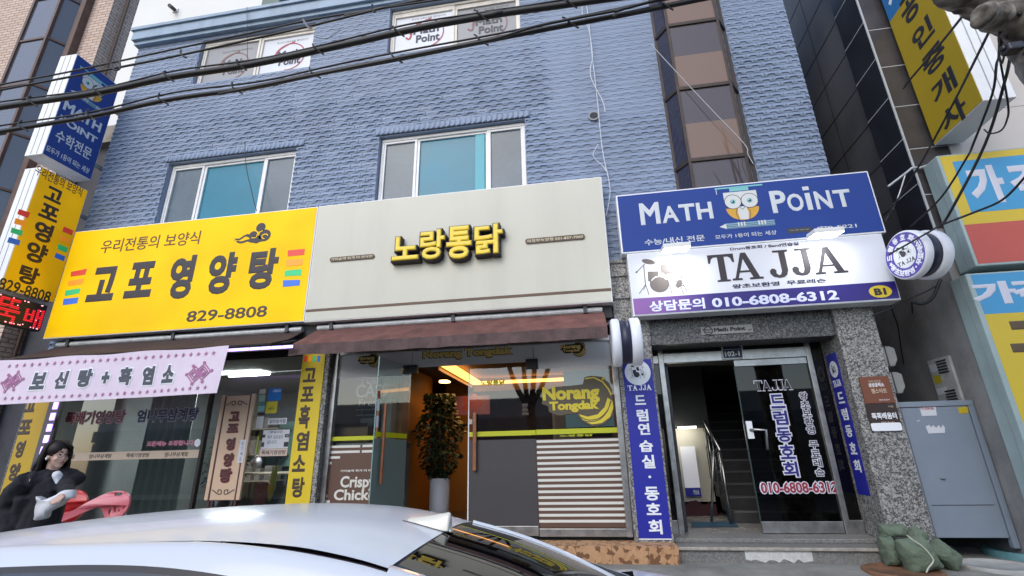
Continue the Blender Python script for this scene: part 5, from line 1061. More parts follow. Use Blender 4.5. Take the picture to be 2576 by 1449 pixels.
# ================================================================== INSIDE THE CHICKEN SHOP
t = thing('cardboard_box', (-3.2, 7.0, 1.72), 'open cardboard box on a counter behind the left chicken shop pane', 'box')
c = aY(m42(1060, 1420 - 1449 + 30), 6.95); CARD = mk('cardboard', (.3, .2, .12), .8, noise=(6, .12))
MB().box(c.x - .28, 6.85, 1.84, c.x + .22, 7.15, 2.06).build('carton', CARD, t, bevel=.004); MB().quad((c.x - .28, 6.85, 2.06), (c.x + .22, 6.85, 2.06), (c.x + .24, 6.74, 2.1), (c.x - .3, 6.74, 2.1)).quad((c.x - .28, 6.85, 2.06), (c.x - .28, 7.15, 2.06), (c.x - .4, 7.15, 2.12), (c.x - .4, 6.85, 2.12)).build('flap', CARD, t)
t = thing('counter', (-3.2, 7.0, .68), 'grey counter behind the brown film of the chicken shop pane', 'counter'); MB().box(-3.65, 6.76, .68, -2.75, 7.3, 1.78).build('cabinet', mk('counter_grey', (.14, .14, .14), .5), t); MB().box(-3.66, 6.74, 1.78, -2.73, 7.32, 1.835).build('worktop', STEEL, t, bevel=.005)
t = thing('plant_pot', (-2.39, 7.7, .68), 'leafy green tree in a tall white pot inside the chicken shop doorway', 'potted plant')
a = aY(m42(1800, 468), 7.7); b = aY(m42(1993, 468), 7.7); pcx = (a.x + b.x) / 2; pr = (b.x - a.x) / 2; ph = a.z
MB().lathe((pcx, 7.7, .68), [(pr * .92, 0), (pr, .02), (pr, ph - .68), (pr * .93, ph - .68), (pr * .93, ph - .72), (.001, ph - .72)], 36, caps=False).build('pot', mk('pot_white', (.6, .6, .62), .5), t, True)
MB().tube(smooth([(pcx, 7.7, ph - .05), (pcx + .02, 7.7, ph + .3), (pcx - .03, 7.72, ph + .7), (pcx, 7.7, ph + 1.1)], 5), .025).build('trunk', mk('thin_trunk', (.09, .06, .04), .8), t, True)
lf = MB(); rn = random.Random(11)
for i in range(1900):
    z = ph + .0 + rn.random() ** .8 * 1.28; k = (z - ph) / 1.28; R_ = .10 + .25 * math.sin(min(1, k * 1.15) * math.pi * .9) ** .7 * (1 + .2 * math.sin(z * 13)); a = rn.random() * 6.283; r = R_ * math.sqrt(rn.random()); p = Vector((pcx - .04 * k + r * math.cos(a), 7.7 + r * math.sin(a), z))
    d1 = Vector((math.cos(a) + rn.uniform(-.5, .5), math.sin(a) + rn.uniform(-.5, .5), rn.uniform(-1.2, .1))).normalized(); d2 = d1.cross(Vector((rn.uniform(-1, 1), rn.uniform(-1, 1), 1))).normalized(); l = rn.uniform(.06, .1); w = l * .3
    lf.add([p, p + d1 * l * .45 + d2 * w, p + d1 * l, p + d1 * l * .45 - d2 * w], [(0, 1, 2, 3)])
lf.build('foliage', mk('leaf_green', (.014, .034, .012), .45, noise=(5, .45)), t)
t = thing('partition_wall', (-2.75, 8, .68), 'orange wall beside the white plant pot in the doorway', 'wall')
MB().box(-2.95, 7.2, .68, -2.86, 8.6, 3.0).build('orange_panel', mk('orange_wall', (.36, .15, .02), .6, noise=(1, .1)), t); MB().box(-3.1, 7.0, .68, -2.95, 7.2, 3.0).build('white_jamb', mk('jamb_grey', (.4, .37, .34), .6), t)
MB().box(-2.85, 9.4, .68, -2.3, 9.46, 3.0).build('amber_panel', mk('amber_wall', (.42, .22, .05), .6, noise=(1, .1)), t)
t = thing('cove_light', (-2.0, 8, 2.95), 'glowing amber cove light strip running along the chicken shop ceiling', 'lamp')
COVE = mk('lit_cove_amber', (1, .6, .2), .4, emit=((1, .42, .08), 2.2))
MB().box(-2.24, 7.0, 2.93, -2.06, 9.2, 2.97).box(-2.06, 9.05, 2.93, .2, 9.2, 2.97).build('light_strip', COVE, t)
al = bpy.data.lights.new('cove_glow', 'AREA'); al.energy = 5; al.shape = 'RECTANGLE'; al.size = .2; al.size_y = 2.0; al.color = (1, .55, .2); ao = bpy.data.objects.new('cove_glow', al); COL.objects.link(ao); ao.parent = t; ao.location = Vector((-2.15, 8.1, 2.9)) - t.location
MB().box(-2.4, 7.0, 2.86, -2.245, 9.3, 3.04).box(-2.24, 9.21, 2.8, .2, 9.3, 3.04).build('cove_edge', mk('cove_brown', (.1, .06, .04), .7), t)
t = thing('ceiling_lamp', (-2.5, 8.2, 2.6), 'round lit downlight above the plant in the chicken shop', 'lamp')
c = aY(mG(475, 480), 8.3); t.location = c; ROOT[t.name] = tuple(c)
MB().lathe(c, [(.1, 0), (.1, .03)], 20).build('lamp_disc', mk('lit_downlight', (1, .8, .5), .4, emit=((1, .6, .22), 4)), t); MB().lathe(c + Vector((0, 0, .03)), [(.12, 0), (.12, .04)], 20).build('rim', DKMETAL, t)
t = thing('wall_poster', (-1.6, 9.3, 2.2), 'pink and red flower poster on a dark wall inside the chicken shop', 'poster')
c0 = FY(9.0).uv(mG(590, 840)); c1 = FY(9.0).uv(mG(970, 620)); f9 = FY(9.0)
MB().fbox(f9, c0[0], c0[1], c1[0], c1[1], -.02, 0).build('poster_sheet', mk('poster_pink', (.24, .1, .24), .5, noise=(2, .3)), t)
g = MB()
for k in range(5): g.poly(f9, ell(c0[0] + .32 + .1 * math.cos(k * 1.257), c0[1] + .2 + .08 * math.sin(k * 1.257), .11, .07, 14, rot=k * 72), .001, .002 + k * .0002)
g.build('red_flower', mk('poster_red', (.26, .05, .07), .5), t)
t = thing('bar_counter', (-.9, 8.9, .68), 'wooden serving counter with stools inside the chicken shop', 'counter'); MB().box(-1.7, 8.4, .68, .3, 8.9, 1.72).build('cabinet', mk('counter_orange_wood', (.3, .13, .045), .5, noise=(2, .25)), t); MB().box(-1.75, 8.35, 1.72, .32, 8.95, 1.78).build('worktop', DKMETAL, t)
t = thing('air_cabinet', (.0, 9.6, .68), 'pale upright cabinet behind the counter in the chicken shop', 'cabinet'); MB().box(-.75, 9.3, .68, -.25, 9.8, 2.55).build('cabinet_body', mk('cab_pale', (.34, .34, .33), .5), t, bevel=.01); MB().box(-.7, 9.28, 1.75, -.3, 9.3, 2.4).build('cabinet_door', mk('cab_grey', (.2, .2, .2), .4), t)
# ================================================================== ENTRANCE
t = thing('entrance', (1.95, YE, .65), 'stainless framed entrance with a lettered dark glass door beside open stair hall', 'doorway')
FE = FY(YE); Fe = FE.off(.004)
fr = MB().box(.96, YE - .04, .645, 1.03, YE + .06, 2.99).box(2.88, YE - .04, .645, 2.945, YE + .06, 2.99).box(1.03, YE - .035, 2.79, 2.88, YE + .055, 2.925).box(.84, YE - .03, 2.79, .96, YE + .05, 2.9).box(.84, YE - .02, .645, .96, YE + .04, .8).box(2.945, YE - .03, .645, 3.1, YE + .05, .8)
fr.build('frame', STEEL, t, bevel=.004)
DKG = mk_glass('dark_glass', (.10, .10, .11), 1.5)
MB().quad((1.03, YE, 2.925), (2.88, YE, 2.925), (2.88, YE, 3.02), (1.03, YE, 3.02)).quad((.84, YE, .8), (.96, YE, .8), (.96, YE, 2.79), (.84, YE, 2.79)).quad((2.945, YE, .8), (3.1, YE, .8), (3.1, YE, 3.0), (2.945, YE, 3.0)).build('side_glass', DKG, t)
DX0 = 1.955
do = MB().quad((DX0, YE, .78), (2.875, YE, .78), (2.875, YE, 2.72), (DX0, YE, 2.72)).build('glass_door', DKG, t)
MB().box(DX0, YE - .025, .655, 2.875, YE + .03, .785).build('door_rail', STEEL, do, bevel=.004); MB().box(DX0, YE - .022, 2.70, 2.875, YE + .028, 2.785).build('door_rail', STEEL, do, bevel=.004)
MB().box(DX0 - .01, YE - .006, .785, DX0 + .004, YE + .006, 2.7).build('door_edge', mk('edge_dark_green', (.03, .05, .045), .3), do)
h = FE.uv(mD(800, 760)); lk = FE.uv(mD(780, 720)); MB().fbox(FE, lk[0] - .04, lk[1] - .16, lk[0] + .035, lk[1] + .06, .002, .03).build('lock_case', SIGNWHITE, do, bevel=.004)
MB().tube([FE.w(lk[0], lk[1] - .05, .03), FE.w(lk[0] + .03, lk[1] - .05, .08), FE.w(lk[0] + .17, lk[1] - .06, .09), FE.w(lk[0] + .15, lk[1] - .3, .07)], .018, 10).build('handle', STEEL, do, True)
NAVYL = mk('door_navy', (.02, .015, .17), .4); REDL = mk('door_red', (.28, .02, .04), .45); EDGEW = mk('door_edge_white', (.62, .64, .72), .4)
g1, g2 = MB(), MB()
def outl(ch, r, g=.014, bold=.03):
    g2.text(Fe, ch, (r[0] - g, r[1] - g, r[2] + g, r[3] + g), 0, .002, .1); g1.text(Fe, ch, r, .003, .002, bold)
c0 = FE.uv((1966, 990)); c1 = FE.uv((1998, 1198)); xx = [FE.uv((1932, 1040))[0], FE.uv((2016, 1180))[0]]
ca = FE.uv((1930, 1010))[0] + .02; cb = ca + .19; zt, zb = FE.uv((1955, 990))[1], FE.uv((1990, 1203))[1]; n = 5; hh = (zt - zb) / n
for i, ch in enumerate('드럼동호회'): outl(ch, (ca + .016, zt - (i + 1) * hh + .018, cb - .0, zt - i * hh - .012))
g2.build('lettering_edge', EDGEW, do); g1.build('lettering', NAVYL, do)
g1, g2 = MB(), MB()
da = FE.uv((2013, 1010))[0] + .0; db = da + .1; zt, zb = FE.uv((2025, 985))[1], FE.uv((2068, 1200))[1]; txt = '왕초보환영 무료레슨'; hh = (zt - zb) / (len(txt) - .4); z = zt
for ch in txt:
    if ch == ' ': z -= hh * .6; continue
    outl(ch, (da, z - hh + .012, db, z - .008), .008, .02); z -= hh
g2.build('lettering_edge', EDGEW, do); g1.build('small_lettering', INK, do)
r = bt(FE, I, (1916, 1241), (2104, 1211)); g1, g2 = MB(), MB(); outl('010-6808-6312', r, .014, .03); g2.build('lettering_edge', EDGEW, do); g1.build('phone_number', REDL, do)
a = FE.uv((1901, 983)); b = FE.uv((1991, 962)); w = (b[0] - a[0]) / 5.2; x = a[0]; rcs = []; z0_, z1_ = a[1], a[1] + .125
for ch, ww in (('T', 1.05), ('A', 1.15), (' ', .2), ('J', .8), ('J', .8), ('A', 1.15)):
    if ch != ' ': rcs.append((ch, (x, z0_, x + w * ww * .96, z1_)))
    x += w * ww
g = MB(); e_ = .01; serif(Fe, [(c, (u0 - e_, v0 - e_, u1 + e_, v1 + e_)) for c, (u0, v0, u1, v1) in rcs], g, 0, .002); g.build('lettering_edge', EDGEW, do)
g = MB(); serif(Fe, rcs, g, .002, .004); g.build('serif_lettering', INK, do)
# open inner leaf
MB().box(1.05, YE + .08, .66, 1.09, YE + .95, 2.78).build('open_door', DKMETAL, t, bevel=.004)
# school name plate and house number
FLn = FY(6.555); r = bt(FLn, m33, (2004, 468), (2508, 359))
t2 = notice(r, FLn, mk('plate_grey', (.3, .3, .29), .5), 'pale grey school name plate on the dark stone over the entrance', (('Math Point', .25, .3, .86, .8, BLACK, .06), ('3F', .9, .2, .98, .42, BLACK, .02)), 'sign', 'name_plate', d=.012)
cx, cz = r[0] + (r[2] - r[0]) * .14, (r[1] + r[3]) / 2; MB().ribbon(FLn, ell(cx, cz, .052, .052, 24), .012, .0122, .014, True).text(FLn, 'Math', (cx - .07, cz, cx + .05, cz + .03), .0125, .001, .03).text(FLn, 'Point', (cx - .05, cz - .035, cx + .055, cz - .005), .0125, .001, .03).build('badge', BLACK, t2)
FH = FY(YE - .06); PT = [FH.uv(m33(*p)) for p in ((2203, 590), (2295, 548), (2415, 580), (2428, 700), (2218, 706))]
t2 = thing('house_number', FH.w(PT[0][0], PT[4][1]), 'navy house shaped number plate reading 102-1 under the entrance header', 'sign')
MB().poly(FH, PT, -.015, .0).build('plate', SIGNWHITE, t2); cx = sum(p[0] for p in PT) / 5; cz = sum(p[1] for p in PT) / 5
MB().poly(FH, [(cx + (p[0] - cx) * .9, cz + (p[1] - cz) * .9) for p in PT], 0, .002).build('plate_face', mk('plate_navy', (.012, .02, .06), .4), t2)
w = PT[3][0] - PT[4][0]; MB().text(FH, '102-1', (PT[4][0] + w * .14, PT[4][1] + .03, PT[4][0] + w * .84, PT[4][1] + .1), .002, .002, .03).text(FH, '비우로', (cx - .045, cz + .055, cx + .045, cz + .08), .002, .001).fbox(FH, PT[4][0] + .02, cz + .02, PT[3][0] - .02, cz + .024, .002, .003).build('lettering', SIGNWHITE, t2)
# blue drum-room panels: front of the middle pillar and reveal of the right one
NB = mk('panel_blue', (.016, .02, .30), .42, noise=(1.2, .05)); PBF = FY(YP - .008); Pb = PBF.off(.002)
t2 = thing('upright_banner', (.62, YP, .66), 'blue upright panel with white drum room lettering on the granite pillar left of the entrance', 'banner', 'blue upright panels')
a = PBF.uv((1582, 1089)); b = PBF.uv((1690, 1355)); top = PBF.uv((1638, 903))[1]
MB().fbox(PBF, a[0], b[1], b[0], top, -.006, 0).build('panel', NB, t2); MB().fbox(PBF, a[0], b[1] - .012, b[0], b[1], -.006, .001).build('edge', SIGNWHITE, t2)
u0, u1 = a[0], b[0]; cc = PBF.uv(m33(1362, 842)); R_ = (u1 - u0) * .44
MB().poly(Pb, ell(cc[0], cc[1], R_, R_, 40), 0, .0015).build('white_disc', SIGNWHITE, t2); drumkit(Pb, None, t2, BLACK, bx=(cc[0] - R_ * .66, cc[1] - R_ * .5, cc[0] + R_ * .62, cc[1] + R_ * .62), d0=.0016)
def tajja(fr, u0, v0, u1, v1, mat, parent, d0=0):
    w = (u1 - u0) / 5.15; x = u0; rcs = []
    for ch, ww in (('T', 1.05), ('A', 1.15), (' ', .2), ('J', .8), ('J', .8), ('A', 1.15)):
        if ch != ' ': rcs.append((ch, (x, v0, x + w * ww * .94, v1)))
        x += w * ww
    g = MB(); serif(fr, rcs, g, d0, d0 + .002); return g.build('serif_lettering', mat, parent)
tz = PBF.uv(m33(1380, 1022))[1]; tz1 = PBF.uv(m33(1380, 968))[1]; tajja(Pb, u0 + .04, tz, u1 - .03, tz1, SIGNWHITE, t2)
g = MB(); LL = []
for ch, bl_, tr_ in (('드', m33(1338, 1170), m33(1437, 1068)), ('럼', m33(1360, 1335), m33(1462, 1210)), ('연', m33(1372, 1470), m33(1478, 1350)), ('습', m43(1385, 205), m43(1510, 85)), ('실', m43(1410, 370), m43(1528, 232)), ('동', m43(1440, 692), m43(1570, 552)), ('호', m43(1455, 838), m43(1588, 715)), ('회', m43(1480, 1030), m43(1602, 885))):
    p0 = PBF.uv(bl_); p1 = PBF.uv(tr_); LL.append((ch, (p0[0], p0[1], p1[0], p1[1])))
c = PBF.uv(m43(1483, 453)); g.poly(Pb, ell(c[0], c[1], .016, .016, 12), 0, .003); g.build('dot', SIGNWHITE, t2); MB().letters(Pb, LL, 'letter', SIGNWHITE, t2, 0, .003, .035)
FRv = Fr((3.105, 0), (0, -1)); Fv = FRv.off(.002)
t2 = thing('upright_banner', (3.1, 6.82, 1.09), 'narrow blue panel with white drum room lettering on the stone return right of the door', 'banner', 'blue upright panels')
u0, u1, v0, v1 = -6.95, -6.67, 1.09, 2.78
MB().fbox(FRv, u0, v0, u1, v1, -.004, .001).build('panel', NB, t2); R_ = .1; cc = ((u0 + u1) / 2, v1 - .2)
MB().poly(Fv, ell(cc[0], cc[1], R_ * 1.05, R_ * 1.05, 32), 0, .0015).build('white_disc', SIGNWHITE, t2); drumkit(Fv, None, t2, BLACK, bx=(cc[0] - R_ * .66, cc[1] - R_ * .6, cc[0] + R_ * .62, cc[1] + R_ * .6), d0=.0016); tajja(Fv, u0 + .04, v1 - .42, u1 - .04, v1 - .335, SIGNWHITE, t2)
MB().column(Fv, '드럼동호회', u0 + .07, v0 + .22, u1 - .06, v1 - .46, 0, .003, .035, .3).build('lettering', SIGNWHITE, t2)
# hall: stairs, railings, lit basement wall
t = thing('staircase', (2.4, 8.0, .65), 'dark stairs with steel railing climbing inside the entrance hall', 'stairs')
sm = MB(); DKS = mk('dark_stair', (.035, .035, .037), .5, noise=(6, .3))
for i in range(11): sm.box(1.86, 8.0 + i * .27, .6 + .17 * i, 3.09, 8.3 + i * .27, .645 + .17 * (i + 1))
sm.build('steps', DKS, t, bevel=.006)
nz = MB()
for i in range(11): nz.box(1.9, 7.994 + i * .27, .645 + .17 * (i + 1) - .035, 3.05, 8.0 + i * .27, .645 + .17 * (i + 1) - .01)
nz.build('nosing', mk('nosing_grey', (.12, .12, .12), .4), t)
ra = MB(); p0 = Vector((1.8, 7.86, 1.62)); p1 = Vector((1.8, 10.6, 3.35)); ra.tube([p0, p1], .026, 10); ra.tube([Vector((1.8, 7.86, .645)), p0], .022); ra.tube([p0, p0 + Vector((-.1, -.03, .0)), p0 + Vector((-.28, -.1, -.93))], .02, 8)
for i in range(11): q = p0 + (p1 - p0) * (i + .6) / 11; ra.tube([q - Vector((0, 0, .98)), q], .008, 6); ra.ball(tuple(q - Vector((0, 0, .5))), .014, 8)
ra.build('railing', mk('rail_steel', (.3, .3, .3), .25, .9), t, True)
t = thing('stairwell_wall', (1.3, 9.0, .65), 'cream stairwell wall with torn maroon base seen through the open door', 'wall')
cz = FY(8.9).uv(mD(480, 1205))[1]; lz = FY(8.9).uv(mD(380, 735))[1]
w_ = MB(); w_.quad((.85, 8.9, cz), (1.85, 8.9, cz), (1.85, 8.9, lz), (.85, 8.9, lz)); w_.build('cream_plaster', mk('cream_plaster', (.5, .47, .38), .8, noise=(1.5, .06)), t)
P = [(.85, 8.89, .5), (1.85, 8.89, .5)]; rn = random.Random(4); tp = [(1.85 - i * .05, 8.89, cz + rn.uniform(-.05, .03)) for i in range(21)]; MB().add(P + tp, [tuple(range(len(P) + len(tp)))]).build('maroon_base', mk('maroon_paint', (.05, .008, .012), .6, noise=(5, .3)), t)
MB().box(.85, 8.6, lz + .02, 1.86, 9.2, 3.0).build('soffit', mk('soffit_dark', (.05, .05, .05), .8), t)
t = thing('tube_lamp', (1.25, 8.75, lz), 'lit white lamp on the stairwell wall inside the entrance', 'lamp'); a = FY(8.75).uv(mD(320, 700)); b = FY(8.75).uv(mD(440, 735))
MB().box(a[0], 8.68, b[1], b[0], 8.78, a[1]).build('lamp_body', mk('lit_stair_lamp', (1, 1, 1), .4, emit=((1, .98, .92), 5)), t, bevel=.015)
al = bpy.data.lights.new('stair_light', 'POINT'); al.energy = 4; al.shadow_soft_size = .15; al.color = (1, .97, .88); ao = bpy.data.objects.new('stair_light', al); COL.objects.link(ao); ao.parent = t; ao.location = (.05, -.2, -.12)
t = thing('hanging_banner', (1.2, 8.8, 1.2), 'white hanging banner with blue foot on the stairwell wall', 'banner'); f8 = FY(8.84); r = bt(f8, mD, (372, 1172), (430, 850)); r = (f8.uv(mD(335, 850))[0], r[1], r[2], r[3])
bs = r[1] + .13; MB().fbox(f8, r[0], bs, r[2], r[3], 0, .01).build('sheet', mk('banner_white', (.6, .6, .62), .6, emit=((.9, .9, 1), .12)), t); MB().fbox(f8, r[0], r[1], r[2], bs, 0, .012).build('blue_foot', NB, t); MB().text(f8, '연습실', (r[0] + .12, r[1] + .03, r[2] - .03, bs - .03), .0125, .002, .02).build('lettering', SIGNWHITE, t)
t = thing('door_mat', (1.4, 7.5, .65), 'blue door mat on the entrance hall floor', 'mat'); MB().add([Vector(aZ(mD(*p), .652)) for p in ((405, 1335), (690, 1332), (712, 1365), (412, 1368))], [(0, 3, 2, 1)]).build('mat', mk('mat_blue', (.02, .08, .14), .9, noise=(30, .3)), t)
# steps in front
CONCG = mk_granite('step_granite', (.12, .12, .115), (.22, .215, .2), 90, .6)
t = thing('door_step', (1.85, 6.35, .45), 'grey stone step with a white painted patch before the entrance', 'step')
MB().box(.83, 6.32, .3, 3.4, 7.0, .60).box(.83, 6.62, .599, 3.1, 7.1, .648).build('step_body', CONCG, t, bevel=.01)
MB().box(.82, 6.29, .575, 3.42, 6.33, .606).build('step_edge', mk('step_edge_worn', (.33, .3, .26), .7, noise=(14, .35)), t, bevel=.006)
rn = random.Random(9); a = FY(6.318).uv((1872, 1381))[0]; b = FY(6.318).uv((2040, 1381))[0]; P = [(a, 6.316, .572), (b, 6.316, .572)] + [(b - (b - a) * i / 14, 6.316, .475 + rn.uniform(-.02, .025)) for i in range(15)]
MB().add(P, [tuple(range(len(P)))[::-1]]).build('paint_patch', mk('chipped_white', (.55, .55, .53), .7, noise=(20, .2)), t)
TER = mk_granite('terracotta_flag', (.17, .075, .03), (.44, .24, .115), 24, .55, (.5, .29, .15)); _e = next(x for x in TER.node_tree.nodes if x.type == 'VALTORGB').color_ramp.elements; _e[0].position = .2; _e[1].position = .34
t = thing('tiled_step', (-1.5, 6.2, .45), 'terracotta tiled step below the chicken shop front', 'step')
m = MB(); x = -3.9
while x < .8: m.box(x + .003, 6.2, .42, min(x + .40, .83) - .003, 6.23, .613); m.box(x + .003, 6.203, .613, min(x + .40, .83) - .003, 6.63, .625); x += .40
m.build('tiles', TER, t, bevel=.003); MB().box(-3.9, 6.21, .40, .828, 6.64, .612).build('grout', mk('grout_tan', (.42, .27, .15), .8), t)
# ================================================================== RIGHT PILLAR PLAQUES, METERS, GATE
def plq(pts, mat, label, rows):
    r = (min(p[0] for p in pts), min(p[1] for p in pts), max(p[0] for p in pts), max(p[1] for p in pts)); return r
FPl = FY(YP - .002)
r = r4(FPl, m34, (885, 1010), (1185, 1010), (1070, 1150), (1000, 884)); CRM = mk('plaque_cream', (.6, .5, .38), .5)
t = notice(r, FPl, mk('plaque_rust', (.17, .055, .025), .5), 'rust brown studio plaque on the right granite pillar', (('의정부 문화마을', .28, .78, .7, .86, CRM, 0), ('상상공작소', .26, .6, .78, .76, SIGNWHITE, .03), ('젬스아트', .3, .36, .82, .54, CRM, .015), ('문화관광부', .48, .08, .84, .14, SIGNWHITE, 0)), 'plaque', 'plaque', d=.015)
r2 = r4(FPl, m34, (945, 1270), (1255, 1270), (1130, 1375), (1060, 1152))
t = notice((r2[0], r2[1] - .06, r2[2], r[1] - .004), FPl, mk('plaque_umber', (.035, .018, .015), .5), 'dark brown plaque with white foot below the rust brown one', (('나눔', .74, .84, .9, .92, CRM, 0), ('똑똑배움터', .12, .42, .93, .66, SIGNWHITE, .03), ('S&G Studio', .38, .26, .82, .34, CRM, 0)), 'plaque', 'plaque', d=.015)
MB().poly(FPl, rrect(r2[0] + .004, r2[1] - .06, r2[2] - .004, r2[1] + .03, .02), .0152, .02).build('white_foot', SIGNWHITE, t)
for k, (l, rr_, b, tp, lab) in enumerate((((1100, 680), (1265, 680), (1180, 775), (1180, 572), 'upper grey meter box on the side of the right granite pillar'), ((1165, 940), (1340, 940), (1250, 1050), (1250, 832), 'lower grey meter box on the side of the right granite pillar'))):
    r = r4(FY(6.62), m34, l, rr_, b, tp); t = thing('meter_box', (BX1, 6.62, r[1]), lab, 'meter box', 'meter boxes on the pillar'); u0, u1 = BX1 - .02, r[2]; c = .05
    out = [(u0, r[1]), (u1 - c, r[1]), (u1, r[1] + c * 1.6), (u1, r[3] - c * .5), (u1 - c, r[3]), (u0, r[3])]
    MB().poly(FY(6.66), out, -.16, .0, True).build('cover', mk('meter_grey', (.27, .27, .26), .5, noise=(6, .1)), t, bevel=.01)
    MB().fbox(FY(6.66), u0 + (u1 - u0) * .5, r[1] - .004, u0 + (u1 - u0) * .5 + .012, r[3] + .004, -.165, .004).build('strap', DKMETAL, t)
t = thing('metal_gate', (4.0, 6.6, .66), 'pale blue grey metal gate with stickers closing the alley', 'gate'); FGt = FY(6.6); Fgt = FGt.off(.003)
GT = mk('gate_paint', (.215, .258, .31), .45, noise=(1.5, .07), bump=(30, .04), stain=(2.5, .3))
u0, u1, v0, v1 = 3.585, 4.41, .665, 2.125
MB().fbox(FGt, u0 + .05, v0, u1 - .07, v1 - .07, -.03, 0).build('gate_panel', GT, t, bevel=.004)
MB().fbox(FGt, u0, v1 - .062, u1, v1, -.05, .012).fbox(FGt, u1 - .062, v0 - .1, u1, v1 - .064, -.05, .012).fbox(FGt, u0, v0, u0 + .042, v1 - .064, -.05, .008).build('gate_frame', GT, t, bevel=.004)
MB().fbox(FGt, u0 + .09, .99, u1 - .12, .996, -.001, .003).build('seam', DKMETAL, t); MB().tube([FGt.w(u0 + .02, 1.98, .015), FGt.w(u0 + .02, 1.75, .015)], .014).build('hinge', STEEL, t)
c = FGt.uv(m44(1705, 470)); MB().fbox(FGt, c[0] - .03, c[1] - .008, c[0] + .02, c[1] + .008, .001, .02).build('latch', STEEL, t, bevel=.004)
def stk(pts, mm, nm='sticker'):
    return MB().pxpoly(Fgt, mE, pts, 0, .0012).build(nm, mm, t)
a = stk([(492, 472), (585, 466), (594, 518), (507, 521)], PAPER); r = r4(Fgt, mE, (502, 500), (585, 500), (540, 512), (540, 474)); MB().text(Fgt, '19,000원', (r[0] + .005, r[1] + .05, r[2] - .005, r[1] + .09), .0014, .001, .02).build('lettering', REDL, a)
a = stk([(713, 470), (772, 466), (779, 503), (724, 508)], mk('sticker_yellow', (.5, .38, .02), .5)); stk([(783, 511), (812, 508), (818, 524), (790, 528)], mk('tape_green', (.01, .15, .1), .5)); stk([(905, 876), (918, 872), (941, 892), (928, 899)], MATS['tape_green'])
stk([(528, 580), (548, 572), (560, 586), (572, 574), (590, 590), (604, 573), (618, 592), (628, 570), (640, 588), (640, 618), (545, 622)], PAPER, 'torn_paper'); stk([(476, 548), (494, 545), (494, 550), (480, 552)], PAPER, 'torn_paper')
t = thing('electrical_box', (RX - .1, 7.0, 1.7), 'louvred grey electrical cabinet on the alley side above the gate', 'cabinet'); f = Fr((RX - .035, 0), (0, -1)); CABG = mk('cabinet_grey', (.42, .42, .41), .6, noise=(4, .3))
c_ = [f.uv(mJ(*p)) for p in ((575, 960), (815, 960), (690, 1345), (920, 1345))]; u0, u1 = min(c_[0][0], c_[2][0]), max(c_[1][0], c_[3][0]); v1 = max(c_[0][1], c_[1][1]); v0 = 1.95; w = u1 - u0
MB().fbox(f, u0, v0, u1, v1, -.034, 0).build('cabinet_body', CABG, t, bevel=.008); z = MB()
for k in range(5): z.fbox(f, u0 + .42 * w, v1 - .05 - k * .035, u1 - .15 * w, v1 - .035 - k * .035, 0, .012); z.fbox(f, u0 + .42 * w, v1 - .42 - k * .035, u1 - .15 * w, v1 - .405 - k * .035, 0, .012)
z.build('louvre', DKMETAL, t); MB().fbox(f, u0 + .08 * w, v1 - .3, u0 + .4 * w, v1 - .2, .001, .003).build('warning_sticker', mk('stk_warn', (.5, .4, .02), .5), t); MB().fbox(f, u0 + .06 * w, v1 - .15, u0 + .38 * w, v1 - .06, .001, .003).build('white_sticker', PAPER, t); MB().fbox(f, u0 + .06 * w, v1 - .44, u0 + .5 * w, v1 - .36, .001, .003).build('white_sticker', PAPER, t)
# ================================================================== GROUND CLUTTER ON THE RIGHT
SACK = mk('sandbag_green', (.125, .165, .115), .85, noise=(7, .15), bump=(160, .35))
def sandbag(c, w, h, d, rot, label, seed, neck=0.0):
    """a woven sack: a filled pillow with corners, cinched toward its tied end"""
    t = thing('sandbag', (c[0], c[1], c[2] - h / 2), label, 'sandbag', 'sandbags by the pillar'); rn = random.Random(seed); N = 30; cr, sr = math.cos(rot), math.sin(rot); ph = [rn.uniform(0, 6) for _ in range(6)]; V = []; idx = {}; F_ = []
    def pt(i, k, side):
        key = (i, k, 0 if i in (0, N) or k in (0, N) else side)
        if key in idx: return idx[key]
        a, b = -1 + 2 * i / N, -1 + 2 * k / N; full = ((1 - abs(a) ** 2.6) * (1 - abs(b) ** 3.2)) ** .5
        x = a * (1 - .10 * (1 - b * b) * a * a) * (1 - neck * max(0, b) ** 2.2) * (1 + .07 * max(0, -b)); z = b * (1 - .10 * (1 - a * a) * b * b)
        wr = .05 * math.sin(9 * a + 5 * b + ph[0]) * (1 - full) + .035 * math.sin(14 * a - 11 * b + ph[1]) * (1 - full) + .03 * math.sin(4 * b + 3 * a + ph[2]); y = side * (full + wr) * .5
        x, y, z = x * w / 2 * (1 + .03 * math.sin(5 * b + ph[3])), y * d, z * h / 2 * (1 + .02 * math.sin(6 * a + ph[4]))
        V.append((c[0] + x * cr - z * sr, c[1] + y, c[2] + x * sr + z * cr)); idx[key] = len(V) - 1; return idx[key]
    for side in (-1, 1):
        for i in range(N):
            for k in range(N):
                q = (pt(i, k, side), pt(i + 1, k, side), pt(i + 1, k + 1, side), pt(i, k + 1, side)); F_.append(q if side < 0 else q[::-1])
    so_ = MB().add(V, F_).build('sack', SACK, t, True); sb_ = so_.modifiers.new('sub', 'SUBSURF'); sb_.levels = sb_.render_levels = 1
    for nm, sc_2, st_ in (('folds', .07, .022), ('weave', .015, .004)):
        tx_ = bpy.data.textures.get('sack_' + nm) or bpy.data.textures.new('sack_' + nm, 'CLOUDS'); tx_.noise_scale = sc_2; dm = so_.modifiers.new(nm, 'DISPLACE'); dm.texture = tx_; dm.texture_coords = 'GLOBAL'; dm.strength = st_; dm.mid_level = .5
    return t
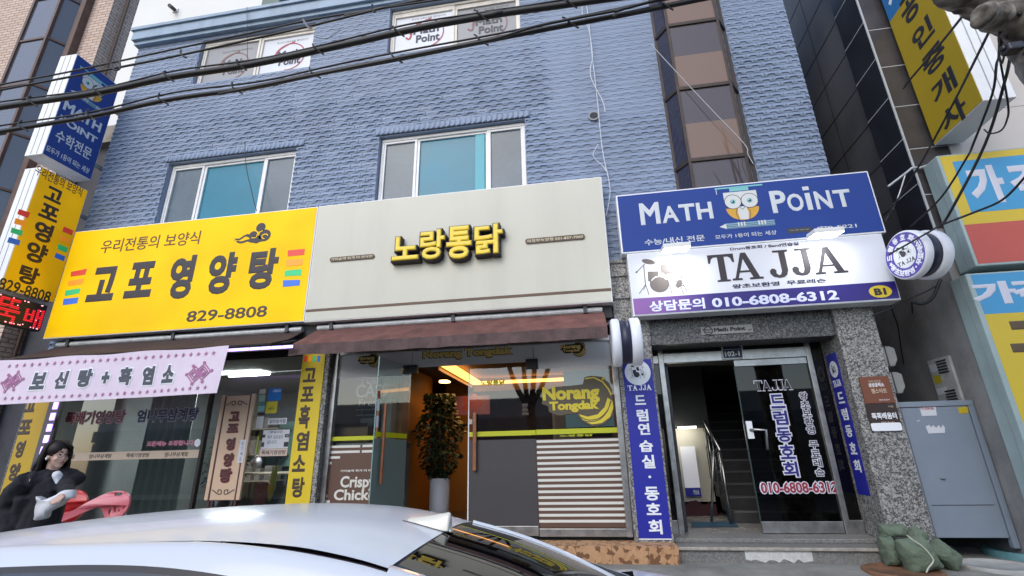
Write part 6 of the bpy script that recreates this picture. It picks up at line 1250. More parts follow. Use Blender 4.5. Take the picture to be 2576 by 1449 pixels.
def bagpx(x0, y0, x1, y1, Y, d, rot, label, seed, neck=0.0, sw_=1.0):
    f = FY(Y); a = f.uv(m44(x0, (y0 + y1) / 2)); b = f.uv(m44(x1, (y0 + y1) / 2)); tp = f.uv(m44((x0 + x1) / 2, y0)); bo_ = f.uv(m44((x0 + x1) / 2, y1)); return sandbag(((a[0] + b[0]) / 2, Y, (tp[1] + bo_[1]) / 2), (b[0] - a[0]) * sw_, tp[1] - bo_[1], d, rot, label, seed, neck)
bagpx(1085, 1045, 1240, 1352, 6.2, .24, math.radians(4), 'narrow green sandbag standing upright against the door step end', 1, .1)
b0 = bagpx(1245, 1045, 1650, 1422, 5.98, .28, math.radians(14), 'big green sandbag with pale cord at the front of the pile', 2, .25, .92)
bagpx(1560, 1120, 1880, 1350, 6.12, .24, math.radians(-42), 'green sandbag slumped beside the metal gate', 3, .3, 1.0)
bagpx(1055, 925, 1330, 1062, 6.32, .24, math.radians(2), 'green sandbag lying flat on top of the pile', 4)
bagpx(1360, 965, 1540, 1110, 6.3, .2, math.radians(-35), 'small green sandbag with open mouth on top of the pile', 5, .3)
c_ = [aY(m44(*p), 5.83) for p in ((1345, 1040), (1400, 1085), (1470, 1130), (1530, 1180), (1580, 1240), (1610, 1300), (1560, 1370), (1540, 1415))]; MB().tube(smooth(c_, 4), .007, 6).build('cord', mk('cord_cream', (.5, .5, .42), .7), b0)
def gdisc(p, q, label, mat, name, cat, h=.04, n=40, z=.452, sq=1.0):
    a = aZ(p, z); b = aZ(q, z); c = (a + b) / 2; r = (b - a).length / 2; t = thing(name, (c.x, c.y, z), label, cat); V = []
    MB().lathe((c.x, c.y, z - .02), [(r, 0), (r, h + .01), (r * .97, h + .02), (r * .9, h + .02), (r * .88, h + .012), (.001, h + .012)], n, caps=False).build('lid', mat, t, True); return t
gdisc(m44(880, 1375), m44(1745, 1440), 'rusty round cover partly under the sandbags', mk('rust_cover', (.17, .085, .045), .7, noise=(6, .4), bump=(40, .3)), 'ground_cover', 'cover', .02)
gdisc(m44(1830, 1330), m44(2700, 1400), 'pale round concrete slab beside the sandbags', mk('pale_concrete', (.36, .36, .34), .85, noise=(3, .25)), 'round_slab', 'slab', .03)
gdisc(m44(2245, 1185), m44(3000, 1330), 'teal round cover on the ground before the metal gate', mk('teal_lid', (.1, .24, .26), .5, noise=(4, .3)), 'drain_cover', 'cover', .07)
# ================================================================== OVERHEAD CABLES
CAB = mk('cable_black', (.012, .012, .014), .5, noise=(3, .3)); YC = 3.2
def cable(label, pts, r, Y=YC, hooks=None, mess=None, name='cable', group='overhead cables along the street', ext=(-12, 9), dz=0.0):
    P = [aY(p, Y) + Vector((0, 0, dz)) for p in pts]; s0 = (P[1] - P[0]) / (P[1].x - P[0].x); s1 = (P[-1] - P[-2]) / (P[-1].x - P[-2].x)
    P = [P[0] + s0 * (ext[0] - P[0].x)] + P + [P[-1] + s1 * (ext[1] - P[-1].x)]; c = smooth(P, 8); t = thing(name, P[1], label, 'cable', group); MB().tube(c, r, 10).build('sheath', CAB, t, True)
    if mess:
        MB().tube([p + Vector((0, 0, mess + .012 * math.sin(p.x * 3))) for p in c], .009, 6).build('messenger_wire', CAB, t, True)
        h = MB(); x = -6.2
        while x < 1.5:
            k = next(i for i in range(len(c) - 1) if c[i].x <= x <= c[i + 1].x); q = c[k].lerp(c[k + 1], (x - c[k].x) / (c[k + 1].x - c[k].x)); q = q + Vector((0, 0, 0))
            h.tube(smooth([q + Vector((-.05, 0, mess + .03)), q + Vector((-.02, -r - .01, mess * .6)), q + Vector((.0, -r - .012, 0)), q + Vector((.05, -r * .5, -r - .012)), q + Vector((.08, 0, -r - .03))], 3), .008, 6); x += .78
        h.build('cable_hook', CAB, t)
    return t
cable('thickest black cable bundle crossing the upper windows', [m11(0, 1062), m11(950, 920), m11(1700, 762), m12(0, 632), m12(1000, 418), m12(1700, 262), m12(2520, 118), m13(800, 6)], .030, mess=.06, dz=-.02)
cable('lower black cable bundle crossing under the upper windows', [m11(0, 1322), m11(900, 1170), m11(1700, 1000), m11(2520, 880), m12(700, 735), m12(1450, 595), m12(2520, 378), m13(800, 225), m13(1480, 95), m13(1950, 0)], .022, mess=.065)
cable('thin black cable just below the roof cornice', [m11(0, 850), m11(700, 720), m11(1850, 472), m11(2520, 330), m12(600, 200), m12(1230, 95), m12(1850, 2)], .009)
cable('thin black cable sagging across the upper window frames', [m11(0, 905), m11(1000, 715), m11(1850, 545), m11(2520, 395), m12(640, 250), m12(1400, 62), m12(1800, -20)], .011)
cable('slack thin black cable beside the lower bundle', [m12(1900, 500), m12(2450, 390), m13(300, 275), m13(700, 190), m13(1200, 95), m13(1500, 15)], .012, 3.15, ext=(-3.2, 4))
t = thing('hanging_hook', aY(m11(1840, 520), 3.1), 'bent loose wire hook on the thin cables', 'hook')
for pts in ([(1815, 500), (1815, 540), (1840, 565), (1870, 577)], [(1115, 640), (1130, 685), (1175, 705), (1205, 680), (1200, 610)]): MB().tube(smooth([aY(m11(*p), 3.14) for p in pts], 4), .009, 6).build('hook', CAB, t)
MB().tube(smooth([aY(m12(*p), 3.14) for p in ((1218, 45), (1215, 90), (1235, 120), (1255, 110))], 4), .009, 6).build('hook', CAB, t)
MB().tube(smooth([aY(m12(*p), 3.14) for p in ((525, 195), (545, 235), (575, 275), (610, 278))], 4), .009, 6).build('hook', mk('hook_grey', (.2, .2, .22), .5), t)
# thin wires on the wall and to the right
WW = mk('wire_white', (.6, .62, .66), .5)
def wire(label, pts, r=.006, mat=CAB, Y0=6.5, Y1=None, group=None):
    n = len(pts); P = [aY(p, Y0 + ((Y1 if Y1 is not None else Y0) - Y0) * i / (n - 1)) for i, p in enumerate(pts)]; t = thing('wire', P[0], label, 'wire', group); MB().tube(smooth(P, 6), r, 6).build('strand', mat, t, True); return t
wire('white wire falling down the blue wall past the round vent', [m13(*p) for p in ((838, -60), (845, 20), (866, 170), (880, 300), (905, 560), (930, 760), (945, 900), (965, 1080), (1000, 1440))] + [m23(*p) for p in ((1040, 220), (1056, 280), (1080, 400), (1085, 480), (1070, 600), (1045, 720))], .007, WW)
wire('white wire crossing over its twin and ending above the round vent', [m13(*p) for p in ((812, -60), (805, 30), (810, 160), (850, 240), (880, 330), (908, 560), (888, 680), (892, 770), (935, 870), (1005, 1000), (1030, 1080), (1036, 1130))], .007, WW, 6.47)
wire('short pale wire looping at the cream sign corner', [m23(*p) for p in ((965, 0), (930, 60), (915, 110), (950, 160), (1010, 215), (1052, 275))], .006, WW)
wire('pale wire slanting across the brown glazed bay', [m13(1500, 450), m13(1800, 775), m13(2100, 1095), m13(2430, 1440), m23(2470, 100), m23(2525, 200)], .006, mk('wire_pale', (.4, .4, .42), .5), 6.3, 6.2)
wire('grey cable loop hanging beside the upper left window', [m12(*p) for p in ((630, 335), (645, 360), (690, 382), (760, 385), (830, 350), (880, 310), (905, 305))], .01, mk('wire_grey', (.2, .23, .27), .5))
wire('thin dark cord hanging in front of the lower left window', [m21(2460, -20), m21(2462, 120), m21(2485, 300), m22(0, 440), m22(30, 580), m22(60, 672)], .006, CAB, 6.45)
wire('thin dark wire dropping down the upper left window', [mW(*p) for p in ((950, 140), (950, 400), (952, 700), (958, 1100), (962, 1290))], .005, CAB, 6.4)
WY = dict(group='drop wires from the tree to the tiled building')
wire('wire over the top Korean letters of the ochre blade sign', [mK(1060, 130), mK(560, 760), mK(0, 1420), m14(1310, 888)], .011, CAB, 3.4, 6.1, **WY)
wire('wire crossing the lowest letter of the ochre blade sign', [mK(1460, 460), mK(1100, 1190), m14(1850, 960), m14(1590, 1449), m24(1440, 260), m24(1110, 775)], .011, CAB, 3.4, 6.1, **WY)
wire('leftmost long wire curving past the blue 가 panel edge', [mK(1605, 560), mK(1585, 1000), mK(1540, 1150), m14(2200, 950), (2448, 363), (2433, 395), (2368, 496), (2290, 571)], .011, CAB, 3.35, 5.9, **WY)
wire('thick wire from the clamp ending at the round sign bracket', [mK(1950, 230), mK(1860, 830), mK(1790, 1000), mK(1690, 1440), (2478, 363), (2385, 543), (2366, 562)], .014, CAB, 3.2, 5.75, **WY)
wire('wire ending in a loose loop under the ochre blade sign', [mK(1705, 630), mK(1715, 780), mK(1640, 1130), m14(2280, 600), m14(2360, 1050), m14(2350, 1200), m14(2290, 1310), m14(2180, 1340), m14(2120, 1300)], .008, CAB, 3.3, 5.0, **WY)
wire('wire rising to the right edge across the blue 가 panel', [(2600, 418), (2576, 448), (2521, 503), (2446, 536), (2368, 566), (2338, 583), (2235, 641)], .011, CAB, 4.6, 5.75, **WY)
wire('grey conduit end at the tiled corner', [m24(1155, 425), m24(1345, 280), m24(1400, 238), m24(1480, 235), m24(1545, 212)], .016, GALV, 6.25)
wire('steep wire from the conduit down behind the blue sign', [m24(1335, 280), m24(1240, 570), m24(1115, 775)], .009, GALV, 6.25)
wire('second steep wire beside the conduit', [m24(1345, 270), m24(1270, 500), m24(1160, 720)], .009, CAB, 6.25)
wire('coiled black cable below the round sign', [mJ(*p) for p in ((430, 335), (500, 358), (570, 345), (635, 290), (670, 225), (690, 165), (720, 100))], .018, CAB, 6.3)
wire('wire sagging from behind the white sign to the coil', [mJ(*p) for p in ((0, 480), (200, 400), (430, 290), (560, 230), (680, 165))], .009, CAB, 6.35)
wire('thin wire dropping from the coil to the louvred cabinet', [mJ(*p) for p in ((415, 340), (425, 500), (440, 650), (490, 780), (550, 940))], .008, CAB, 7.0, 8.0)
wire('thin wire hanging behind the upper meter box', [mJ(*p) for p in ((185, 345), (230, 480), (270, 600), (300, 800), (330, 990))], .008, CAB, 7.0, 7.6)
t = thing('wall_vent', aY(m13(922, 1168), YW), 'round louvred vent on the blue brick wall', 'vent'); fv = FY(YW - .03); c = fv.uv(m13(922, 1168)); R_ = .075
g = MB(); g.ribbon(fv, ell(c[0], c[1], R_, R_, 28), .02, 0, .02, True); g.build('ring', mk('vent_grey', (.25, .27, .3), .5), t); g = MB()
for k in range(5): g.fbox(fv, c[0] - .06, c[1] - .055 + k * .024, c[0] + .06, c[1] - .043 + k * .024, 0, .012)
g.build('louvre', mk('vent_dark', (.05, .055, .07), .5), t); MB().poly(fv, ell(c[0], c[1], R_, R_, 28), -.02, .001).build('back', MATS['vent_dark'], t)
# ================================================================== TREE, UPPER RIGHT
BARK = bpy.data.materials.new('plane_bark'); BARK.use_nodes = True; n = BARK.node_tree.nodes; L = BARK.node_tree.links
tc = n.new('ShaderNodeTexCoord'); v = n.new('ShaderNodeTexNoise'); v.inputs['Scale'].default_value = 9; v.inputs['Detail'].default_value = 5; L.new(tc.outputs['Object'], v.inputs['Vector']); r_ = n.new('ShaderNodeValToRGB'); e = r_.color_ramp.elements; e[0].position = .36; e[0].color = (.06, .05, .043, 1); e[1].position = .62; e[1].color = (.30, .28, .25, 1); k = e.new(.5); k.color = (.16, .14, .12, 1); L.new(v.outputs['Fac'], r_.inputs[0]); L.new(r_.outputs[0], n['Principled BSDF'].inputs['Base Color']); n['Principled BSDF'].inputs['Roughness'].default_value = .85
bm_ = n.new('ShaderNodeBump'); bm_.inputs['Strength'].default_value = .5; bm_.inputs['Distance'].default_value = .02; L.new(v.outputs['Fac'], bm_.inputs['Height']); L.new(bm_.outputs[0], n['Principled BSDF'].inputs['Normal'])
t = thing('street_tree', (3.62, 3.35, .1), 'pollarded street tree with mottled bark holding the drop wires', 'tree')
m = MB(); TX, TY = 3.60, 3.4
m.tube(smooth([(TX + .06, TY, -.05), (TX + .03, TY, 1.5), (TX, TY, 3.2), (TX - .02, TY, 4.3), (TX - .05, TY, 4.75), (TX + .05, TY, 5.4), (TX + .2, TY + .1, 6.6)], 5), .22, 16, taper=[.30] * 6 + [.25] * 6 + [.235] * 6 + [.235] * 6 + [.2] * 4 + [.15] * 3)
def knobbly(o):
    k = bpy.data.textures.get('bark_lumps') or bpy.data.textures.new('bark_lumps', 'CLOUDS'); k.noise_scale = .16; u_ = o.modifiers.new('sub', 'SUBSURF'); u_.levels = u_.render_levels = 2; d_ = o.modifiers.new('lumps', 'DISPLACE'); d_.texture = k; d_.texture_coords = 'GLOBAL'; d_.strength = .07; d_.mid_level = .5
knobbly(m.build('trunk', BARK, t, True))
g = MB(); a = aY(mK(1900, 300), 3.35); g.tube(smooth([(TX - .02, 3.38, 4.45), tuple(aY(mK(1600, 180), 3.3)), tuple(aY(mK(1150, -40), 3.2)), tuple(aY(mK(700, -190), 3.1)), tuple(aY(mK(300, -500), 3.0))], 5), .2, 14, taper=[.165 - .004 * i for i in range(21)])
q0, q1 = aY(mK(1560, 300), 3.25), aY(mK(1250, 280), 3.1); g.tube(smooth([q0, q0.lerp(q1, .5) + Vector((0, 0, .01)), q1], 4), .08, 12, taper=[.11, .1, .095, .085, .08, .078, .078, .08, .075][:9]); knobbly(g.build('limb', BARK, t, True))
cl = aY(mK(1790, 890), 3.1); z = MB(); z.box(cl.x - .045, 3.05, cl.z - .03, cl.x + .05, 3.13, cl.z + .03).box(cl.x - .065, 3.07, cl.z - .005, cl.x - .04, 3.11, cl.z + .03); t2 = thing('cable_clamp', cl, 'dark cable clamp strapped to the tree limb', 'clamp'); z.build('clamp_body', DKMETAL, t2, bevel=.012); MB().tube([cl + Vector((.06, -.02, -.04)), cl + Vector((.18, -.05, -.22))], .03).build('bracket', DKMETAL, t2)
rn = random.Random(21); tw = MB()
for i in range(14):
    p = Vector((TX + rn.uniform(-.4, .3), TY, 5.3 + rn.random() * 1.2)); d = Vector((rn.uniform(-1, 1), rn.uniform(-1, 1), rn.uniform(.6, 1.6))).normalized(); tw.tube(smooth([p, p + d * .6 + Vector((0, 0, .1)), p + d * 1.3 + Vector((rn.uniform(-.2, .2), 0, .4))], 3), .03, 6, taper=[.035, .03, .027, .022, .018, .013, .008])
tw.build('crown', BARK, t)
# ================================================================== WHITE CAR
PAINT = mk('car_white_paint', (.66, .69, .72), .24, coat=.3, spec=.3); CGL = mk_glass('car_glass', (.035, .033, .04), 1.9, .12, (.02, .018, .022), .015); TRIM = mk('car_black_trim', (.02, .017, .02), .4); CY = 2.25
car = thing('parked_car', (-2.1, CY, -.04), 'white parked car with roof fin seen across its roof in the foreground', 'car')
def lerp_tab(tab, x):
    for i in range(len(tab) - 1):
        (a, va), (b, vb) = tab[i], tab[i + 1]
        if a <= x <= b:
            # smooth Catmull style
            t = (x - a) / (b - a); m0 = (vb - tab[max(i - 1, 0)][1]) / (b - tab[max(i - 1, 0)][0]); m1 = (tab[min(i + 2, len(tab) - 1)][1] - va) / (tab[min(i + 2, len(tab) - 1)][0] - a); h = b - a
            return (2 * t ** 3 - 3 * t * t + 1) * va + (t ** 3 - 2 * t * t + t) * h * m0 + (-2 * t ** 3 + 3 * t * t) * vb + (t ** 3 - t * t) * h * m1
    return tab[0][1] if x < tab[0][0] else tab[-1][1]
CR = [(-3.1, 1.28), (-2.6, 1.338), (-2.15, 1.374), (-1.5, 1.398), (-1.1, 1.384), (-.85, 1.348), (-.66, 1.303)]
def roofz(x, t): return lerp_tab(CR, x) - (.052 if t < 0 else .036) * abs(t) ** 2.2 + .012 * t
def rear_x(t): return -.665 - .055 * t * t if t < 0 else -.665 + .0 * t
NX, NY = 48, 24; V = []
for i in range(NX + 1):
    for j_ in range(NY + 1):
        t = -1 + 2 * j_ / NY; x = -3.1 + (rear_x(t) + 3.1) * i / NX; V.append((x, CY + .49 * t, roofz(x, t)))
g = MB(); g.add(V, [(i * (NY + 1) + j_, (i + 1) * (NY + 1) + j_, (i + 1) * (NY + 1) + j_ + 1, i * (NY + 1) + j_ + 1) for i in range(NX) for j_ in range(NY)])
roof = g.build('roof', PAINT, car, True)
WT = [(-3.3, 1.16), (-3.0, 1.2), (-2.6, 1.235), (-2.16, 1.262), (-1.62, 1.274), (-1.26, 1.25), (-.9, 1.19), (-.55, 1.115), (-.2, 1.03), (.05, .97)]   # upper edge of the side glass
SIDE = [(-3.1, 1.23), (-2.6, 1.29), (-2.31, 1.315), (-2.02, 1.325), (-1.45, 1.335), (-1.13, 1.315), (-.83, 1.272), (-.65, 1.232), (-.45, 1.19), (-.2, 1.115), (.12, 1.015)]
def railz(x, s): return lerp_tab(SIDE, x) + (.02 if s > 0 else 0)
for s in (-1, 1):
    g = MB(); V = []; xs = [-3.1 + i * (3.22 / 60) for i in range(61)]
    for x in xs:
        zr = railz(x, s); zw = min(lerp_tab(WT, x) + (.02 if s > 0 else 0), zr - .02)
        for q in range(7):
            k = q / 6; y = .515 + .085 * k + .0 * k; z = zr + (zw - zr) * (k ** 1.5) + .008 * math.sin(k * 3.14); V.append((x, CY + s * y, z))
    F_ = [(i * 7 + q, i * 7 + q + 1, i * 7 + q + 8, i * 7 + q + 7) for i in range(60) for q in range(6)]; g.add(V, F_ if s < 0 else [f[::-1] for f in F_]); g.build('roof_side', PAINT, car, True)
    # black groove between roof skin and side
    g = MB(); V = []
    for x in [-3.1 + i * (2.46 / 50) for i in range(51)]:
        z0_ = roofz(min(x, -.68), s); z1_ = railz(x, s) ; zz0 = min(z0_, z1_) - .004; V += [(x, CY + s * .482, zz0 - .001), (x, CY + s * .522, zz0 - .001)]
    F_ = [(2 * i, 2 * i + 1, 2 * i + 3, 2 * i + 2) for i in range(50)]; g.add(V, F_ if s < 0 else [f[::-1] for f in F_]); g.build('roof_groove', mk('groove_plum', (.06, .045, .055), .5), car)
    # side glass, trim over it, pillars
    def strip(name, mat, x0, x1, ya, yb, fz0, fz1, n=30):
        g = MB(); V = []
        for i in range(n + 1): x = x0 + (x1 - x0) * i / n; V += [(x, CY + s * ya, fz0(x)), (x, CY + s * yb, fz1(x))]
        F_ = [(2 * i, 2 * i + 1, 2 * i + 3, 2 * i + 2) for i in range(n)]; g.add(V, F_ if s < 0 else [f[::-1] for f in F_]); return g.build(name, mat, car, True)
    wt = lambda x: min(lerp_tab(WT, x) + (.02 if s > 0 else 0), railz(x, s) - .02)
    belt = lambda x: .93 + .02 * (x + 3) / 3
    strip('window_trim', TRIM, -3.1, -.9, .600, .607, wt, lambda x: wt(x) - .02)
    for a, b in ((-3.35, -2.22), (-2.12, -1.0)): strip('side_window', CGL, a, b, .607, .80, lambda x: wt(x) - .02, belt)
    strip('door_pillar', TRIM, -2.22, -2.12, .607, .80, lambda x: wt(x) - .02, belt); strip('rear_pillar', PAINT, -1.0, .12, .604, .80, lambda x: wt(x), belt); strip('window_sill', TRIM, -3.6, -.9, .80, .81, belt, lambda x: belt(x) - .02)
# rear glass with heater lines, pillars beside it
def rearpt(k, t):
    x0 = rear_x(t) + .004; z0_ = roofz(rear_x(t), t) - .004; x1 = .14 - .06 * t * t; z1_ = 1.035 - .04 * t * t + .012 * t
    return (x0 + (x1 - x0) * k, CY + (.475 + .03 * k) * t, z0_ + (z1_ - z0_) * k + .028 * math.sin(k * math.pi))
g = MB(); V = [rearpt(i / 16, -1 + 2 * j_ / 20) for i in range(17) for j_ in range(21)]; g.add(V, [(i * 21 + j_, (i + 1) * 21 + j_, (i + 1) * 21 + j_ + 1, i * 21 + j_ + 1) for i in range(16) for j_ in range(20)])
rg = g.build('rear_window', CGL, car, True)
for s in (-1, 1):
    g = MB(); V = []
    for i in range(17): p = Vector(rearpt(i / 16, s)); V += [tuple(p + Vector((0, s * -.004, .002))), tuple(p + Vector((.0, s * .012, .014))), tuple(p + Vector((.01, s * .05, .004))), tuple(p + Vector((.0, s * .12, -.05)))]
    F_ = [(4 * i + q, 4 * i + q + 1, 4 * i + q + 5, 4 * i + q + 4) for i in range(16) for q in range(3)]; g.add(V, F_ if s < 0 else [f[::-1] for f in F_]); g.build('rear_pillar', PAINT, car, True)
MB().add([(rear_x(-1 + .1 * j_) + dx, CY + .485 * (-1 + .1 * j_), roofz(rear_x(-1 + .1 * j_), -1 + .1 * j_) + dz) for j_ in range(21) for dx, dz in ((-.002, -.001), (.007, -.006))], [(2 * j_, 2 * j_ + 1, 2 * j_ + 3, 2 * j_ + 2) for j_ in range(20)]).build('roof_edge_trim', TRIM, roof)
# fin
fa = MB(); prof = [(-.84, 0), (-.835, .012), (-.78, .030), (-.72, .052), (-.68, .068), (-.655, .075), (-.645, .070), (-.648, .045), (-.645, .02), (-.636, 0)]
V = []; f = []
for i, (x, h) in enumerate(prof):
    zb_ = roofz(min(x, -.67), 0) - .003; wdt = .036 * min(1, (x + .85) / .09 + .15) * (1 if x < -.66 else .8)
    for q in range(9): a = math.pi * q / 8; V.append((x, CY + wdt * math.cos(a) * (1 - .55 * math.sin(a) * min(1, h / .06)), zb_ + h * math.sin(a) ** .8))
f = [(i * 9 + q, i * 9 + q + 1, (i + 1) * 9 + q + 1, (i + 1) * 9 + q) for i in range(len(prof) - 1) for q in range(8)]
fa.add(V, f).build('antenna_fin', mk('fin_ivory', (.7, .67, .56), .3, coat=.6), car, True)
MB().tube([(-.85 + .21 * i / 8, CY - .038, roofz(min(-.85 + .21 * i / 8, -.67), -.08) + .001) for i in range(9)], .003, 6).build('fin_seal', TRIM, car)
# body below the belt
ST_ = [(-4.85, .60, .62), (-4.75, .78, .72), (-4.4, .86, .80), (-3.95, .90, .92), (-3.4, .91, .945), (-2, .92, .955), (-1, .92, .97), (-.3, .915, 1.0), (.14, .90, 1.025), (.38, .86, 1.0), (.50, .78, .93), (.56, .66, .72)]
V = []; RW = 15
for x, hw, zb_ in ST_:
    half = [(hw - .32, zb_ + .02 * (x > -.2)), (hw - .12, zb_ - .01), (hw - .04, zb_ - .05), (hw, zb_ - .2), (hw - .01, .5), (hw - .02, .3), (hw - .06, .18)]
    for y, z in half: V.append((x, CY - y, z))
    V.append((x, CY, .17))
    for y, z in reversed(half): V.append((x, CY + y, z))
n = RW; g = MB(); F_ = [(i * n + q, i * n + q + 1, (i + 1) * n + q + 1, (i + 1) * n + q) for i in range(len(ST_) - 1) for q in range(n - 1)] + [(i * n + n - 1, i * n, (i + 1) * n, (i + 1) * n + n - 1) for i in list(range(0, 3)) + [8, 9, 10]] + [tuple(range(n)), tuple((len(ST_) - 1) * n + q for q in range(n - 1, -1, -1))]
bd = g.add(V, F_).build('body', PAINT, car, True); 
g = MB(); V = []
for i in range(13):
    k = i / 12
    for j_ in range(13): t = -1 + 2 * j_ / 12; V.append((-3.1 - .85 * k - .1 * (1 - t * t) * k, CY + (.49 + .12 * k) * t, roofz(-3.1, t) * (1 - k) + (.95 - .02 * t * t) * k + .05 * math.sin(k * math.pi)))
g.add(V, [(i * 13 + j_, i * 13 + j_ + 1, (i + 1) * 13 + j_ + 1, (i + 1) * 13 + j_) for i in range(12) for j_ in range(12)]).build('windscreen', CGL, car, True)
RUB = mk('tyre_rubber', (.02, .02, .02), .8); RIM = mk('alloy', (.5, .5, .52), .3, .9)
for x in (-3.85, -.62):
    for s in (-1, 1):
        w_ = MB().lathe((x, CY + s * .74, .28), [(.2, 0), (.30, .01), (.32, .04), (.32, .17), (.30, .2), (.2, .21)], 32, (0, s, 0)).build('wheel', RUB, car, True); r = MB().lathe((x, CY + s * .94, .28), [(.205, 0), (.2, .012), (.06, .016), (.001, .02)], 24, (0, s, 0), caps=False)
        for k in range(5): a = k * 1.2566; r.tube([(x + .05 * math.cos(a), CY + s * .957, .28 + .05 * math.sin(a)), (x + .19 * math.cos(a), CY + s * .957, .28 + .19 * math.sin(a))], .02, 6)
        r.build('rim', RIM, w_, True)
for s in (-1, 1):
    MB().ball((-4.72, CY + s * .62, .62), .13, 12, (.6, 1, .6)).build('headlight', mk('headlight_clear', (.6, .62, .65), .1, coat=1), car, True); MB().box(.50, CY + s * .5, .74, .575, CY + s * .74, .86).build('tail_light', mk('tail_red', (.35, .01, .01), .2, coat=1), car, bevel=.02)
    MB().ball((-3.05, CY + s * 1.0, .98), .11, 12, (.7, 1, .7)).build('wing_mirror', PAINT, car, True)
g = MB(); INT = mk('seat_dark', (.03, .03, .032), .8)
for x in (-2.75, -1.5):
    for y in (-.38, .38): g.box(x, CY + y - .24, .35, x + .5, CY + y + .24, .55).box(x + .42, CY + y - .24, .5, x + .58, CY + y + .24, 1.0).box(x + .46, CY + y - .12, 1.0, x + .55, CY + y + .12, 1.12)
g.box(-.85, CY - .6, .8, .1, CY + .6, .9); g.build('seats', INT, car, bevel=.03)

# ================================================================== PERSON
PY = 4.2
def P(x, y, dy=0.0): return Vector(aY(mC(x, y), PY + dy))
FACE = math.radians(-6)                         # head turned along the shopfront
fd = Vector((math.cos(FACE), math.sin(FACE), 0)); sd = Vector((-fd.y, fd.x, 0))      # forward, her left
per = thing('person', (-5.2, PY, gz(PY)), 'woman in black cardigan and white top walking past the left shop window', 'person')
SKIN = mk('skin', (.58, .38, .30), .5, noise=(14, .05)); HAIR = mk('hair_dark', (.009, .0045, .0045), .5, noise=(30, .4), spec=.3); KNIT = mk('black_knit', (.012, .012, .017), .9, noise=(40, .25), bump=(140, .35)); TOP = mk('white_top', (.62, .63, .66), .8, bump=(30, .1)); JEAN = mk('black_trousers', (.013, .013, .016), .85, bump=(90, .2))
hc = P(1085, 395); hc.y = PY - .03
HS = 1.0
def loc(f, l, u): return hc + fd * f + sd * l + ZUP * u
# skull, face, neck, torso, limbs as one remeshed surface
def limb(mb, pts, rr, n=14, k=5): c = smooth(pts, k); m_ = len(c); mb.tube(c, .05, n, taper=[rr[0] + 0 * i if False else _ip(rr, i / (m_ - 1)) for i in range(m_)])
def _ip(rr, t): t *= len(rr) - 1; i = min(int(t), len(rr) - 2); return rr[i] + (rr[i + 1] - rr[i]) * (t - i)
def egg(mb, c, rx, ry, rz, n=20):
    b = len(mb.v); M_ = 14
    for i in range(M_ + 1):
        a = math.pi * i / M_
        for k in range(n): q = 2 * math.pi * k / n; p = c + fd * (rx * math.sin(a) * math.cos(q)) + sd * (ry * math.sin(a) * math.sin(q)) - ZUP * (rz * math.cos(a)); mb.v.append(tuple(p))
    for i in range(M_):
        for k in range(n): k2 = (k + 1) % n; mb.f.append((b + i * n + k, b + i * n + k2, b + (i + 1) * n + k2, b + (i + 1) * n + k))
def remesh(o, vox, it=4, fac=.5):
    r = o.modifiers.new('remesh', 'REMESH'); r.mode = 'VOXEL'; r.voxel_size = vox; r.use_smooth_shade = True; s = o.modifiers.new('smooth', 'SMOOTH'); s.iterations = it; s.factor = fac; return o
b = MB()
egg(b, loc(-.012, 0, .03), .092, .075, .098); egg(b, loc(.022, 0, -.03), .066, .058, .088); egg(b, loc(.045, 0, -.095), .034, .03, .026)
egg(b, loc(.084, 0, -.028), .02, .012, .018); egg(b, loc(.08, 0, -.005), .012, .009, .03); egg(b, loc(.072, 0, -.066), .018, .022, .012)
for s in (-1, 1): egg(b, loc(-.012, s * .074, -.02), .018, .01, .03); egg(b, loc(.055, s * .04, -.035), .022, .02, .02)
nb = P(1000, 690); nb.y = PY; pel = Vector((nb.x - .03, PY, .98)); chest = Vector((nb.x - .0, PY, nb.z - .16))
HF, HSD = fd.copy(), sd.copy()
TF = math.radians(-30)
limb(b, [loc(-.02, 0, -.06), loc(-.03, 0, -.14), nb + Vector((0, 0, -.02))], [.05, .047, .06])
fd = Vector((math.cos(TF), math.sin(TF), 0)); sd = Vector((-fd.y, fd.x, 0))      # the chest faces more toward the street
shR = nb - sd * .18 + ZUP * -.055; shL = nb + sd * .175 + ZUP * -.055
limb(b, [nb + ZUP * -.03, chest, pel + ZUP * .1, pel], [.09, .125, .12, .13], 18)
limb(b, [shR, nb + ZUP * -.07, shL], [.055, .08, .055])
elR = P(170, 1290, -.10); elL = P(1190, 930, .02); haR = elR + Vector((.10, .0, -.22)); haL = P(1165, 1115, -.22)
limb(b, [shR, shR.lerp(elR, .5) + Vector((-.02, 0, 0)), elR, elR.lerp(haR, .5), haR], [.042, .038, .034, .032, .025]); limb(b, [shL, shL.lerp(elL, .5), elL, elL.lerp(haL, .5), haL], [.042, .038, .034, .032, .024])
def hand(mb, w, d, up, side):
    """palm, four curled fingers of unequal length and a thumb from the palm's side"""
    pal = w + d * .055; limb(mb, [w, w + d * .04, w + d * .085], [.026, .034, .034], 12, 3)
    for k, (o, l) in enumerate(((-.028, .062), (-.009, .072), (.010, .068), (.028, .052))):
        r0 = w + d * .088 + side * o; limb(mb, [r0, r0 + d * l * .45 - up * .004, r0 + d * l * .75 - up * .022, r0 + d * l * .8 - up * .04], [.0098, .0092, .0085, .0075], 8, 3)
    t0 = w + d * .03 - side * .03; limb(mb, [t0, t0 - side * .02 + d * .03 - up * .008, t0 - side * .02 + d * .058 - up * .022], [.012, .0105, .009], 8, 3)
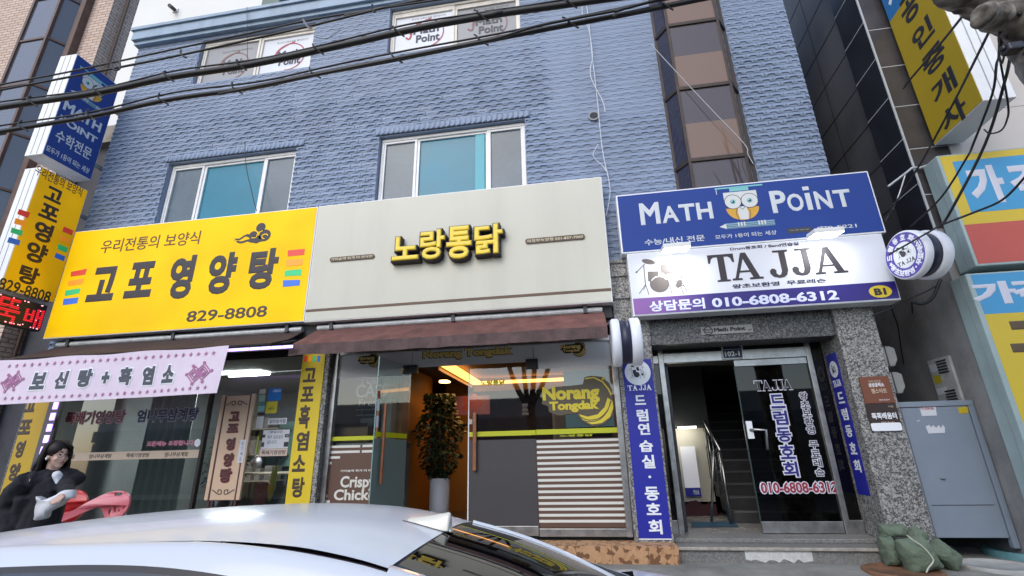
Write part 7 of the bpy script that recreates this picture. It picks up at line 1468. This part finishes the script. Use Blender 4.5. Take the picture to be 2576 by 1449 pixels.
hand(b, haR, Vector((.3, -.1, -.95)).normalized(), Vector((-.9, 0, -.3)).normalized(), fd); hand(b, haL, Vector((.35, -.75, -.15)).normalized(), Vector((.2, 0, 1)).normalized(), Vector((.9, .4, 0)).normalized())
hipR = pel - sd * .085; hipL = pel + sd * .085; z0g = gz(PY); kR = Vector((pel.x - .12, PY - .08, .62)); kL = Vector((pel.x + .18, PY + .06, .63)); fR = Vector((pel.x - .36, PY - .05, z0g + .09)); fL = Vector((pel.x + .27, PY + .08, z0g + .09))
for h_, k_, f_ in ((hipR, kR, fR), (hipL, kL, fL)): limb(b, [h_, h_.lerp(k_, .5), k_, k_.lerp(f_, .5), f_], [.085, .07, .05, .045, .034]); limb(b, [f_, f_ + fd * .1 - ZUP * .04, f_ + fd * .17 - ZUP * .06], [.036, .034, .02])
remesh(b.build('body', SKIN, per, True), .0075, 4)
# face details
fd, sd = HF, HSD
fc = MB()
for s in (-1, 1): egg(fc, loc(.076, s * .031, .002), .006, .014, .006, 10)
fc.build('eyes', mk('eye_dark', (.02, .015, .015), .25), per, True)
fc = MB()
for s in (-1, 1): limb(fc, [loc(.086, s * .014, .026), loc(.084, s * .034, .031), loc(.07, s * .052, .025)], [.003, .0042, .002], 6, 4)
fc.build('eyebrows', HAIR, per, True)
fc = MB(); limb(fc, [loc(.078, -.022, -.066), loc(.09, 0, -.064), loc(.078, .022, -.066)], [.003, .0065, .003], 8, 5); fc.build('lips', mk('lips', (.32, .10, .10), .4), per, True)
gl = MB()
for s in (-1, 1):
    c = loc(.095, s * .033, .0); gl.tube([c + sd * (.027 * math.cos(q)) + ZUP * (.022 * math.sin(q)) - fd * (.012 * abs(math.cos(q)) * (1 if math.cos(q) * s > 0 else 0)) for q in [i * math.pi / 10 for i in range(21)]], .0018, 6); gl.tube([loc(.085, s * .06, .004), loc(.04, s * .078, .004), loc(-.01, s * .08, -.002)], .0018, 6)
gl.tube([loc(.097, -.007, .004), loc(.099, 0, .006), loc(.097, .007, .004)], .0016, 6); gl.build('glasses', mk('glasses_frame', (.1, .06, .05), .3, .6), per, True)
ea = MB(); egg(ea, loc(-.002, -.088, -.03), .01, .008, .014, 10); ea.build('earbud', SIGNWHITE, per, True)
h_ = MB(); egg(h_, loc(-.028, 0, .045), .105, .092, .098)
rn = random.Random(31)
for k in range(64):
    a = math.radians(72 + 188 * k / 63); top = loc(-.02 + .075 * math.cos(a), .075 * math.sin(a), .105); mid = loc(-.025 + .108 * math.cos(a), .1 * math.sin(a), .0); ln = .12 if abs(math.cos(a)) > .75 and math.cos(a) > 0 else .2
    low = loc(-.03 + (.11 + rn.uniform(-.01, .025)) * math.cos(a), (.105 + rn.uniform(-.01, .025)) * math.sin(a), -.08 - rn.uniform(0, .02)); end = low + Vector((rn.uniform(-.025, .01), rn.uniform(-.02, .02), -.035 - rn.uniform(0, .045)))
    limb(h_, [loc(-.01, 0, .125), top, mid, low, end], [.016, .022, .02, .017, .008], 7, 4)
for s in (1,):
    for q in range(4): limb(h_, [loc(.03, 0, .128), loc(.075, s * (.03 + .008 * q), .085 - .004 * q), loc(.06 - .012 * q, s * .074, .02), loc(.03 - .012 * q, s * .088, -.07), loc(.0, s * .095, -.16)], [.014, .016, .015, .013, .007], 7, 4)
h_.build('hair', HAIR, per, True)
# clothes
fd = Vector((math.cos(TF), math.sin(TF), 0)); sd = Vector((-fd.y, fd.x, 0))
c = MB(); limb(c, [nb + ZUP * -.035, chest + ZUP * .06, chest, pel + ZUP * .14, pel + ZUP * -.06], [.088, .135, .142, .15, .155], 20); limb(c, [shR.lerp(elR, .35) + Vector((.06, 0, -.06)), pel + ZUP * .12 + Vector((-.14, -.03, 0)), pel + Vector((-.16, -.03, -.08))], [.07, .1, .11], 14); limb(c, [shR + ZUP * .006, nb + ZUP * -.065, shL + ZUP * .006], [.068, .098, .068])
limb(c, [shR, shR.lerp(elR, .5) + Vector((-.03, 0, .0)), elR + Vector((-.02, 0, 0)), elR.lerp(haR, .6), elR.lerp(haR, 1.06)], [.088, .092, .092, .085, .07], 16); limb(c, [shL, shL.lerp(elL, .5), elL, elL.lerp(haL, .55), elL.lerp(haL, .93)], [.074, .07, .066, .058, .048], 16)
for s in (-1, 1): limb(c, [nb - fd * .02 + sd * s * .07 + ZUP * .02, nb + fd * .08 + sd * s * .064 + ZUP * -.05, nb + fd * .15 + sd * s * .004 + ZUP * -.17], [.03, .033, .034], 10)
cg = remesh(c.build('cardigan', KNIT, per, True), .0115, 5); d = cg.modifiers.new('folds', 'DISPLACE'); tx = bpy.data.textures.new('folds', 'CLOUDS'); tx.noise_scale = .09; d.texture = tx; d.strength = .03; d.mid_level = .5
c = MB(); egg(c, nb + fd * .075 + ZUP * -.06, .055, .05, .075); egg(c, nb + fd * .115 + ZUP * -.12, .035, .028, .055); egg(c, chest + fd * .0 + ZUP * .02, .14, .13, .1)
limb(c, [pel + ZUP * .24, pel + ZUP * .13, pel + ZUP * .04], [.128, .128, .125], 22)
tp_ = remesh(c.build('white_top', TOP, per, True), .012, 4); d = tp_.modifiers.new('folds', 'DISPLACE'); d.texture = tx; d.strength = .025; d.mid_level = .5
c = MB(); limb(c, [pel + ZUP * .04, pel + ZUP * -.06], [.14, .15], 18)
for a, k_, f_ in ((hipR, kR, fR), (hipL, kL, fL)): limb(c, [a, a.lerp(k_, .5), k_, k_.lerp(f_, .6), f_], [.11, .1, .085, .08, .085], 16)
remesh(c.build('trousers', JEAN, per, True), .013, 4)
c = MB()
for f_ in (fR, fL): limb(c, [f_ + ZUP * .0 - fd * .03, f_ - ZUP * .03 + fd * .05, f_ - ZUP * .045 + fd * .14, f_ - ZUP * .055 + fd * .2], [.05, .05, .044, .028], 12)
remesh(c.build('shoes', SIGNWHITE, per, True), .01, 3)
jk = thing('folded_jacket', P(900, 1200, -.26), 'white folded jacket carried over the arm of the walking woman', 'jacket')
fj = FY(PY - .27); J = [fj.uv(mC(*p)) for p in ((600, 1130), (640, 1150), (720, 1195), (850, 1165), (1000, 1090), (1110, 1028), (1185, 1015), (1212, 1050), (1208, 1165), (1165, 1150), (1090, 1225), (990, 1300), (900, 1365), (800, 1440), (740, 1520), (610, 1540), (615, 1300))]
J2 = [(v[0], v[1]) for v in smooth([Vector((*p, 0)) for p in J] + [Vector((*J[0], 0))], 3)[:-1]]
g = MB(); uu = sum(p[0] for p in J) / len(J); lo_ = [min(p[k] for p in J) for k in (0, 1)]; hi_ = [max(p[k] for p in J) for k in (0, 1)]; GN = 34; idx = {}
def inside(x, y):
    r_ = False
    for i in range(len(J2)):
        (xa, ya), (xb, yb) = J2[i], J2[i - 1]
        if (ya > y) != (yb > y) and x < (xb - xa) * (y - ya) / (yb - ya) + xa: r_ = not r_
    return r_
def jd(u, v): return -.5 * (u - uu) ** 2 + .012 * math.sin(u * 38 + v * 26) + .007 * math.sin(u * 70 - v * 44)
n_ = len(J2); V = [fj.w(p[0], p[1], jd(*p) + .0) for p in J2] + [fj.w(p[0], p[1], jd(*p) - .05) for p in J2]
inn = [(J2[i][0] * .55 + (sum(p[0] for p in J2) / n_) * .45, J2[i][1] * .55 + (sum(p[1] for p in J2) / n_) * .45) for i in range(n_)]; V += [fj.w(p[0], p[1], jd(*p) + .018) for p in inn]; V.append(fj.w(sum(p[0] for p in J2) / n_, sum(p[1] for p in J2) / n_, .03))
g.add(V, [(i, 2 * n_ + i, 2 * n_ + (i + 1) % n_, (i + 1) % n_) for i in range(n_)] + [(2 * n_ + i, 3 * n_, 2 * n_ + (i + 1) % n_) for i in range(n_)] + [(i, (i + 1) % n_, n_ + (i + 1) % n_, n_ + i) for i in range(n_)] + [tuple(n_ + i for i in range(n_))])
g.build('cloth', TOP, jk, True)
# ================================================================== PLASTIC CHAIRS
def chair(Y, m, outer, holes, label, col, shift):
    f = FY(Y); U = [f.uv(m(*p)) for p in outer]; H_ = [[f.uv(m(*p)) for p in h] for h in holes]; u1 = max(u[0] for u in U); u0 = min(u[0] for u in U); z0_ = min(u[1] for u in U); t = thing('plastic_chair', ((u0 + u1) / 2, Y, gz(Y)), label, 'chair', 'plastic chairs before the left window')
    so2 = [tuple(v) for v in smooth([Vector((*p, 0)) for p in U] + [Vector((*U[0], 0))], 3)]; so2 = [(v[0], v[1]) for v in so2[:-1]]
    w = u1 - u0; MB().shape(f, [so2] + H_, -.012, .014, df=lambda x, y: .22 * max(0, (u1 - x) / w - .35) ** 1.3 - .05 * math.cos((x - u1 + w * .22) / w * 4)).build('backrest', col, t, True)
    cx, cz = u1 - w * .3, gz(Y) + .43; s_ = MB(); s_.poly(Fr((0, 0), (1, 0)), rrect(cx - .22, cz - .02, cx + .22, cz + .02, .018), 0, 0) if False else None
    MB().box(cx - .23, Y - .42, cz - .02, cx + .2, Y + .02, cz + .015).build('seat', col, t, bevel=.03, seg=4)
    for dx in (-.2, .17):
        for dy in (-.38, -.02): MB().tube([(cx + dx, Y + dy, cz), (cx + dx * 1.15, Y + dy * 1.05, gz(Y))], .022, 8, taper=[.026, .018]).build('leg', col, t, True)
    return t
PINK = mk('chair_pink', (.56, .14, .17), .35, noise=(3, .12), coat=.3); REDP = mk('chair_red', (.50, .018, .02), .3, noise=(3, .1), coat=.3)
chair(5.3, m41, [(650, 880), (720, 840), (810, 790), (900, 720), (1000, 650), (1090, 605), (1180, 597), (1255, 625), (1285, 690), (1265, 770), (1215, 830), (1170, 900), (1150, 1000), (1030, 1000), (1025, 860), (1010, 790), (985, 757), (940, 775), (870, 815), (790, 862), (680, 912)],
      [ell_ for ell_ in ([(1120, 645), (1125, 622), (1160, 612), (1198, 615), (1200, 635), (1165, 648)], [(1062, 800), (1085, 765), (1090, 780), (1072, 850), (1060, 850)], [(1115, 745), (1133, 745), (1138, 830), (1118, 835)], [(1155, 790), (1170, 778), (1178, 815), (1162, 815)], [(1205, 770), (1230, 742), (1240, 755), (1212, 785)])],
      'pink plastic chair with slotted rounded back and a sweeping arm', PINK, 0)
chair(5.42, m41, [(600, 900), (590, 640), (690, 583), (760, 583), (820, 625), (852, 700), (840, 780), (790, 835), (740, 870), (700, 900)], [[(690, 605), (750, 600), (735, 618), (695, 625)], [(785, 740), (810, 705), (820, 715), (800, 790), (785, 800)], [(740, 770), (760, 765), (755, 800), (735, 815)]], 'red plastic chair half hidden behind the walking woman', REDP, 0)
# ================================================================== ACROSS THE STREET (only mirrored in the glass)
ob = thing('office_building', (-4, -9, 0), 'pale low building across the street mirrored in the shop glass', 'building'); OW = mk('opposite_render', (.62, .62, .61), .8, noise=(.5, .15)); OWD = mk('opposite_glass', (.04, .05, .06), .2)
MB().box(-26, -16, -.04, 22, -9.5, 4.2).build('wall', OW, ob)
MB().box(-26, -9.49, .2, 22, -9.42, 2.7).build('shop_glass', mk('opposite_shop', (.2, .22, .23), .4, noise=(.35, .7)), ob); MB().box(-26, -9.5, 2.75, 22, -9.3, 3.3).build('sign_band', mk('opposite_band', (.3, .32, .36), .6, noise=(.3, .4)), ob)
tr = thing('street_tree', (-2.2, -4.2, 0), 'bare pruned tree across the road mirrored in the chicken shop glass', 'tree'); g = MB(); g.tube(smooth([(-2.2, -4.2, -.05), (-2.15, -4.2, 2), (-2.2, -4.2, 3.4)], 5), .16, 10); g.build('trunk', BARK, tr, True); g = MB()
for dx, dy, h in ((-.9, .1, 5.4), (-.3, -.2, 5.9), (.35, .1, 6.0), (.95, 0, 5.2)): g.tube(smooth([(-2.2, -4.2, 3.2), (-2.2 + dx * .5, -4.2 + dy, 4.0), (-2.2 + dx, -4.2 + dy * 2, h)], 4), .09, 8, taper=[.12, .115, .11, .1, .09, .085, .08, .075, .07])
g.build('crown', BARK, tr, True)
